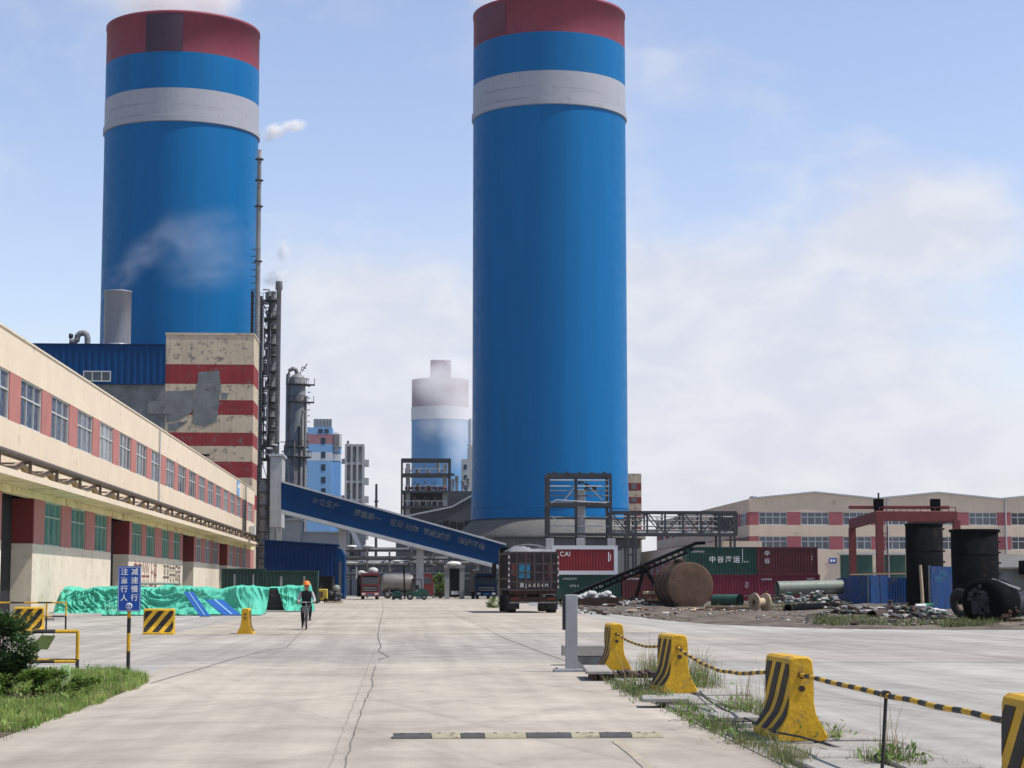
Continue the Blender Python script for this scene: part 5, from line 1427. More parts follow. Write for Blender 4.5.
# scrap boards and sheets that can be told apart, plus the crumbled rest as one mass
def board(nm, label, px, py, w, l, h, rz, tilt, m, cat='scrap sheet', z=.05):
    x, y = G(px, py)
    t = thing(nm, label, cat, (x, y, 0), rz); mb = MB(); mb.T = Matrix.Translation((0, 0, z)) @ Matrix.Rotation(tilt, 4, 'X') @ Matrix.Rotation(tilt * .6, 4, 'Y')
    n = 6; vs = []
    for i in range(n + 1):
        for j in range(n + 1):
            u, v = i / n - .5, j / n - .5
            vs.append((u * w, v * l, .10 * noise.noise(Vector((u * 3 + px, v * 3, 1)))))
    k = len(vs); vs += [(a, b, c + h) for a, b, c in vs]; N1 = n + 1
    fs = [(i * N1 + j, (i + 1) * N1 + j, (i + 1) * N1 + j + 1, i * N1 + j + 1) for i in range(n) for j in range(n)]
    fs2 = [tuple(k + q for q in reversed(f)) for f in fs]
    edge = [i * N1 for i in range(N1)] + [n * N1 + j for j in range(1, N1)] + [i * N1 + n for i in range(n - 1, -1, -1)] + [j for j in range(n - 1, 0, -1)]
    fs3 = [(edge[i], edge[(i + 1) % len(edge)], edge[(i + 1) % len(edge)] + k, edge[i] + k) for i in range(len(edge))]
    mb.add(vs, [tuple(reversed(f)) for f in fs] + [tuple(reversed(f)) for f in fs2] + fs3)
    mb.build('sheet', m, t)
    f2 = MB(); f2.T = mb.T; f2.box(-w * .5, w * .5, -l * .5 - .03, -l * .5 + .03, -.03, .05); f2.build('folded_edge', M['scrapgrey'], t)
board('scrap_sheet', 'pale bent sheet lying on the scrap below the blue fence', 889, 615, 1.5, 1.2, .03, R(20), R(9), M['plastic'], z=.30)
board('scrap_sheet', 'flat grey metal sheet on the scrap heap in front of the blue fence', 860, 612, 2.2, 1.6, .03, R(-12), R(5), M['scrapgrey'], z=.25)
board('scrap_sheet', 'pale broken sheet near the black boiler tank', 939, 617.5, 1.2, .7, .03, R(35), R(10), M['plastic'], z=.35)
def skip():
    x, y = G(597, 607.5); 
    t = thing('rubbish_trough', 'low rusty trough heaped with white sacks under the loading belt', 'trough', (x, y, 0), R(-4))
    w = 1.9; mb = MB(); mb.prism([(-w * .85, 0), (w * .8, 0), (w, .75), (-w, .6)], -.5, .6); mb.build('trough', M['rustdark'], t)
    mb = MB()
    for k in range(9): mb.blob((-1.2 + .28 * k, -.1 + .1 * (k % 3), .70 + .10 * (k % 4)), (.34, .3, .20), 9, 6, .5, k)
    mb.build('white_sacking', M['plastic'], t)
skip()
def heap(label, px, py, w, h, m, n, seed, dpt=1.2, kind=None, size=(.06, .34)):
    """one tangled heap of many crumpled scraps"""
    x, y = G(px, py); rnd = random.Random(seed); mb = MB()
    for k in range(n):
        u = rnd.uniform(-1, 1); v = rnd.uniform(-1, 1); hh = h * max(.03, (1 - u * u) * (.5 + .9 * noise.noise(Vector((u * 2.3 + seed, v * 2, 0))) + .3)) * rnd.random() ** .7
        s = rnd.uniform(*size)
        mb.T = Matrix.Translation((x + u * w, y + v * dpt, max(.02, hh))) @ Matrix.Rotation(rnd.uniform(0, 6.28), 4, 'Z') @ Matrix.Rotation(rnd.uniform(-.7, .7), 4, 'X')
        mb.mi = rnd.randrange(len(m))
        if rnd.random() < .55: mb.box(-s, s, -s * rnd.uniform(.15, .7), s * .4, -.02, rnd.uniform(.02, .12))
        elif rnd.random() < .5: mb.blob((0, 0, 0), (s * .6, s * .5, s * .3), 7, 4, .8, k, 2)
        else: mb.cyl((-s * 1.6, 0, 0), (s * 1.6, 0, 0), rnd.uniform(.02, .05), n=6)
    mb.T = Matrix.Identity(4)
    o = mb.build('scrap_heap', m); return tag(o, label, 'scrap heap', 'scrap heaps in the yard', kind)
sm = [M['scrapgrey'], M['rustdark'], M['timberdark'], M['rustdark'], M['timberdark'], M['scrapgrey'], M['slab']]
heap('tangled pale scrap lying on top of the long pale green pipe', 792, 592, 1.2, 1.0, [M['plastic'], M['white'], M['scrapgrey']], 60, 1)['label']
for o in [COL.objects[-1]] if False else []: pass
heap('grey tangled scrap heap between the cable drum and the long pale pipe', 810, 606, 2.8, 1.25, [M['scrapgrey'], M['plastic'], M['contgreen']], 190, 2)
heap('reddish grey scrap heap behind the green pipe', 737, 600, 2.4, 1.6, [M['scrapgrey'], M['plastic'], M['redwall']], 140, 3)
heap('pale and rusty scrap heap behind the cable drum', 757, 602, 1.5, 1.6, [M['plastic'], M['rust'], M['scrapgrey']], 90, 4)
heap('low mixed scrap heap at the foot of the blue fence', 880, 617, 3.6, .6, sm, 320, 5)
heap('tangled green netting among scrap below the wooden post', 922, 615, 1.3, .5, [M['netgreen'], M['netgreen'], M['plastic']], 130, 6)
heap('grey wire and plate scrap in front of the green netting', 915, 621.5, 1.9, .35, sm, 170, 7)
heap('white and rusty rubble left of the rusty box frame', 632, 607.5, 2.8, .5, [M['plastic'], M['slab'], M['rust'], M['slab']], 160, 8)
heap('rusty scrap by the black pipe at the right edge', 1012, 624, 1.4, .5, [M['rust'], M['rustdark'], M['scrapgrey']], 90, 9)
heap('thin line of broken boards in front of the rusty tank', 690, 612, 3.6, .2, [M['rust'], M['timber'], M['scrapgrey']], 120, 10)
heap('dark rusty tangle at the foot of the crimson containers, right of the cable drum', 778, 603, 2.0, 1.0, [M['rustdark'], M['timberdark'], M['scrapgrey']], 150, 14)
heap('dark scrap mound between the trough of white sacks and the maroon container', 640, 601, 2.6, .9, [M['scrapgrey'], M['timberdark'], M['contgreen'], M['rustdark']], 170, 15)
heap('dark broken pieces piled against the left end of the blue fence', 838, 611, 1.6, .6, [M['rustdark'], M['scrapgrey'], M['timberdark'], M['slab']], 130, 16)
heap('black scrap lumps lying right of the boiler drum', 1003, 615, 1.5, 1.1, [M['blacksteel'], M['timberdark'], M['scrapgrey']], 110, 17)
def debris():
    rnd = random.Random(12); mb = MB(); ms = sm[:2] + [M['rustdark'], M['timberdark'], M['soil'], M['soil'], M['scrapgrey'], M['slab'], M['plastic']]
    for k in range(1700):
        px = rnd.uniform(575, 1040); lo = 611 + (px - 575) * .045 if px < 820 else 624
        py = rnd.uniform(606, max(608, min(627, lo + 3)))
        x, y = G(px, py); s = rnd.uniform(.02, .09) * (2.2 if rnd.random() < .08 else 1)
        mb.T = Matrix.Translation((x, y, .06)) @ Matrix.Rotation(rnd.uniform(0, 6.28), 4, 'Z') @ Matrix.Rotation(rnd.uniform(-.5, .5), 4, 'X')
        mb.mi = rnd.randrange(len(ms)); mb.box(-s, s, -s * .5, s * .5, -.04, s * rnd.uniform(.2, .8))
    o = mb.build('debris', ms); tag(o, 'small rubble and litter strewn over the brown earth of the scrap yard', None, None, 'stuff')
debris()

def fence(label, pts, h, group='blue sheet fences round the scrap yard'):
    """pts: pixel base points; each leg a corrugated sheet panel"""
    P = [Vector(at(*p)) for p in pts]
    t = thing('sheet_fence', label, 'fence', tuple(P[0]), 0, group)
    for i, (a, b) in enumerate(zip(P, P[1:])):
        d = b - a; an = math.atan2(d.y, d.x); mb = MB(); mb.T = Matrix.Translation(a - P[0]) @ Matrix.Rotation(an, 4, 'Z')
        hh = h[i] if isinstance(h, (list, tuple)) else h
        mb.corrugated(0, d.length, .05, hh, 0, .06, .22); mb.box(0, d.length, .08, .11, .05, hh - .01); mb.build('sheet', M['bluefence'], t)
        mb = MB(); mb.T = Matrix.Translation(a - P[0]) @ Matrix.Rotation(an, 4, 'Z'); mb.box(-.04, .04, .06, .16, 0, hh + .05); mb.build('post', M['steelmid'], t)
    return t
fence('wrinkled blue sheet fence left of the tall black cylinder', [(836.8, 600.5), (850, 605.5), (870, 606), (888, 605), (909.5, 605)], [2.25, 2.3, 2.35, 2.2])
f2 = fence('single lighter blue sheet panel between the two black cylinders', [(931.8, 611.2), (953, 610.5)], 2.75)
mb = MB(); mb.box(.25, .75, -.012, -.004, 1.75, 2.2); mb.box(.55, 1.0, -.012, -.004, 2.15, 2.5); mb.build('pale_patch', mat('pale_blue_patch', (.05, .15, .28), .6, .1, 2), f2)
fence('blue sheet fence behind the black boiler at the right edge', [(983, 602), (1003, 602), (1024, 602), (1046, 602)], 1.9)
def top_rail():
    a = at(850, 605.5); b = at(884, 603)
    t = thing('timber_plank', 'weathered plank resting along the top of the left blue fence', 'plank', (a[0], a[1], 2.37))
    mb = MB(); mb.bar((0, -.1, .05), (b[0] - a[0], .6, .18), .3, .08); mb.build('plank', M['timber'], t)
    MB().bar((.3, .2, .12), (b[0] - a[0] - .5, .75, .26), .2, .06).build('batten', M['rust'], t)
top_rail()
def wood_post():
    x, y = G(923, 613)
    t = thing('timber_post', 'bare wooden post leaning in front of the tall black cylinder', 'post', (x, y, 0))
    MB().tube([(0, 0, 0), (-.03, 0, 1.3), (-.10, 0, 2.75)], [.10, .095, .08], 9).build('shaft', M['timber'], t)
    MB().cyl((0, 0, 0), (0, 0, .12), .2, .12, n=10).build('packing_earth', M['soil'], t)
wood_post()
def black_cyl(label, c, base, top, w, flange):
    Y = G(c, base)[1]; x = W(c, base, Y)[0]; z = W(c, top, Y)[1]; r = w / 2 / F_PX * Y
    t = thing('black_vessel', label, 'tank', (x, Y, 0), 0, 'upright black steel cylinders')
    mb = MB(); mb.lathe([(r, 0), (r, z - .1), (r - .06, z - .1), (r - .06, z - 1.2)], 40, cap=(False, True)); mb.build('shell', M['blacksteel'], t)
    if flange: MB().lathe([(r + .002, z - .22), (r + .13, z - .2), (r + .13, z), (r - .05, z)], 40, cap=(False, False)).build('top_flange', M['blacksteel'], t)
    else: MB().lathe([(r + .002, z - .2), (r + .04, z - .2), (r + .04, z), (r - .05, z)], 40, cap=(False, False)).build('top_ring', M['blacksteel'], t)
    mb = MB()
    for q in (.33, .66): mb.lathe([(r, z * q), (r + .02, z * q + .02), (r + .02, z * q + .08), (r, z * q + .1)], 40, cap=(False, False))
    mb.build('weld_seam', M['blacksteel'], t)
    for k in range(7): MB().box(r * .93, r + .06, -.12 - r * .3, .05 - r * .3, .8 + k * .8, .95 + k * .8).build('lug', M['rustdark'], t)
    return t, x, Y, r
black_cyl('tall plain black cylinder standing left of the single blue panel', 925.5, 607, 523.5, 37, False)
black_cyl('shorter black cylinder with a wide top flange, right of the single blue panel', 976, 606, 529.5, 47, True)
def boiler():
    x, y = G(983, 624.5); r = 23 / F_PX * y
    t = thing('boiler_drum', 'squat black boiler drum lying with a torn grey end towards the road', 'tank', (x, y, 0), R(-38))
    mb = MB(); mb.T = Matrix.Translation((0, 0, r)) @ Matrix.Rotation(R(-90), 4, 'X'); mb.lathe([(.02, -.05), (r * .8, -.02), (r, .12), (r, 1.9), (r * .85, 2.25), (.3, 2.45)], 32, cap=(False, True))
    for i, p in enumerate(mb.v):
        p = Vector(p); q = p + Vector((0, 0, 1)) * 0; k = .10 * noise.noise(p * 1.6) + .05 * noise.noise(p * 4); c = Vector((0, p.y, r)); d = (p - c); mb.v[i] = tuple(c + d * (1 + k))
    mb.build('drum', M['blacksteel'], t)
    mb = MB(); rnd = random.Random(4)
    for k in range(70):
        a = rnd.uniform(0, 6.28); q = r * .66 * math.sqrt(rnd.random()); mb.T = Matrix.Translation((q * math.cos(a) * .7 - .1, -.07, r + q * math.sin(a))) @ Matrix.Rotation(rnd.uniform(-1, 1), 4, 'Y'); s = rnd.uniform(.03, .11); mb.box(-s, s, -.05, .03, -s * .6, s * .6)
    mb.build('torn_lagging', M['steel'], t)
    mb = MB(); mb.T = Matrix.Translation((0, 0, r)); mb.bar((.2, .6, r - .02), (1.0, 1.6, r * .55), .08); mb.build('bracket_strip', M['steelpale'], t)
boiler()
def black_tyre():
    x, y = G(962, 620)
    t = thing('worn_tyre', 'worn black tyre leaning against the left side of the boiler drum', 'tyre', (x, y, 0), R(25))
    mb = MB(); mb.T = Matrix.Translation((0, 0, .74)) @ Matrix.Rotation(R(78), 4, 'Y'); pr = []
    for k in range(10): a = 2 * math.pi * k / 9; pr.append((.52 + .22 * math.cos(a), .16 * math.sin(a)))
    mb.lathe(pr, 28, cap=(False, False)); mb.build('tread', M['rubber'], t)
    mb = MB(); mb.T = Matrix.Translation((0, 0, .74)) @ Matrix.Rotation(R(78), 4, 'Y'); mb.lathe([(.32, -.05), (.3, 0), (.32, .05)], 24, cap=(False, False)); mb.build('rim_bead', M['rustdark'], t)
black_tyre()
def black_pipe():
    x, y = G(1016, 620.5); r = .50
    t = thing('black_pipe_section', 'smooth black pipe section with a rounded end at the right edge', 'pipe', (x, y, 0))
    mb = MB(); mb.T = Matrix.Translation((-.30, 0, r)) @ Matrix.Rotation(R(14), 4, 'Z') @ Matrix.Rotation(R(70), 4, 'Y'); mb.lathe([(.05, -.32), (r * .55, -.25), (r * .9, -.1), (r, .1), (r, 2.6)], 28); mb.build('shell', mat('satin_black_pipe', (.05, .05, .055), .35, .1, 2), t)
    MB().box(.5, .9, -.3, .3, 0, .45).build('timber_chock', M['rustdark'], t)
black_pipe()
def white_shed():
    Y = 165.; g = lambda a, b: W(a, b, Y)
    x0, z0 = g(984, 567); x1 = g(1040, 560)[0]
    t = thing('lean_to_shed', 'low shed with a pale corrugated roof behind the right blue fence', 'shed', (x0, Y, 0))
    zt = g(1000, 559)[1]; zw = g(1000, 567.5)[1]
    mb = MB(); mb.add([(x0 - .3, Y - .3, zw), (x1, Y - .3, zw), (x1, Y + 5, zt + .5), (x0 + .6, Y + 5, zt + .5)], [(0, 1, 2, 3)]); mb.add([(x0 - .3, Y - .3, zw - .1), (x1, Y - .3, zw - .1), (x1, Y + 5, zt + .4), (x0 + .6, Y + 5, zt + .4)], [(3, 2, 1, 0)]); mb.bar((x0 - .3, Y - .3, zw - .05), (x1, Y - .3, zw - .05), .08, .12); mb.build('roof', M['skirtroof'], t, True)
    MB().box(x0, x1, Y, Y + 4.6, 0, zw - .12).build('wall', M['pipepale'], t, True)
    mb = MB(); mb.box(x0 + 1.2, x0 + 2.6, Y - .05, Y - .004, .3, zw - .5); mb.build('door', M['steelmid'], t, True)
    mb = MB()
    a = g(1017, 563); mb.cbox(a[0], a[0] + 2, Y - 1.8, Y - .35, a[1] - 1.0, a[1] + .2, .05); b = mb.build('tool_box', M['blacksteel'], t, True)
    mb = MB(); mb.bar((a[0] + .5, Y - 1, 0), (a[0] + .5, Y - 1, a[1] - 1.0), .15); mb.bar((a[0] + 1.7, Y - 1, 0), (a[0] + 1.7, Y - 1, a[1] - 1.0), .15); mb.build('box_stand', M['rust'], t, True)
white_shed()

# ------------------------------------------------------------------ vehicles
def wheel(mb_t, mb_r, x, y, r, w, side):
    """tyre lying along x; side = outward sign"""
    for mb, prof in ((mb_t, [(r * .55, -w / 2), (r * .93, -w / 2), (r, -w / 2 + .05), (r, w / 2 - .05), (r * .93, w / 2), (r * .55, w / 2)]), (mb_r, [(r * .56, -w * .42), (r * .5, 0), (r * .2, -w * .1 * side), (.02, -w * .1 * side)])):
        mb.T = Matrix.Translation((x, y, r)) @ Matrix.Rotation(R(90), 4, 'Y'); mb.lathe(prof, 20, cap=(False, False)); mb.T = Matrix.Identity(4)
def put_wheel(t, x, y, r, w, side):
    a = MB(); b = MB(); wheel(a, b, x, y, r, w, side); o = a.build('wheel', M['rubber'], t); b.build('rim', M['steelmid'], o)

def dump_truck():
    x, y = G(533.5, 613.0)
    k = y / F_PX; w = 50.5 * k / 2; H = 64 * k
    t = thing('dump_truck', 'loaded dark red dump truck seen from behind beside the containers', 'truck', (x, y, 0), R(1.6))
    zb = 22.0 * k; zt = H - 3 * k
    L = 6.2
    MB().cbox(-w + .06, w - .06, .1, L, zb, zt, .04).build('cargo_body', M['truckdark'], t)
    mb = MB(); mb.box(-w + .02, w - .02, .03, .098, zb + .02, zt - .02); tg = mb.build('tailgate', M['truckdark'], t)
    mb = MB()
    for q in (0, .16, .34, .52, .70, .86, 1.0):
        xx = -w + .06 + (2 * w - .12) * q; mb.box(xx - .05, xx + .05, -.06, .028, zb + .05, zt)
    for z in (zb + .04, zb + .52, zb + 1.05, zb + 1.55, zt - .06): mb.box(-w + .0, w - .0, -.05, .027, z - .05, z + .05)
    mb.build('tailgate_rib', mat('tailgate_rib_paint', (.055, .040, .042), .6, .3, 2, dirt=((.05, .05, .05), .3, 3)), t)
    mb = MB(); mb.box(-w + .62, -w + 1.25, -.025, .029, zb + .72, zb + 1.62); mb.build('teal_panel', M['teal'], t)
    fpm = mat('faded_red_panel', (.13, .035, .04), .7, .3, 3)
    MB().box(-w + .2, -w + .45, -.02, .029, zb + .85, zb + 1.55).build('faded_panel', fpm, t); MB().box(w - .62, w - .35, -.02, .029, zb + .75, zb + 1.5).build('faded_panel', fpm, t)
    text('冀JAX04M', .30, M['plastic'], t, (.02, -.066, zb + .30), space=1.55, sx=.92)
    # side rails with stakes
    for s in (-1, 1):
        mb = MB()
        for q in range(8): yy = .2 + (L - .4) * q / 7; mb.box(s * (w - .03) - .045, s * (w - .03) + .045, yy - .05, yy + .05, zb, zt + .02)
        for z in (zb + .1, zb + .7, zt - .1): mb.box(s * (w - .04) - .04, s * (w - .04) + .04, .2, L - .2, z - .05, z + .05)
        mb.build('side_rail', M['truckdark'], t)
        mb = MB()
        for q in range(6): z = zb + .15 + q * (zt - zb - .2) / 6; mb.box(s * (w - .03) - .035, s * (w - .03) + .035, -.075, -.062, z, z + .14)
        mb.build('reflector_strip', M['plastic'], t)
    # canvas over the load
    vs = []; nx, ny = 16, 14
    for i in range(nx + 1):
        for j in range(ny + 1):
            u = i / nx; v = j / ny; xx = -w + .08 + (2 * w - .16) * u
            e = min(1, 6 * u, 6 * (1 - u)); e2 = min(1, v * 6, (1 - v) * 6)
            z = zt - .05 + (.30 + (.14 if u < .45 else -.02)) * e * e2 * (.75 + .5 * noise.noise(Vector((u * 5, v * 6, 2)))) 
            vs.append((xx, .12 + (L - .2) * v, z))
    mb = MB(); mb.add(vs, [(i * (ny + 1) + j, (i + 1) * (ny + 1) + j, (i + 1) * (ny + 1) + j + 1, i * (ny + 1) + j + 1) for i in range(nx) for j in range(ny)], True); mb.build('load_canvas', M['canvas'], t)
    for q in (.45, .72): yy = L * q; MB().tube([(-w + .05, yy, zt), (-w * .5, yy, zt + .38), (0, yy, zt + .47), (w * .5, yy, zt + .38), (w - .05, yy, zt)], .035, 6).build('canopy_hoop', M['steelmid'], t)
    # cab beyond the body
    MB().cbox(-w + .1, w - .25, L + .3, L + 2.2, .9, zt + .32, .12).build('cab', M['truckdark'], t)
    MB().cbox(-w + .02, -w * .1, L - .1, L + .25, zt - .2, zt + .36, .04).build('air_deflector', M['blacksteel'], t)
    mb = MB(); mb.box(-w - .32, -w - .06, L + 1.9, L + 2.0, zt - 1.3, zt - .6); mb.bar((-w - .2, L + 1.95, zt - .6), (-w + .2, L + 1.95, zt - .4), .05); mb.build('wing_mirror', M['black'], t)
    # chassis
    mb = MB(); mb.box(-.55, -.38, .15, L + 2, .75, zb - .02); mb.box(.38, .55, .15, L + 2, .75, zb - .02); mb.box(-w + .15, w - .15, .25, .45, .62, .9); mb.box(-w + .1, w - .1, .3, .5, zb - .2, zb - .01); mb.build('chassis', M['rustdark'], t)
    for s in (-1, 1):
        for yy in (1.0, 2.35, 6.9):
            put_wheel(t, s * (w - .28), yy, .52, .46, s)
        mb = MB(); mb.box(s * (w - .35) - .32, s * (w - .35) + .32, .30, .33, .22, .95); mb.build('mudflap', M['rubber'], t)
        mb = MB(); mb.box(s * (w - .4) - .22, s * (w - .4) + .22, .16, .25, .74, .88); mb.build('tail_light', M['redlamp'], t)
    MB().box(-.26, .26, .10, .13, .40, .60).build('licence_plate', M['white'], t)
    MB().box(-w + .1, w - .1, .22, .27, .55, .64).build('bumper_bar', M['scrapgrey'], t)
dump_truck()

def cab_front(t, w, h, m, z0=.45):
    """tractor cab facing -y"""
    mb = MB(); mb.prism([(-w, z0), (w, z0), (w, h - .25), (w - .14, h), (-w + .14, h), (-w, h - .25)], 0, 1.9); mb.build('cab', m, t)
    MB().box(-w + .12, w - .12, -.03, -.004, h * .58, h * .83).build('windscreen', M['windscreen'], t)
    mb = MB(); mb.box(-w + .15, w - .15, -.06, -.004, h * .30, h * .50)
    mb.build('grille', M['blacksteel'], t)
    mb = MB()
    for z in (.34, .40, .46): mb.box(-w + .2, w - .2, -.075, -.062, h * z - .02, h * z + .02)
    mb.build('grille_bar', M['steelpale'], t)
    MB().cbox(-w - .02, w + .02, -.22, -.01, z0 - .1, h * .27, .05).build('bumper', m, t)
    for s in (-1, 1):
        MB().box(s * (w - .28) - .2, s * (w - .28) + .2, -.245, -.222, z0 + .05, z0 + .27).build('headlight', M['lampglass'], t)
        MB().box(s * (w + .16) - .09, s * (w + .16) + .09, -.05, .05, h * .55, h * .8).build('wing_mirror', M['black'], t)
        put_wheel(t, s * (w - .2), .75, .5, .32, s)
    MB().box(-.3, .3, -.235, -.222, z0 + .02, z0 + .18).build('licence_plate', M['teal'], t)
    mb = MB(); mb.box(-w + .1, w - .1, -.2, .02, h * .84, h * .9); mb.build('sun_visor', M['blacksteel'], t)

def red_truck():
    x, y = G(370, 599.6); k = y / F_PX
    t = thing('tank_lorry', 'red tank lorry facing the viewer at the far end of the road', 'truck', (x, y, 0), R(1))
    cab_front(t, 8.8 * k, 26.5 * k, M['truckred'])
    mb = MB(); mb.T = Matrix.Translation((-.2, 2.3, 1.9)) @ Matrix.Rotation(R(-90), 4, 'X'); mb.lathe([(.2, 0), (1.0, .15), (1.15, .5), (1.15, 7)], 24); mb.build('tank', M['palewhite'], t)
    for dx, z, r in ((-.45 - .5, 2.9, .42), (.35, 3.15, .55)):
        mb = MB(); mb.blob((dx, 2.6, z + .05), (r, r, r * .65), 14, 8, .15, 1); mb.build('tank_dome', M['plastic'], t)
    mb = MB(); mb.box(-1.45, -1.0, 2.2, 8, .3, 2.6); mb.build('side_locker', M['blacksteel'], t)
    mb = MB(); mb.box(-.6, .6, 1.9, 9, .55, .85); mb.build('chassis', M['blacksteel'], t)
    for s in (-1, 1):
        for yy in (6.4, 7.7): put_wheel(t, s * .8, yy, .48, .4, s)
red_truck()
def tanker():
    y = 234.; k = y / F_PX; x0 = W(381, 590, y)[0]; x1 = W(434, 590, y)[0]
    t = thing('tanker_trailer', 'silver tanker lorry parked sideways behind the green forklift, its red cab to the right', 'truck', (x0, y, 0))
    xt = W(414, 590, y)[0] - x0; z = W(400, 583, y)[1]
    mb = MB(); mb.T = Matrix.Translation((0, 0, z)) @ Matrix.Rotation(R(90), 4, 'Y'); mb.lathe([(.3, 0), (.9, .12), (1.02, .4), (1.02, xt - .4), (.9, xt - .1), (.3, xt)], 24); mb.build('tank', M['silver'], t)
    mb = MB(); mb.box(.2, xt, -.5, .5, .7, z - .98); mb.build('chassis', M['blacksteel'], t)
    mb = MB(); mb.box(.5, xt - .5, -.15, .15, z + 1.0, z + 1.12); mb.build('catwalk', M['steelpale'], t)
    w = x1 - x0 - xt - .3
    mb = MB(); mb.prism([(xt + .2, .5), (xt + .2 + w, .5), (xt + .2 + w, 1.8), (xt + .0 + w, 2.95), (xt + .2, 2.95)], -1.1, 1.1); mb.build('cab', M['truckred'], t)
    MB().box(xt + .2 + w * .42, xt + w * .95, -1.12, -1.103, 1.7, 2.5).build('side_window', M['windscreen'], t)
    for xx in (.8, 1.9, xt + 1.0):
        mb = MB(); mb.cyl((xx, -1.1, .5), (xx, -.7, .5), .5, n=20); o = mb.build('wheel', M['rubber'], t); MB().cyl((xx, -1.12, .5), (xx, -1.1, .5), .26, n=14).build('rim', M['steelmid'], o)
tanker()
def forklift():
    x, y = G(416, 600); k = y / F_PX
    t = thing('forklift', 'green forklift truck with a raised dark mast in front of the silver tanker', 'forklift', (x, y, 0))
    s = k
    xm = -11 * k
    mb = MB()
    for yy in (-.35, .35): mb.bar((xm, yy, .1), (xm - .15, yy, 33 * k), .16, .2)
    for z in (.5, 1.6, 2.8, 3.6): mb.bar((xm - .03, -.35, z), (xm - .03, .35, z), .1)
    mb.build('mast', M['blacksteel'], t)
    mb = MB(); mb.box(xm - .9, xm - .08, -.4, -.25, .12, .18); mb.box(xm - .9, xm - .08, .25, .4, .12, .18); mb.build('fork', M['steelmid'], t)
    mb = MB(); mb.prism([(xm + .15, .35), (12 * k, .35), (12.5 * k, .8), (11 * k, 1.15), (4 * k, 1.25), (1 * k, .9), (xm + .2, .95)], -.55, .55); mb.build('body', M['forkgreen'], t)
    mb = MB()
    for (a, b) in ((-6 * k, -4 * k), (6 * k, 5 * k)):
        for yy in (-.5, .5): mb.bar((a, yy, 1.0), (b, yy, 2.15), .07)
    mb.box(-5 * k, 6 * k, -.55, .55, 2.15, 2.22); mb.build('overhead_guard', M['blacksteel'], t)
    MB().cbox(-1 * k, 3 * k, -.25, .25, 1.1, 1.6, .06).build('seat', M['black'], t)
    for xx, r in ((xm + .55, .38), (8 * k, .30)):
        for yy in (-.6, .6):
            o = MB().cyl((xx, yy - .12, r), (xx, yy + .12, r), r, n=18).build('wheel', M['rubber'], t); MB().cyl((xx, yy - .13, r), (xx, yy + .13, r), r * .5, n=12).build('rim', M['steelmid'], o)
forklift()
def dark_lorry():
    x, y = G(486, 599); k = y / F_PX
    t = thing('parked_lorry', 'dark blue black lorry parked in the shade left of the dump truck', 'truck', (x, y, 0), R(3))
    cab_front(t, 1.15, 2.9, M['navy'])
    MB().box(-1.2, 1.2, 2.0, 8, .8, 3.2).build('cargo_box', M['asphaltdark'], t)
    for s in (-1, 1): put_wheel(t, s * .9, 6.5, .5, .4, s)
dark_lorry()
def drum_cart():
    x, y = G(397, 600)
    t = thing('wheeled_tank', 'small dark green wheeled tank beside the red lorry', 'cart', (x, y, 0)); t.scale = (.72, .72, .72)
    MB().cyl((-.7, 0, .75), (.7, 0, .75), .5, n=18).build('tank', M['forkgreen'], t)
    for xx in (-.5, .5): MB().cyl((xx, -.5, .28), (xx, -.35, .28), .28, n=14).build('wheel', M['rubber'], t)
    MB().tube([(-.7, 0, .9), (-1.1, 0, 1.2), (-1.15, 0, 1.5)], .04, 6).build('handle', M['steelpale'], t)
drum_cart()
def gateframe():
    Y = 228.; x0, z = W(447, 564, Y); x1 = W(462, 564, Y)[0]
    t = thing('portal_frame', 'grey concrete portal with a white cap left of the parked dark lorry', 'gate', (x0, Y, 0))
    w = x1 - x0
    for a in (0, w): MB().box(a - .28, a + .28, -.2, .3, 0, z - .5).build('pillar', M['concrete'], t)
    MB().box(-.35, w + .35, -.25, .35, z - .498, z - .1).build('lintel', M['concrete'], t)
    MB().blob((w * .45, 0, z), (.85, .4, .3), 12, 6, .2, 2).build('white_cap', M['white'], t)
    mb = MB(); mb.box(.3, w - .3, 0, .1, .2, z - .52); mb.build('mesh_door', M['dark'], t)
    MB().box(.5, w - .4, -.06, -.004, .5, .9).build('pale_plate', M['palewhite'], t)
gateframe()
def yellow_machine():
    x, y = G(322, 603)
    t = thing('yellow_compressor', 'small faded yellow machine on the ground behind the rider', 'machine', (x, y, 0))
    MB().cbox(-.55, .5, -.4, .5, .25, 1.25, .08).build('housing', M['machine'], t)
    mb = MB(); mb.box(-.4, .1, -.42, -.404, .5, 1.0); mb.build('panel', M['rust'], t)
    MB().cyl((-.1, .1, 1.25), (-.1, .1, 1.6), .06, n=8).build('exhaust', M['steel'], t)
    for xx in (-.35, .35): MB().cyl((xx, -.42, .22), (xx, -.3, .22), .22, n=12).build('wheel', M['rubber'], t)
    x, y = G(334, 603.2)
    t = thing('parts_pallet', 'pallet piled with dark machine parts right of the faded yellow machine', 'pallet', (x, y, 0))
    mb = MB()
    for yy in (-.5, -.05, .4): mb.box(-.75, .75, yy, yy + .12, 0, .12)
    mb.box(-.75, .75, -.5, .52, .122, .16); mb.build('pallet', M['timber'], t)
    rnd = random.Random(3); mb = MB()
    for k in range(16): mb.blob((rnd.uniform(-.6, .6), rnd.uniform(-.35, .35), .3 + rnd.uniform(0, .6)), rnd.uniform(.14, .26), 8, 5, .6, k)
    mb.build('machine_part', M['steel'], t)
    MB().blob((.2, -.1, 1.3), (.34, .3, .3), 10, 6, .2, 2).build('pale_bundle', M['pipepale'], t)
yellow_machine()

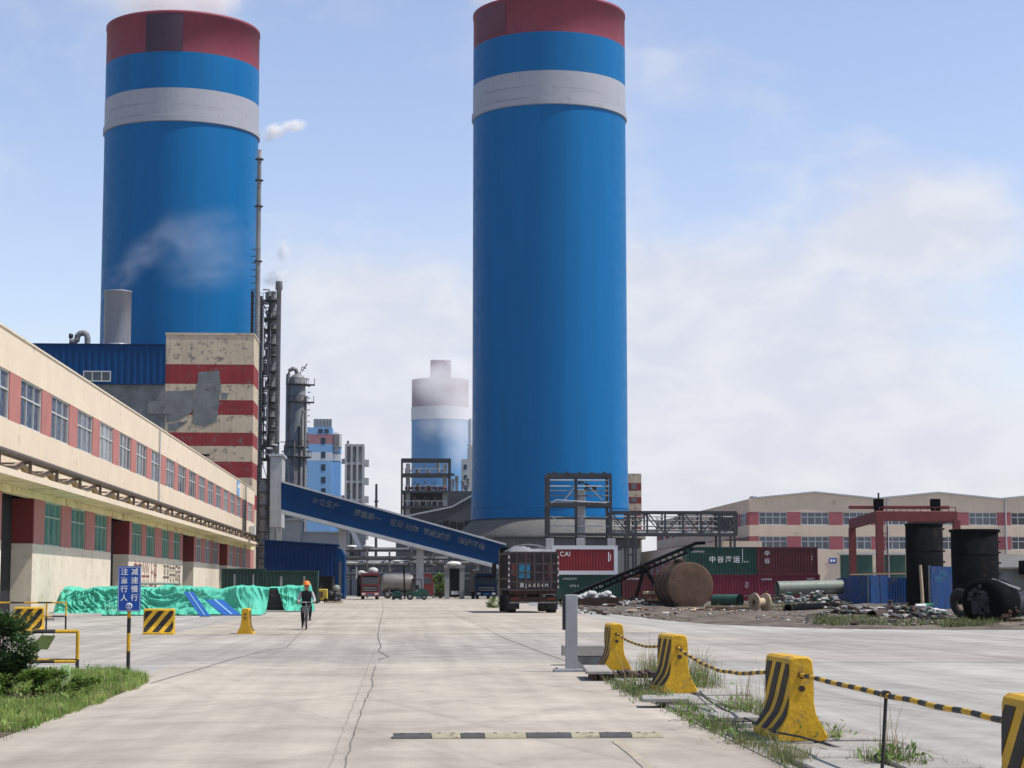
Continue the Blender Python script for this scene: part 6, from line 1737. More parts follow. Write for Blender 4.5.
# ------------------------------------------------------------------ tarpaulin covered stacks
def tarp_mesh(x0, x1, yc, depth, H, seed, nx=420, ny=110, notch=None):
    vs = []
    for i in range(nx + 1):
        u = i / nx; x = x0 + (x1 - x0) * u
        lump = .86 + .10 * noise.noise(Vector((x * .45, seed, 0))) + .07 * noise.noise(Vector((x * 1.4, seed, 4)))
        endf = min(1, (u / .045)) ** .6 * min(1, ((1 - u) / .05)) ** .6
        h = H * lump * (0.06 + .94 * endf)
        for j in range(ny + 1):
            v = j / ny * 2 - 1                        # -1 front foot, +1 back foot
            a = abs(v)
            sp = depth * (.5 + .08 * noise.noise(Vector((x * .5, seed + 2, v))))
            if a < .5: y = v / .5 * sp * .72; z = h * (1 - .10 * (a / .5) ** 2)
            else:
                q = (a - .5) / .5
                y = math.copysign(sp * (.72 + .36 * q ** 1.4), v); z = h * .90 * (1 - q) ** .85 + .03 * q
                if q > .82: y += math.copysign((q - .82) * 1.6, v)
            p = Vector((x * .75, v * 2.2, seed))
            # ridged folds, sharper where the sheet hangs
            rd = 0
            wx = .5 * noise.noise(Vector((p.x * 1.1, p.y * .8, seed + 40))); wy = .5 * noise.noise(Vector((p.x * 1.1, p.y * .8, seed + 50)))
            for o, am, pw in ((.45, .26, 1), (.9, .22, 2), (1.6, .15, 3), (2.9, .055, 3)):
                an = 1.3 * noise.noise(Vector((p.x * .6, p.y * .5, seed + o * 7)))
                uu = (p.x + wx) * math.cos(an) + (p.y + wy) * math.sin(an); vv = -(p.x + wx) * math.sin(an) + (p.y + wy) * math.cos(an)
                rd += am * ((1 - min(1, 1.5 * abs(noise.noise(Vector((uu * o * 1.5, vv * o * .40, seed + o)))))) ** pw - .45 / pw)
            k = .85 * min(1, .35 + a) * endf
            nrm = -1 if v < 0 else 1
            y += nrm * rd * k * (.9 if a > .45 else .1); z += rd * k * (.55 if a < .55 else .16)
            vs.append((x, yc + y, max(.02, z)))
    n = ny + 1
    fs = [(i * n + j, (i + 1) * n + j, (i + 1) * n + j + 1, i * n + j + 1) for i in range(nx) for j in range(ny)]
    if notch:
        fs = [f for f in fs if not notch(Vector(vs[f[0]]))]
    mb = MB(); mb.add(vs, fs, True); return mb
def tarps():
    xa = G(57, 616)[0]; y = G(150, 615.5)[1]
    xb = W(262, 600, y)[0]
    t = thing('tarpaulin_stack', 'long crumpled green tarpaulin over a stack, on the ground along the workshop', 'tarpaulin', (xa, y + 1.6, 0))
    xa = W(57.5, 600, y + 1.6)[0]
    tarp_mesh(xa, xb, y + 1.7, 2.9, 1.72, 3).build('tarpaulin', M['tarp'], t, True)
    mb = MB(); mb.box(xa + .6, xb - .8, y + .9, y + 2.4, 0, 1.0); mb.build('stacked_goods', M['timberdark'], t, True)
    y2 = G(280, 612)[1]; x0 = W(232, 600, y2)[0]; x1 = W(313, 600, y2)[0]
    t2 = thing('tarpaulin_stack', 'smaller green tarpaulin thrown open over dark stacked sheets behind the rider', 'tarpaulin', (x0, y2 + 1.4, 0))
    na, nb = W(266, 600, y2)[0], W(285, 600, y2)[0]
    tarp_mesh(x0, x1, y2 + 1.6, 2.6, 1.75, 11, 230, 100, notch=lambda p: na + .12 * p.z < p.x < nb - .35 * p.z and p.y < y2 + 1.0 and p.z < 1.42).build('tarpaulin', M['tarp'], t2, True)
    mb = MB()
    for k in range(9): mb.box(na - .3 + .04 * (k % 3), nb + .2 - .05 * (k % 2), y2 + .62 + .03 * (k % 2), y2 + 2.2, .08 + k * .145, .19 + k * .145)
    mb.build('stacked_sheet', M['timberdark'], t2, True)
    for i, (pa, pb, w, rz, th, lab) in enumerate((((188.5, 592.5), (205, 617.5), .5, 0, 0, 'narrow blue board leaning on the green tarpaulin, the left one'), ((214, 600.5), (232, 616.5), .9, 0, 0, 'wider blue board lying slanted on the green tarpaulin, the right one'))):
        yb = G(*pb)[1]; B = Vector((G(*pb)[0], yb, .04)); x_, z_ = W(pa[0], pa[1], yb + .95); A = Vector((x_, yb + .95, z_))
        bt = thing('blue_board', lab, 'board', tuple(B)); d = A - B
        sx = Vector((1, .15 if i else .05, 0)).normalized(); n = d.cross(sx).normalized()
        vs = []
        for q in (0, .06):
            for u, v in ((-.5, 0), (.5, 0), (.5, 1), (-.5, 1)): vs.append(tuple(sx * (u * w) + d * v - n * q))
        mb = MB(); mb.add(vs, [(0, 1, 2, 3), (7, 6, 5, 4), (0, 4, 5, 1), (1, 5, 6, 2), (2, 6, 7, 3), (3, 7, 4, 0)]); mb.build('board', M['blueboard'], bt)
        vs = []
        for q in (-.062, -.09) if False else (.062, .085):
            for u, v in ((-.06, .02), (.06, .02), (.06, .98), (-.06, .98)): vs.append(tuple(sx * (u * w) + d * v - n * q))
        mb = MB(); mb.add(vs, [(0, 1, 2, 3), (7, 6, 5, 4), (0, 4, 5, 1), (1, 5, 6, 2), (2, 6, 7, 3), (3, 7, 4, 0)]); mb.build('batten', M['paleblue'], bt)
    x, yy = G(257, 602); tt = thing('timber_bundle', 'bundle of grey poles lying on top of the long green tarpaulin', 'poles', (x, y + 2, 1.62))
    for k in range(4): MB().cyl((-1.3 + .1 * k, .12 * k, .06 + .05 * (k % 2)), (1.2 + .15 * k, .12 * k + .3, .05), .06, n=8).build('pole', M['slab'], tt)
tarps()
# ------------------------------------------------------------------ yellow concrete barriers
PROF = [(0, .27), (.05, .265), (.15, .205), (.26, .150), (.38, .130), (.78, .120), (.825, .108), (.85, .075)]
def halfw(z):
    for (z0, w0), (z1, w1) in zip(PROF, PROF[1:]):
        if z0 <= z <= z1: return w0 + (w1 - w0) * (z - z0) / (z1 - z0)
    return PROF[-1][1]
def make_barrier(label, loc, rz, L=1.0, group='yellow and black concrete barriers'):
    t = thing('concrete_barrier', label, 'barrier', loc, rz, group)
    poly = [(w, z) for z, w in PROF] + [(-w, z) for z, w in reversed(PROF)]
    mb = MB(); n = len(poly); c = .02
    rings = []
    for y, s in ((-L / 2, .93), (-L / 2 + c, 1), (L / 2 - c, 1), (L / 2, .93)):
        rings.append([(x * s, y, .44 + (z - .44) * (s * .5 + .5) if z > .1 else z) for x, z in poly])
    vs = [p for r in rings for p in r]; fs = [tuple(range(n - 1, -1, -1)), tuple(range(3 * n, 4 * n))]
    for k in range(3):
        for i in range(n): j = (i + 1) % n; fs.append((k * n + i, k * n + j, (k + 1) * n + j, (k + 1) * n + i))
    mb.add(vs, fs); mb.build('body', M['yellow'], t)
    # slanting stripes on both long faces, following the flare
    zs = [.08 + .70 * i / 22 for i in range(23)]
    for s in (-1, 1):
        mb = MB(); e = .006
        for a, b in ((-.68, -.47), (-.30, -.09), (.08, .29), (.46, .67)):
            for z0, z1 in zip(zs, zs[1:]):
                q = []
                for z in (z0, z1):
                    sh = (z - .45) * .80 * s
                    ya = max(-L / 2 + .03, min(L / 2 - .03, a * L + sh)); yb = max(-L / 2 + .03, min(L / 2 - .03, b * L + sh)); q.append((ya, yb, z))
                if q[0][1] - q[0][0] < .004 and q[1][1] - q[1][0] < .004: continue
                vs = []
                for (ya, yb, z) in q: x = s * (halfw(z) + e); vs += [(x, ya, z), (x, yb, z)]
                f = (0, 1, 3, 2); mb.add(vs, [f if s > 0 else tuple(reversed(f))])
        mb.build('hazard_stripe', M['stripe'], t)
    for y in (-L / 2, L / 2):
        for z in (.66, .53):
            mb = MB(); sg = -1 if y < 0 else 1; mb.cyl((0, y - sg * .02, z), (0, y + sg * .012, z), .032, n=12); mb.build('lifting_hole', M['rustdark'], t)
    return t
row = [(617.5, 672, 1.0), (678.5, 695, 1.0), (802, 744, 1.05), (1082, 852, 1.0)]
BARS = []
b0 = None
labs = ['yellow striped barrier farthest along the kerb strip, beside the grey post', 'yellow striped barrier second from the grey post, in tall weeds', 'large yellow striped barrier with red holes between two striped chains, by the thin black rod', 'yellow striped barrier cut off by the right edge of the picture']
for (px, py, L), lab in zip(row, labs):
    x, y = G(px, py); loc = (x, y + L * .6, .03)
    if b0 is None: b0 = make_barrier(lab, loc, R(-1)); b = b0
    else: b = dup(b0, loc, R(random.uniform(-2, 2)), lab)
    b.scale = (1, 1.22, random.uniform(.985, 1.01)); b.rotation_euler.x = R(random.uniform(-.6, .6))
    BARS.append(b)
for px, py, rz, lab in ((158, 634.5, 90, 'yellow barrier broadside to the viewer in front of the green tarpaulin'), (27.5, 631, 90, 'yellow barrier broadside behind the back railing at the left'), (245, 634, 0, 'yellow barrier turned end on, in front of the wider blue board'), (29, 607.5, 90, 'shaded striped barrier in the workshop porch at the left'), (58.5, 610, 0, 'shaded striped barrier end on beside the left end of the green tarpaulin')):
    x, y = G(px, py)
    BARS.append(dup(b0, (x, y + .27 if rz == 90 else y + .5, 0 if py > 615 else .135), R(rz), lab, (1, 1, .98)))

# striped flexible chains between the barriers
def chain(p0, p1, sag, label, seg=.23):
    a = Vector(p0); b = Vector(p1); L = (b - a).length; n = max(6, int(L / seg))
    t = thing('striped_chain', label, 'chain', tuple(a), 0, 'yellow and black striped chains between the barriers')
    pts = []
    for i in range(n + 1):
        q = i / n; p = a.lerp(b, q) - a; p.z -= sag * 4 * q * (1 - q) + .012 * noise.noise(Vector((q * 9, L, 0))); pts.append(p)
    mb = MB(); mb.tube(pts, .023, 8, mats=[0, 1]); mb.build('tube', [M['yellow'], M['black']], t)
    mb = MB()
    for p in (pts[0], pts[-1]): mb.blob(tuple(p), .032, 8, 5, .1)
    mb.build('end_hook', M['rustdark'], t)
    return t
def end(b, s): return (b.location.x, b.location.y + s * .63, .69)
chain(end(BARS[0], -1), end(BARS[1], 1), .10, 'striped chain between the two farthest kerb barriers')
chain(end(BARS[1], -1), end(BARS[2], 1), .17, 'striped chain sagging between the second and the large third kerb barrier')
m = Vector(end(BARS[2], -1)).lerp(Vector(end(BARS[3], 1)), .50); m.z -= .005
chain(end(BARS[2], -1), end(BARS[3], 1), .012, 'striped chain running from the large barrier to the right edge over the black rod')
rt = thing('support_rod', 'thin black rod propping up the striped chain near the right edge', 'rod', (m.x, m.y, 0))
MB().tube([(-.05, 0, 0), (-.02, 0, .4), (0, 0, m.z - .015)], .016, 8).build('rod', M['black'], rt)
MB().cyl((0, -.06, m.z), (0, .06, m.z), .032, n=10).build('clip', M['black'], rt)

# ------------------------------------------------------------------ grey post, concrete block, slabs
def grey_post():
    x, y = G(571.5, 671.5); k = y / F_PX
    t = thing('barrier_post', 'flat grey steel post on a wide base plate beside the road', 'post', (x, y, 0))
    h = 76 * k; w = 6 * k
    MB().cbox(-w, w, -.06, .06, .05, h, .012).build('post', M['galv'], t)
    mb = MB(); mb.box(-w - .055, -w - .002, -.03, .03, h * .54, h * .96); mb.build('sensor_strip', M['steel'], t)
    mb = MB(); mb.cbox(-.34, .50, -.13, .13, 0, .05, .01); mb.build('base_plate', M['galv'], t)
    mb = MB(); mb.bar((w, 0, .05), (w + .16, 0, .06), .03); mb.add([(w, -.01, .05), (w + .2, -.01, .05), (w, -.01, .2), (w, .01, .05), (w + .2, .01, .05), (w, .01, .2)], [(0, 1, 2), (5, 4, 3), (0, 3, 4, 1), (1, 4, 5, 2), (2, 5, 3, 0)]); mb.build('gusset', M['galv'], t)
    mb = MB()
    for xx in (-.28, .44): mb.cyl((xx, 0, .05), (xx, 0, .075), .02, n=8)
    mb.build('bolt', M['steel'], t)
    x, y = G(585, 665.5); 
    t = thing('concrete_block', 'weathered concrete block lying behind the grey post', 'block', (x, y + .3, 0), R(-2))
    mb = MB(); mb.cbox(-.44, .42, -.22, .25, .19, .40, .02); mb.build('upper_slab', M['slab'], t)
    MB().cbox(-.36, .40, -.18, .22, 0, .188, .02).build('lower_block', M['cement'], t)
    x, y = G(628, 681)
    t = thing('broken_slab', 'broken paving slab on dark rotten boards at the end of the kerb strip', 'slab', (x, y + .8, 0), R(-3))
    mb = MB(); mb.T = Matrix.Rotation(R(1), 4, 'X'); mb.cbox(-.66, -.22, -.75, .9, .125, .185, .02); mb.build('slab', M['slab'], t)
    mb = MB(); rnd = random.Random(3)
    for k in range(9): mb.box(-.56 + .124 * k, -.47 + .124 * k, -.72, .7, .0, .10 + .018 * (k % 3))
    mb.build('rotten_board', M['rustdark'], t)
grey_post()
def loose_slab(px, py, rz, lab, w=.62, l=.5):
    x, y = G(px, py); t = thing('loose_slab', lab, 'slab', (x, y, .075), R(rz)); mb = MB(); mb.T = Matrix.Rotation(R(2), 4, 'X'); mb.cbox(-w / 2, w / 2, 0, l, 0, .05, .012); mb.build('slab', M['slab'], t)
loose_slab(666, 708, -6, 'pale loose slab jutting towards the road below the second barrier')
loose_slab(740, 728, 5, 'pale loose slab lying left of the large barrier', .5, .5)
def cable():
    pts = [(700, 699), (705, 706), (722, 718), (745, 728), (760, 735), (775, 743), (800, 748), (830, 757)]
    P = [Vector((*G(*p), .11)) for p in pts]
    mb = MB(); mb.tube(P, .012, 6); o = mb.build('black_cable', M['black']); tag(o, 'thin black cable snaking over the kerb slabs by the large barrier', 'cable')
cable()

# ------------------------------------------------------------------ speed bump: separate rubber lengths bolted down
def bumps():
    y = G(528, 738)[1]; k = y / F_PX
    xs = [393, 432, 461, 485, 527, 572, 601, 633, 665]
    for i, (a, b) in enumerate(zip(xs, xs[1:])):
        x0 = G(a, 738)[0]; x1 = G(b, 738)[0] - .006; bl = i % 2 == 0 if i < 3 else i in (4, 6)
        col = 'black' if i in (0, 2, 4, 6) else 'faded yellow'
        place = ['at the left end', 'second from the left end', 'third from the left end', 'fourth from the left end', 'fifth from the left end', 'third from the right end', 'second from the right end', 'at the right end'][i]
        t = thing('speed_bump', f'{col} rubber speed bump length across the road, {place}', 'speed bump', ((x0 + x1) / 2, y + .16, 0), 0, 'speed bump lengths across the road')
        w = (x1 - x0) / 2; pr = [(-.17, 0), (-.15, .018), (-.06, .042), (.06, .042), (.15, .018), (.17, 0)]
        mb = MB(); n = len(pr); vs = [(-w, p, z) for p, z in pr] + [(w, p, z) for p, z in pr]
        mb.add(vs, [tuple(range(n)), tuple(range(2 * n - 1, n - 1, -1))] + [(q, q + n, q + n + 1, q + 1) for q in range(n - 1)]); mb.build('pad', M['bumpblack'] if col == 'black' else M['bumpyellow'], t)
        mb = MB()
        for q in (-w * .5, w * .5): mb.cyl((q, -.02, .03), (q, -.02, .047), .022, n=10)
        mb.build('bolt', M['rustdark'], t)
bumps()

# ------------------------------------------------------------------ sign
def sign():
    x, y = G(128, 670.5); k = y / F_PX
    t = thing('road_sign', 'small blue sign with white Chinese writing on a yellow and black pole', 'sign', (x, y, 0), R(2))
    h = EYE + (585 - 566.5) * k; zb = EYE + (585 - 610.8) * k; w = 11.2 * k
    mb = MB(); zs = [0, .36, .70, .98, 1.28, h - .06]; 
    for i in range(5):
        mb.mi = 1 if i in (0, 2) else 0
        mb.cyl((0, 0, zs[i]), (0, 0, zs[i + 1]), .036, n=14, cap=(i == 4))
    mb.build('pole', [M['yellow'], M['black']], t)
    mb = MB(); mb.cbox(-w, w, -.058, -.040, zb, h, .01); pl = mb.build('plate', M['signblue'], t)
    mb = MB(); e = .012
    for (a, b, c, d) in ((-w + e, w - e, h - 2 * e, h - 2 * e + .006), (-w + e, w - e, zb + e, zb + e + .006), (-w + e, -w + e + .006, zb + e, h - e), (w - e - .006, w - e, zb + e, h - e)): mb.box(a, b, -.0605, -.0585, c, d)
    mb.build('border', M['white'], pl)
    H = h - zb
    for s, col in (('减速慢行', .45), ('注意行人', -.45)):
        for i, c in enumerate(s):
            o = text(c, w * .64, M['white'], pl, (col * w, -.0605, h - H * (.135 + .19 * i)), ex=.001, bold=.0015)
    mb = MB(); mb.T = Matrix.Translation((.0, -.0605, zb + H * .115)) @ Matrix.Rotation(R(90), 4, 'X'); mb.lathe([(.0, .002), (w * .29, .002), (w * .29, 0)], 28, cap=(False, False)); em = mb.build('emblem', M['white'], pl)
    mb = MB(); mb.T = Matrix.Translation((.0, -.064, zb + H * .115)) @ Matrix.Rotation(R(90), 4, 'X'); mb.lathe([(w * .23, 0), (w * .23, .001), (w * .18, .001), (w * .18, 0)], 28, cap=(False, False)); mb.box(-w * .2, w * .2, -w * .045, w * .045, 0, .001); mb.build('emblem_mark', M['signblue'], pl)
    mb = MB()
    for z in (zb + .08, h - .12): mb.box(-.06, .06, -.040, .05, z - .015, z + .015)
    mb.build('clamp', M['galv'], t)
sign()

# ------------------------------------------------------------------ railings
def striped_tube(mb, a, b, r, seg=.42, off=0):
    A = Vector(a); B = Vector(b); n = max(1, round((B - A).length / seg))
    for i in range(n):
        mb.mi = (i + off) % 2; mb.cyl(A.lerp(B, i / n), A.lerp(B, (i + 1) / n), r, n=10, cap=(i in (0, n - 1)))
    mb.mi = 0
def railings():
    x, y = G(77, 673); YB = [M['yellow'], M['black']]
    t = thing('tube_railing', 'front yellow and black tube railing ending beside the shrub', 'railing', (x, y, 0), 0, 'yellow and black tube railings')
    h = .76; x2 = -3.2
    mb = MB(); mb.mi = 1; mb.cyl((0, 0, 0), (0, 0, .25), .034, n=12); mb.mi = 0; mb.cyl((0, 0, .25), (0, 0, h), .034, n=12); mb.build('post', YB, t)
    mb = MB(); mb.cyl((x2, .45, 0), (x2, .45, h), .034, n=12); mb.build('post', YB, t)
    mb = MB(); mb.cyl((x2, -.3, 0), (x2, -.3, h), .034, n=12); mb.build('post', YB, t)
    for (a, b, z, o) in (((0, 0), (x2, .45), h, 0), ((0, 0), (x2, -.5), h - .01, 0), ((0, 0), (x2, .45), .23, 1), ((0, .0), (x2, -.6), .21, 0)):
        mb = MB(); striped_tube(mb, (a[0], a[1], z), (b[0], b[1], z + (.0)), .030, .40, o); mb.build('rail', YB, t)
    # leaf green card hung on it
    k = y / F_PX
    c = thing('hanging_board', 'small olive board hanging slanted from the front railing', 'board', (x - .62, y - .12, h - .06))
    mb = MB(); mb.add([(-.22, 0, -.26), (.10, 0, -.27), (.24, 0, -.02), (-.02, 0, -.01), (-.22, .01, -.26), (.10, .01, -.27), (.24, .01, -.02), (-.02, .01, -.01)], [(0, 1, 2, 3), (7, 6, 5, 4), (0, 4, 5, 1), (1, 5, 6, 2), (2, 6, 7, 3), (3, 7, 4, 0)]); mb.build('board', M['olive'], c)
    mb = MB(); mb.tube([(.0, .005, -.01), (.0, .03, .06)], .006, 6); mb.tube([(.2, .005, -.02), (.2, .03, .06)], .006, 6); mb.build('hook_wire', M['steel'], c)
    x, y = G(65.5, 630.5)
    t = thing('tube_railing', 'back yellow and black tube railing in front of the workshop porch', 'railing', (x, y, 0), 0, 'yellow and black tube railings')
    h = .98
    for xx in (0, -.68, -2.4, -4.0):
        mb = MB(); mb.mi = 1; mb.cyl((xx, 0, 0), (xx, 0, .5), .032, n=10); mb.mi = 0; mb.cyl((xx, 0, .5), (xx, 0, h), .032, n=10); mb.build('post', YB, t)
    for z, o in ((h, 0), (.5, 1)):
        mb = MB(); striped_tube(mb, (0, 0, z), (-4.4, 0, z), .030, .5, o); mb.build('rail', YB, t)
    x, y = G(65, 697)
    t = thing('marker_stake', 'short pale yellow green marker board stuck in the grass', 'marker', (x, y, 0), R(4))
    mb = MB(); mb.cbox(-.065, .065, -.012, .012, .14, .46, .006); mb.build('board', M['greenpaper'], t)
    mb = MB(); mb.box(-.02, .02, .013, .03, -.05, .3); mb.build('stake', M['timber'], t)
railings()

# ------------------------------------------------------------------ plants
def leaf(mb, p, L, w, az, el, rnd):
    d = Vector((math.cos(az) * math.cos(el), math.sin(az) * math.cos(el), math.sin(el))); s = Vector((-math.sin(az), math.cos(az), rnd.uniform(-.5, .5))).normalized()
    a = p; b = p + d * L; c = p + d * (L * .5)
    mb.add([tuple(a), tuple(c + s * w), tuple(b), tuple(c - s * w)], [(0, 1, 2, 3)])
def shrub(label, c, rx, ry, h, n, ls, m, name='shrub', cat='shrub', seed=1, z0=.05, lobes=26):
    rnd = random.Random(seed); t = thing(name, label, cat, (c[0], c[1], 0))
    cl = []
    for k in range(lobes):
        th = rnd.uniform(0, 6.28); zz = rnd.random(); rr = math.sqrt(rnd.random()) * math.sin(math.pi * (.22 + .62 * zz))
        cl.append((Vector((rr * math.cos(th) * rx, rr * math.sin(th) * ry, z0 + zz * (h - z0) * .92)), rnd.uniform(.16, .30) * min(rx, h)))
    mb = MB()
    for k in range(n):
        q, r = rnd.choice(cl); d = Vector((rnd.gauss(0, 1), rnd.gauss(0, 1), rnd.gauss(0, 1))).normalized()
        p = q + d * (r * rnd.random() ** .45)
        if p.z < .02: continue
        leaf(mb, p, ls * rnd.uniform(.6, 1.3), ls * rnd.uniform(.2, .34), math.atan2(d.y, d.x) + rnd.uniform(-.8, .8), rnd.uniform(-.4, 1.0), rnd)
    mb.build('foliage', m, t)
    mb = MB()
    for q, r in cl[:16]:
        mb.tube([(q.x * .1, q.y * .1, 0), (q.x * .5, q.y * .5, q.z * .5), tuple(q)], [.018 * h, .012 * h, .005 * h], 5)
    mb.build('stem', M['bark'], t); return t
x, y = G(-14, 697); shrub('dense dark green shrub at the left edge, in front of the railing', (x, y + .4), .70, .62, 1.16, 15000, .070, M['leafdark'], seed=3, lobes=60)
x, y = G(36, 699); shrub('low bright green bush in the grass below the railing', (x, y + .4), .95, .35, .36, 3000, .07, M['leaf'], seed=5, name='low_bush', cat='bush')
x, y = G(440.5, 598.5); shrub('bushy green tree by the grey portal at the end of the road', (x, y + 2), 1.15, 1.1, 3.2, 2600, .22, M['leaf'], name='bushy_tree', cat='tree', seed=8)
x, y = G(494, 608); shrub('small weed bush at the left rear of the dump truck', (x, y), .6, .6, .75, 900, .14, M['leaf'], name='weed_bush', cat='bush', seed=9)

def tuft(mb, x, y, z, n, h, sp, rnd, w=.006, lean=.5):
    for k in range(n):
        a = rnd.uniform(0, 6.28); r = sp * math.sqrt(rnd.random()); px, py = x + r * math.cos(a), y + r * math.sin(a)
        hh = h * rnd.uniform(.45, 1.15); b = rnd.uniform(0, 6.28); l = hh * rnd.uniform(.1, lean) * rnd.uniform(.3, 1.4); dx, dy = math.cos(b), math.sin(b); sx, sy = -dy * w, dx * w
        mb.add([(px - sx, py - sy, z), (px + sx, py + sy, z), (px + dx * l * .4 + sx * .8, py + dy * l * .4 + sy * .8, z + hh * .6), (px + dx * l * .4 - sx * .8, py + dy * l * .4 - sy * .8, z + hh * .6), (px + dx * l, py + dy * l, z + hh)], [(0, 1, 2, 3), (3, 2, 4)])
def verge():
    rnd = random.Random(21); mb = MB()
    def edge(y): return -4.12 + .10 * noise.noise(Vector((y * .8, 0, 0))) - (max(0, y - 31.5) ** 2) * .055
    cnt = 0
    while cnt < 6500:
        y = 17 + 19.6 * rnd.random() ** .8; x = edge(y) - rnd.random() ** 1.2 * 5.5
        den = noise.noise(Vector((x * .7, y * .5, 3)))
        if den < -.25 or (x < -4.9 and 25 < y < 29 and den < .12): continue
        if y > 35.8 + .4 * den: continue
        tuft(mb, x, y, 0, 8, .12 + .06 * den + (.05 if y > 31.5 else 0), .09, rnd, .005, 1.3); cnt += 1
    # broad leaved weeds and dead stalks among the grass
    mb.mi = 1
    for k in range(170):
        y = 18 + 18 * rnd.random(); x = edge(y) - .1 - rnd.random() * 4
        for q in range(rnd.randrange(6, 16)):
            leaf(mb, Vector((x + rnd.gauss(0, .05), y + rnd.gauss(0, .05), .03 + rnd.random() * .12)), rnd.uniform(.06, .14), rnd.uniform(.015, .03), rnd.uniform(0, 6.28), rnd.uniform(-.1, 1), rnd)
    mb.mi = 2
    for k in range(420):
        y = 17 + 19 * rnd.random(); x = edge(y) + .03 - rnd.random() ** 1.5 * 4; tuft(mb, x, y, 0, 3, rnd.uniform(.10, .30), .06, rnd, .0035, 1.5)
    o = mb.build('verge_grass', [M['grass'], M['leaf'], M['deadgrass']]); tag(o, 'bright green grass verge along the left side of the road', None, None, 'stuff')
verge()
def weeds():
    rnd = random.Random(31); mb = MB()
    def at_(px, py, n, h, sp, w=.0035): x, y = G(px, py); tuft(mb, x, y, 0, int(n * 1.7), h * .8, sp, rnd, w, 1.3)
    for px, py, n, h, sp in ((650, 672, 60, .55, .30), (657, 676, 70, .4, .3), (700, 688, 120, .55, .35), (694, 684, 70, .8, .25), (710, 692, 60, .4, .3), (633, 690, 90, .30, .35), (640, 696, 70, .25, .3), (652, 701, 60, .2, .3),
        (735, 712, 70, .28, .3), (762, 722, 110, .38, .35), (772, 726, 60, .3, .3), (780, 720, 50, .3, .3), (826, 742, 60, .25, .15), (750, 712, 60, .3, .3), (885, 768, 70, .26, .2), (900, 766, 60, .24, .2), (873, 764, 40, .24, .2), (910, 772, 40, .25, .2)):
        at_(px, py, n, h, sp)
    for k in range(260):
        q = rnd.random(); px = 655 + 150 * q + rnd.uniform(-9, 9); py = 700 + 68 * q + rnd.uniform(-4, 4); (at_(px, py, int(30 * max(0, noise.noise(Vector((px * .07, py * .05, 2))) + .25)), rnd.uniform(.06, .26), .16))
    for k in range(70):
        q = rnd.random(); px = 612 + 45 * q + rnd.uniform(-6, 6); py = 682 + 20 * q + rnd.uniform(-2, 2); at_(px, py, 8, rnd.uniform(.08, .18), .12)
    for k in range(40):
        q = rnd.random(); px = 690 + 330 * q + rnd.uniform(-4, 4); py = 690 + 100 * q; at_(px, py, 6, rnd.uniform(.06, .16), .12)
    mb.mi = 1
    for px, py, n in ((700, 690, 60), (655, 674, 30), (634, 692, 40), (762, 724, 50), (738, 714, 40), (660, 706, 30), (690, 720, 30), (826, 743, 24), (890, 768, 40), (905, 769, 30), (705, 728, 30), (735, 742, 30)):
        x, y = G(px, py)
        for q in range(n * 2):
            leaf(mb, Vector((x + rnd.gauss(0, .14), y + rnd.gauss(0, .14), .02 + abs(rnd.gauss(0, .10)))), rnd.uniform(.05, .11), rnd.uniform(.010, .022), rnd.uniform(0, 6.28), rnd.uniform(-.2, 1.1), rnd)
    mb.mi = 2
    for px, py in ((650, 672), (657, 675), (700, 686), (694, 684), (764, 722), (636, 690), (888, 768), (740, 713)):
        for q in range(5): x, y = G(px + rnd.uniform(-9, 9), py + rnd.uniform(-2, 2)); tuft(mb, x, y, 0, 5, rnd.uniform(.3, .75), .1, rnd, .0035, .7)
    o = mb.build('kerb_weeds', [M['drygrass'], M['leaf'], M['deadgrass']]); tag(o, 'straggling green weeds growing between the kerb slabs and barriers', None, None, 'stuff')
    mb = MB()
    for (a, b, c, d, n, h) in ((815, 885, 619, 627, 260, .36), (880, 960, 620, 627, 120, .3), (945, 1000, 621, 628, 120, .45), (990, 1024, 618, 626, 60, .4), (596, 660, 598, 606, 200, .7), (700, 780, 604, 612, 120, .4), (770, 840, 600, 612, 170, .6), (822, 850, 596, 606, 90, .9), (660, 830, 612, 622, 60, .18), (562, 600, 600, 608, 60, .6)):
        for k in range(n): x, y = G(rnd.uniform(a, b), rnd.uniform(c, d)); tuft(mb, x, y, .02, 9, h * rnd.uniform(.2, .9), .3, rnd, .016, 1.3)
    o = mb.build('yard_weeds', M['weedleaf']); tag(o, 'patches of green weeds along the front of the scrap yard', None, None, 'stuff')
weeds()
# ------------------------------------------------------------------ rider on a bicycle, coming towards the viewer
def skin_mesh(name, joints, links, sub=2):
    """joints: {key: (pos, radius)}; one continuous skinned body, first joint is the root"""
    keys = list(joints); idx = {k: i for i, k in enumerate(keys)}
    me = bpy.data.meshes.new(name); me.from_pydata([joints[k][0] for k in keys], [(idx[a], idx[b]) for a, b in links], [])
    ob = bpy.data.objects.new(name, me); COL.objects.link(ob)
    md = ob.modifiers.new('skin', 'SKIN'); md.use_smooth_shade = True
    sv = me.skin_vertices[0].data
    for k in keys:
        r = joints[k][1]; r = r if isinstance(r, tuple) else (r, r)
        sv[idx[k]].radius = r
    sv[0].use_root = True
    sd_ = ob.modifiers.new('sub', 'SUBSURF'); sd_.levels = sub; sd_.render_levels = sub
    dg = bpy.context.evaluated_depsgraph_get(); dg.update()
    out = bpy.data.meshes.new_from_object(ob.evaluated_get(dg)); bpy.data.objects.remove(ob)
    return out

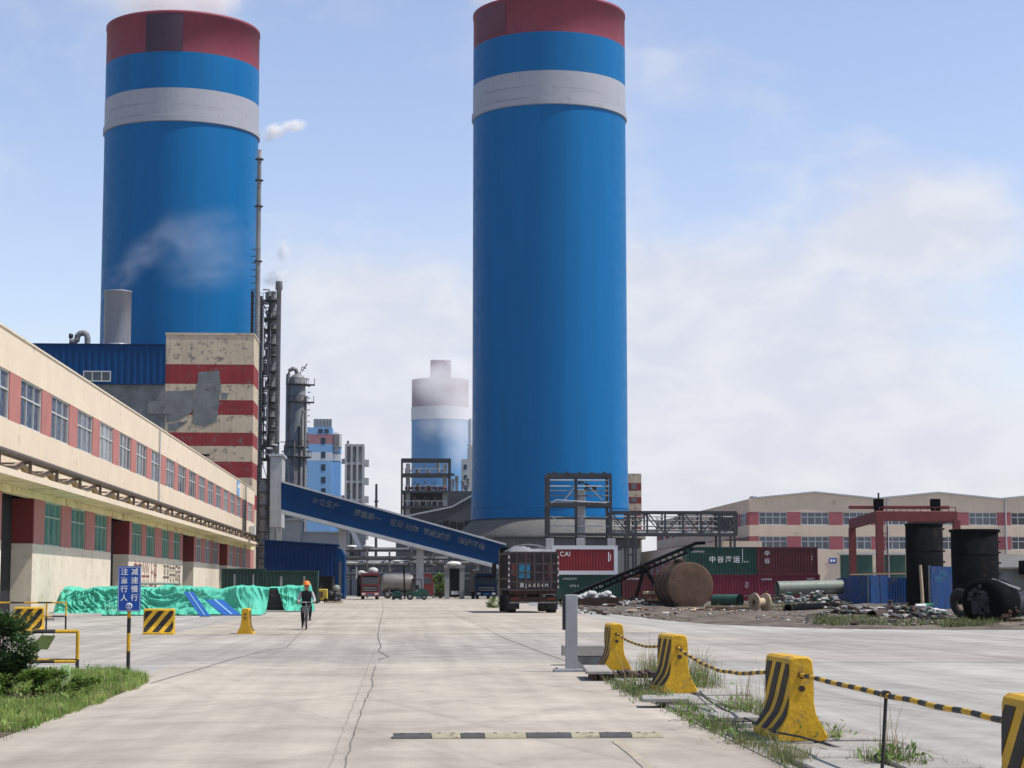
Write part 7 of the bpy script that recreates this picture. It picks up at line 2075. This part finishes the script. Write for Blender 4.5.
def rider():
    x, y = G(305.5, 630); X0, Y0 = x, y + .55
    J = {'hip': ((0, .16, .86), (.15, .115)), 'waist': ((0, .10, 1.02), (.17, .125)), 'chest': ((0, .0, 1.22), (.195, .135)), 'neck0': ((0, -.03, 1.37), (.08, .07)), 'neck': ((0, -.07, 1.43), .05), 'head0': ((0, -.10, 1.50), (.075, .085)), 'head1': ((0, -.11, 1.58), (.08, .095)), 'crown': ((0, -.09, 1.66), (.06, .07))}
    Lk = [('hip', 'waist'), ('waist', 'chest'), ('chest', 'neck0'), ('neck0', 'neck'), ('neck', 'head0'), ('head0', 'head1'), ('head1', 'crown')]
    for s, nm, kn, ank, toe in ((-1, 'l', (-.13, -.22, .60), (-.13, -.08, .19), (-.14, -.26, .11)), (1, 'r', (.14, -.30, .80), (.13, -.20, .42), (.14, -.38, .36))):
        J['thigh' + nm] = ((s * .09, .10, .84), .11); J['knee' + nm] = (kn, .078); J['calf' + nm] = (tuple(.45 * a + .55 * b for a, b in zip(ank, kn)), .068); J['ankle' + nm] = (ank, .040); J['toe' + nm] = (toe, .035)
        Lk += [('hip', 'thigh' + nm), ('thigh' + nm, 'knee' + nm), ('knee' + nm, 'calf' + nm), ('calf' + nm, 'ankle' + nm), ('ankle' + nm, 'toe' + nm)]
        J['sh' + nm] = ((s * .20, -.01, 1.31), .078); J['elb' + nm] = ((s * .29, -.12, 1.06), .058); J['wr' + nm] = ((s * .27, -.38, .98), .032); J['palm' + nm] = ((s * .27, -.45, .985), (.036, .026)); 
        Lk += [('chest', 'sh' + nm), ('sh' + nm, 'elb' + nm), ('elb' + nm, 'wr' + nm), ('wr' + nm, 'palm' + nm)]
    me = skin_mesh('body', J, Lk)
    V = [tuple(v.co) for v in me.vertices]; F = [tuple(p.vertices) for p in me.polygons]
    mb = MB()
    def region(c):
        if c.z > 1.41: return 0
        if c.z < .97 and abs(c.x) < .22 and not (c.y < -.33 and c.z > .93): 
            if c.z < .16 or (c.x > .08 and c.y < -.2 and c.z < .44 and c.z < .47): return 4
            return 3
        if abs(c.x) > .185 and c.z < 1.36: return 0 if c.y < -.40 else 2
        if c.y < -.40: return 0
        return 1
    b = len(mb.v); mb.v = list(V)
    for f in F:
        c = sum((Vector(V[i]) for i in f), Vector()) / len(f); mb.f.append(f); mb.m.append(region(c)); mb.s.append(True)
    # face: nose, eyes, mouth, ears
    mb.mi = 0; mb.blob((0, -.205, 1.55), (.016, .028, .026), 8, 6, 0)
    for s in (-1, 1): mb.blob((s * .083, -.10, 1.55), (.012, .025, .034), 8, 6, 0)
    mb.mi = 4
    for s in (-1, 1): mb.blob((s * .032, -.192, 1.575), (.014, .010, .008), 8, 5, 0)
    mb.mi = 5; mb.blob((0, -.19, 1.505), (.026, .010, .007), 8, 5, 0)
    # fingers closed round the grips
    mb.mi = 0
    for s in (-1, 1):
        for k in range(4):
            xx = s * (.235 + .022 * k); ln = (.9, 1, .96, .8)[k]
            mb.tube([(xx, -.45, 1.0), (xx, -.495 * 1, 1.0), (xx, -.515, .975), (xx, -.50, .945 + .01 * (1 - ln)), (xx, -.47, .94)], [.0105, .0105, .010, .009, .008], 6)
        mb.tube([(s * .225, -.44, .985), (s * .205, -.455, .965), (s * .21, -.475, .945)], [.012, .011, .009], 6)
    t = thing('person', 'rider in an orange helmet and dark vest with pale sleeves coming up the road', 'person', (X0, Y0, 0), R(2))
    mb.build('body', [M['skin'], M['jacket'], M['sleeve'], M['trouser'], M['black'], M['redwall']], t)
    hb = MB(); n = 24
    hb.T = Matrix.Translation((0, -.095, 1.60)) @ Matrix.Rotation(R(-6), 4, 'X'); hb.lathe([(.150, 0), (.135, .008), (.132, .03), (.120, .09), (.085, .135), (.03, .155), (.002, .157)], n, cap=(True, False))
    hb.add([(-.11, -.09, .002), (.11, -.09, .002), (.075, -.185, -.008), (-.075, -.185, -.008), (-.11, -.09, .012), (.11, -.09, .012), (.075, -.185, .0), (-.075, -.185, .0)], [(0, 1, 2, 3), (7, 6, 5, 4), (2, 1, 5, 6), (3, 2, 6, 7), (0, 3, 7, 4)])
    hb.build('helmet', M['orange'], t)
    cb = MB(); cb.tube([(-.082, -.10, 1.60), (-.06, -.14, 1.50), (0, -.16, 1.462), (.06, -.14, 1.50), (.082, -.10, 1.60)], .006, 5); cb.build('chin_strap', M['orange'], t)
    # bicycle
    bk = thing('bicycle', 'dark bicycle with a front basket ridden by the person in the orange helmet', 'bicycle', (X0, Y0, 0), R(2))
    for nm, yy in (('front_wheel', -.55), ('rear_wheel', .52)):
        w = MB(); w.T = Matrix.Translation((0, yy, .31)) @ Matrix.Rotation(R(90), 4, 'Y'); pr = [(.283 + .026 * math.cos(2 * math.pi * k / 8), .026 * math.sin(2 * math.pi * k / 8)) for k in range(9)]; w.lathe(pr, 32, cap=(False, False)); wo = w.build(nm, M['rubber'], bk)
        w = MB(); w.T = Matrix.Translation((0, yy, .31)) @ Matrix.Rotation(R(90), 4, 'Y'); w.lathe([(.258, -.012), (.25, 0), (.258, .012)], 32, cap=(False, False)); w.lathe([(.03, -.04), (.03, .04)], 12)
        for k in range(14): a = 2 * math.pi * k / 14; w.bar((.03 * math.cos(a), .03 * math.sin(a), .02 * (-1) ** k), (.255 * math.cos(a), .255 * math.sin(a), 0), .004)
        w.build('rim', M['galv'], wo)
    f = MB(); f.tube([(0, -.36, .86), (0, -.08, .32)], .024, 8); f.tube([(0, .14, .78), (0, -.02, .30)], .02, 8); f.tube([(0, -.34, .78), (0, .12, .68)], .02, 8)
    for s in (-1, 1): f.tube([(s * .015, -.02, .30), (s * .06, .52, .31)], .012, 6); f.tube([(s * .015, .12, .70), (s * .06, .52, .31)], .010, 6)
    f.build('frame', M['black'], bk)
    f = MB()
    for s in (-1, 1): f.tube([(s * .03, -.38, .80), (s * .06, -.46, .60), (s * .06, -.55, .31)], .014, 6)
    f.tube([(0, -.36, .82), (0, -.40, .98)], .018, 8); f.build('fork', M['galv'], bk)
    f = MB(); f.tube([(-.32, -.42, .975), (-.16, -.49, .985), (0, -.41, .985), (.16, -.49, .985), (.32, -.42, .975)], .013, 8); f.build('handlebar', M['galv'], bk)
    for s in (-1, 1): 
        f = MB(); f.tube([(s * .215, -.468, .982), (s * .335, -.418, .975)], .017, 8); f.build('grip', M['black'], bk)
    f = MB(); f.blob((0, .17, .80), (.085, .14, .04), 12, 6, .05); f.build('saddle', M['black'], bk)
    f = MB()
    for a in range(9): u = -.15 + .3 * a / 8; f.bar((u * .8, -.72, .62), (u, -.76, .84), .006); f.bar((u * .8, -.52, .62), (u, -.50, .84), .006)
    for z, s_ in ((.62, .8), (.70, .87), (.77, .93), (.84, 1)):
        f.tube([(-.15 * s_, -.76 + .04 * (1 - (z - .62) / .22), z), (.15 * s_, -.76 + .04 * (1 - (z - .62) / .22), z), (.15 * s_, -.5, z), (-.15 * s_, -.5, z), (-.15 * s_, -.76 + .04 * (1 - (z - .62) / .22), z)], .005, 5)
    f.box(-.12, .12, -.72, -.52, .615, .62); f.build('basket', M['steelmid'], bk)
    f = MB(); f.cyl((0, -.50, .585), (0, -.56, .585), .03, .045, n=14); f.build('headlamp', M['lampglass'], bk)
    f = MB(); f.tube([(-.02, -.02, .30), (-.07, -.02, .30), (-.07, -.05, .14), (-.13, -.05, .13)], .011, 6); f.tube([(.02, -.02, .30), (.07, -.02, .30), (.07, -.12, .40), (.13, -.18, .38)], .011, 6)
    f.box(-.19, -.09, -.14, -.03, .05, .075); f.box(.09, .19, -.30, -.19, .325, .35); f.build('pedal', M['steel'], bk)
    f = MB(); pts = [(0, -.55 + .34 * math.cos(a), .31 + .34 * math.sin(a)) for a in (R(20), R(50), R(80), R(110), R(140))]; f.tube(pts, .022, 6); f.build('mudguard', M['black'], bk)
rider()

# ------------------------------------------------------------------ steam and smoke
def plume_mat(name, dens, col, lo, hi, scale=1.6, em=0):
    m = bpy.data.materials.new(name); m.use_nodes = True; nt = m.node_tree; N = nt.nodes; L = nt.links
    N.remove(N['Principled BSDF'])
    v = N.new('ShaderNodeVolumePrincipled'); v.inputs['Color'].default_value = (*col, 1); v.inputs['Anisotropy'].default_value = .0
    tc = N.new('ShaderNodeTexCoord'); ln = N.new('ShaderNodeVectorMath'); ln.operation = 'LENGTH'; L.new(tc.outputs['Object'], ln.inputs[0])
    fr = N.new('ShaderNodeMapRange'); fr.interpolation_type = 'SMOOTHSTEP'; L.new(ln.outputs['Value'], fr.inputs[0])
    for i, x in enumerate((.15, 1.0, 1.0, 0.0)): fr.inputs[i + 1].default_value = x
    oi = N.new('ShaderNodeObjectInfo'); ad = N.new('ShaderNodeVectorMath'); ad.operation = 'ADD'; cb = N.new('ShaderNodeCombineXYZ')
    mu = N.new('ShaderNodeMath'); mu.operation = 'MULTIPLY'; mu.inputs[1].default_value = 50; L.new(oi.outputs['Random'], mu.inputs[0])
    L.new(mu.outputs[0], cb.inputs[0]); L.new(mu.outputs[0], cb.inputs[1]); L.new(cb.outputs[0], ad.inputs[0]); L.new(tc.outputs['Object'], ad.inputs[1])
    n = N.new('ShaderNodeTexNoise'); n.inputs['Scale'].default_value = scale; n.inputs['Detail'].default_value = 4; n.inputs['Distortion'].default_value = .6; L.new(ad.outputs[0], n.inputs['Vector'])
    nr = N.new('ShaderNodeMapRange'); L.new(n.outputs['Fac'], nr.inputs[0])
    for i, x in enumerate((lo, hi, 0, 1)): nr.inputs[i + 1].default_value = x
    a = N.new('ShaderNodeMath'); a.operation = 'MULTIPLY'; L.new(fr.outputs[0], a.inputs[0]); L.new(nr.outputs[0], a.inputs[1])
    b = N.new('ShaderNodeMath'); b.operation = 'MULTIPLY'; L.new(a.outputs[0], b.inputs[0]); b.inputs[1].default_value = dens
    L.new(b.outputs[0], v.inputs['Density']); L.new(v.outputs[0], N['Material Output'].inputs['Volume'])
    return m
def puff(name, label, px, py, Y, rx, ry, rz, m, tilt=0):
    X, z = W(px, py, Y); mb = MB(); mb.blob((0, 0, 0), 1, 20, 12, 0)
    o = mb.build(name, m); o.location = (X, Y, z); o.scale = (rx, ry, rz); o.rotation_euler = (0, -R(tilt), 0)
    return tag(o, label, None, None, 'stuff')
st = plume_mat('steam_dense', .35, (.995, .995, .998), .30, .60)
ss = plume_mat('steam_small', 1.8, (.995, .995, .998), .38, .66, 2.0)
sm_ = plume_mat('smoke_thin', .16, (.72, .80, .92), .36, .75, 1.5)
sf = plume_mat('steam_far', .13, (.99, .99, .995), .30, .62, 1.6)
puff('steam', 'white steam rising behind the rim of the left tower', 172, -6, 310, 12, 9, 7.5, st)
puff('steam', 'white steam rising behind the rim of the left tower', 215, -6, 308, 6, 6, 5, st)
puff('steam', 'thin white steam at the rim of the middle tower', 505, -14, 312, 9, 8, 5, st)
puff('steam', 'small white steam puff right of the left tower rim', 274, 132, 322, 2.8, 2.4, 1.8, ss, 25)
puff('steam', 'small white steam puff right of the left tower rim', 293, 126, 322, 3.0, 2.5, 1.3, ss, 10)
puff('steam', 'white steam puff blowing from the vent pipe of the process structure', 277, 277, 305, 3.2, 2.2, 1.5, ss, 15)
puff('steam', 'white steam puff blowing from the vent pipe of the process structure', 283, 250, 305, 1.6, 1.6, 2.6, ss, 0)
for px, py, rx, rz, tl_ in ((126, 274, 2.6, 3.6, -35), (147, 252, 4.8, 3.4, 35), (180, 238, 6.6, 5.2, 18), (222, 242, 8.2, 6.4, 0), (205, 272, 8.0, 4.0, 0)):
    puff('smoke', 'thin bluish smoke drifting from the grey chimney across the left tower', px, py, 281, rx, 2.6, rz, sm_, tl_)
for px, py, rx, rz in ((446, 388, 16, 14), (458, 408, 15, 15), (430, 382, 12, 11), (462, 440, 10, 18), (455, 370, 14, 10), (440, 425, 13, 10)):
    puff('steam', 'pale steam hiding the head of the distant tower', px, py, 780, rx, 8, rz, sf)
puff('steam', 'thin steam streak drifting above the open frame tower', 384, 445, 530, 8, 3, 1.1, plume_mat('steam_streak', .12, (.95, .95, .97), .3, .7, 1.2), -8)
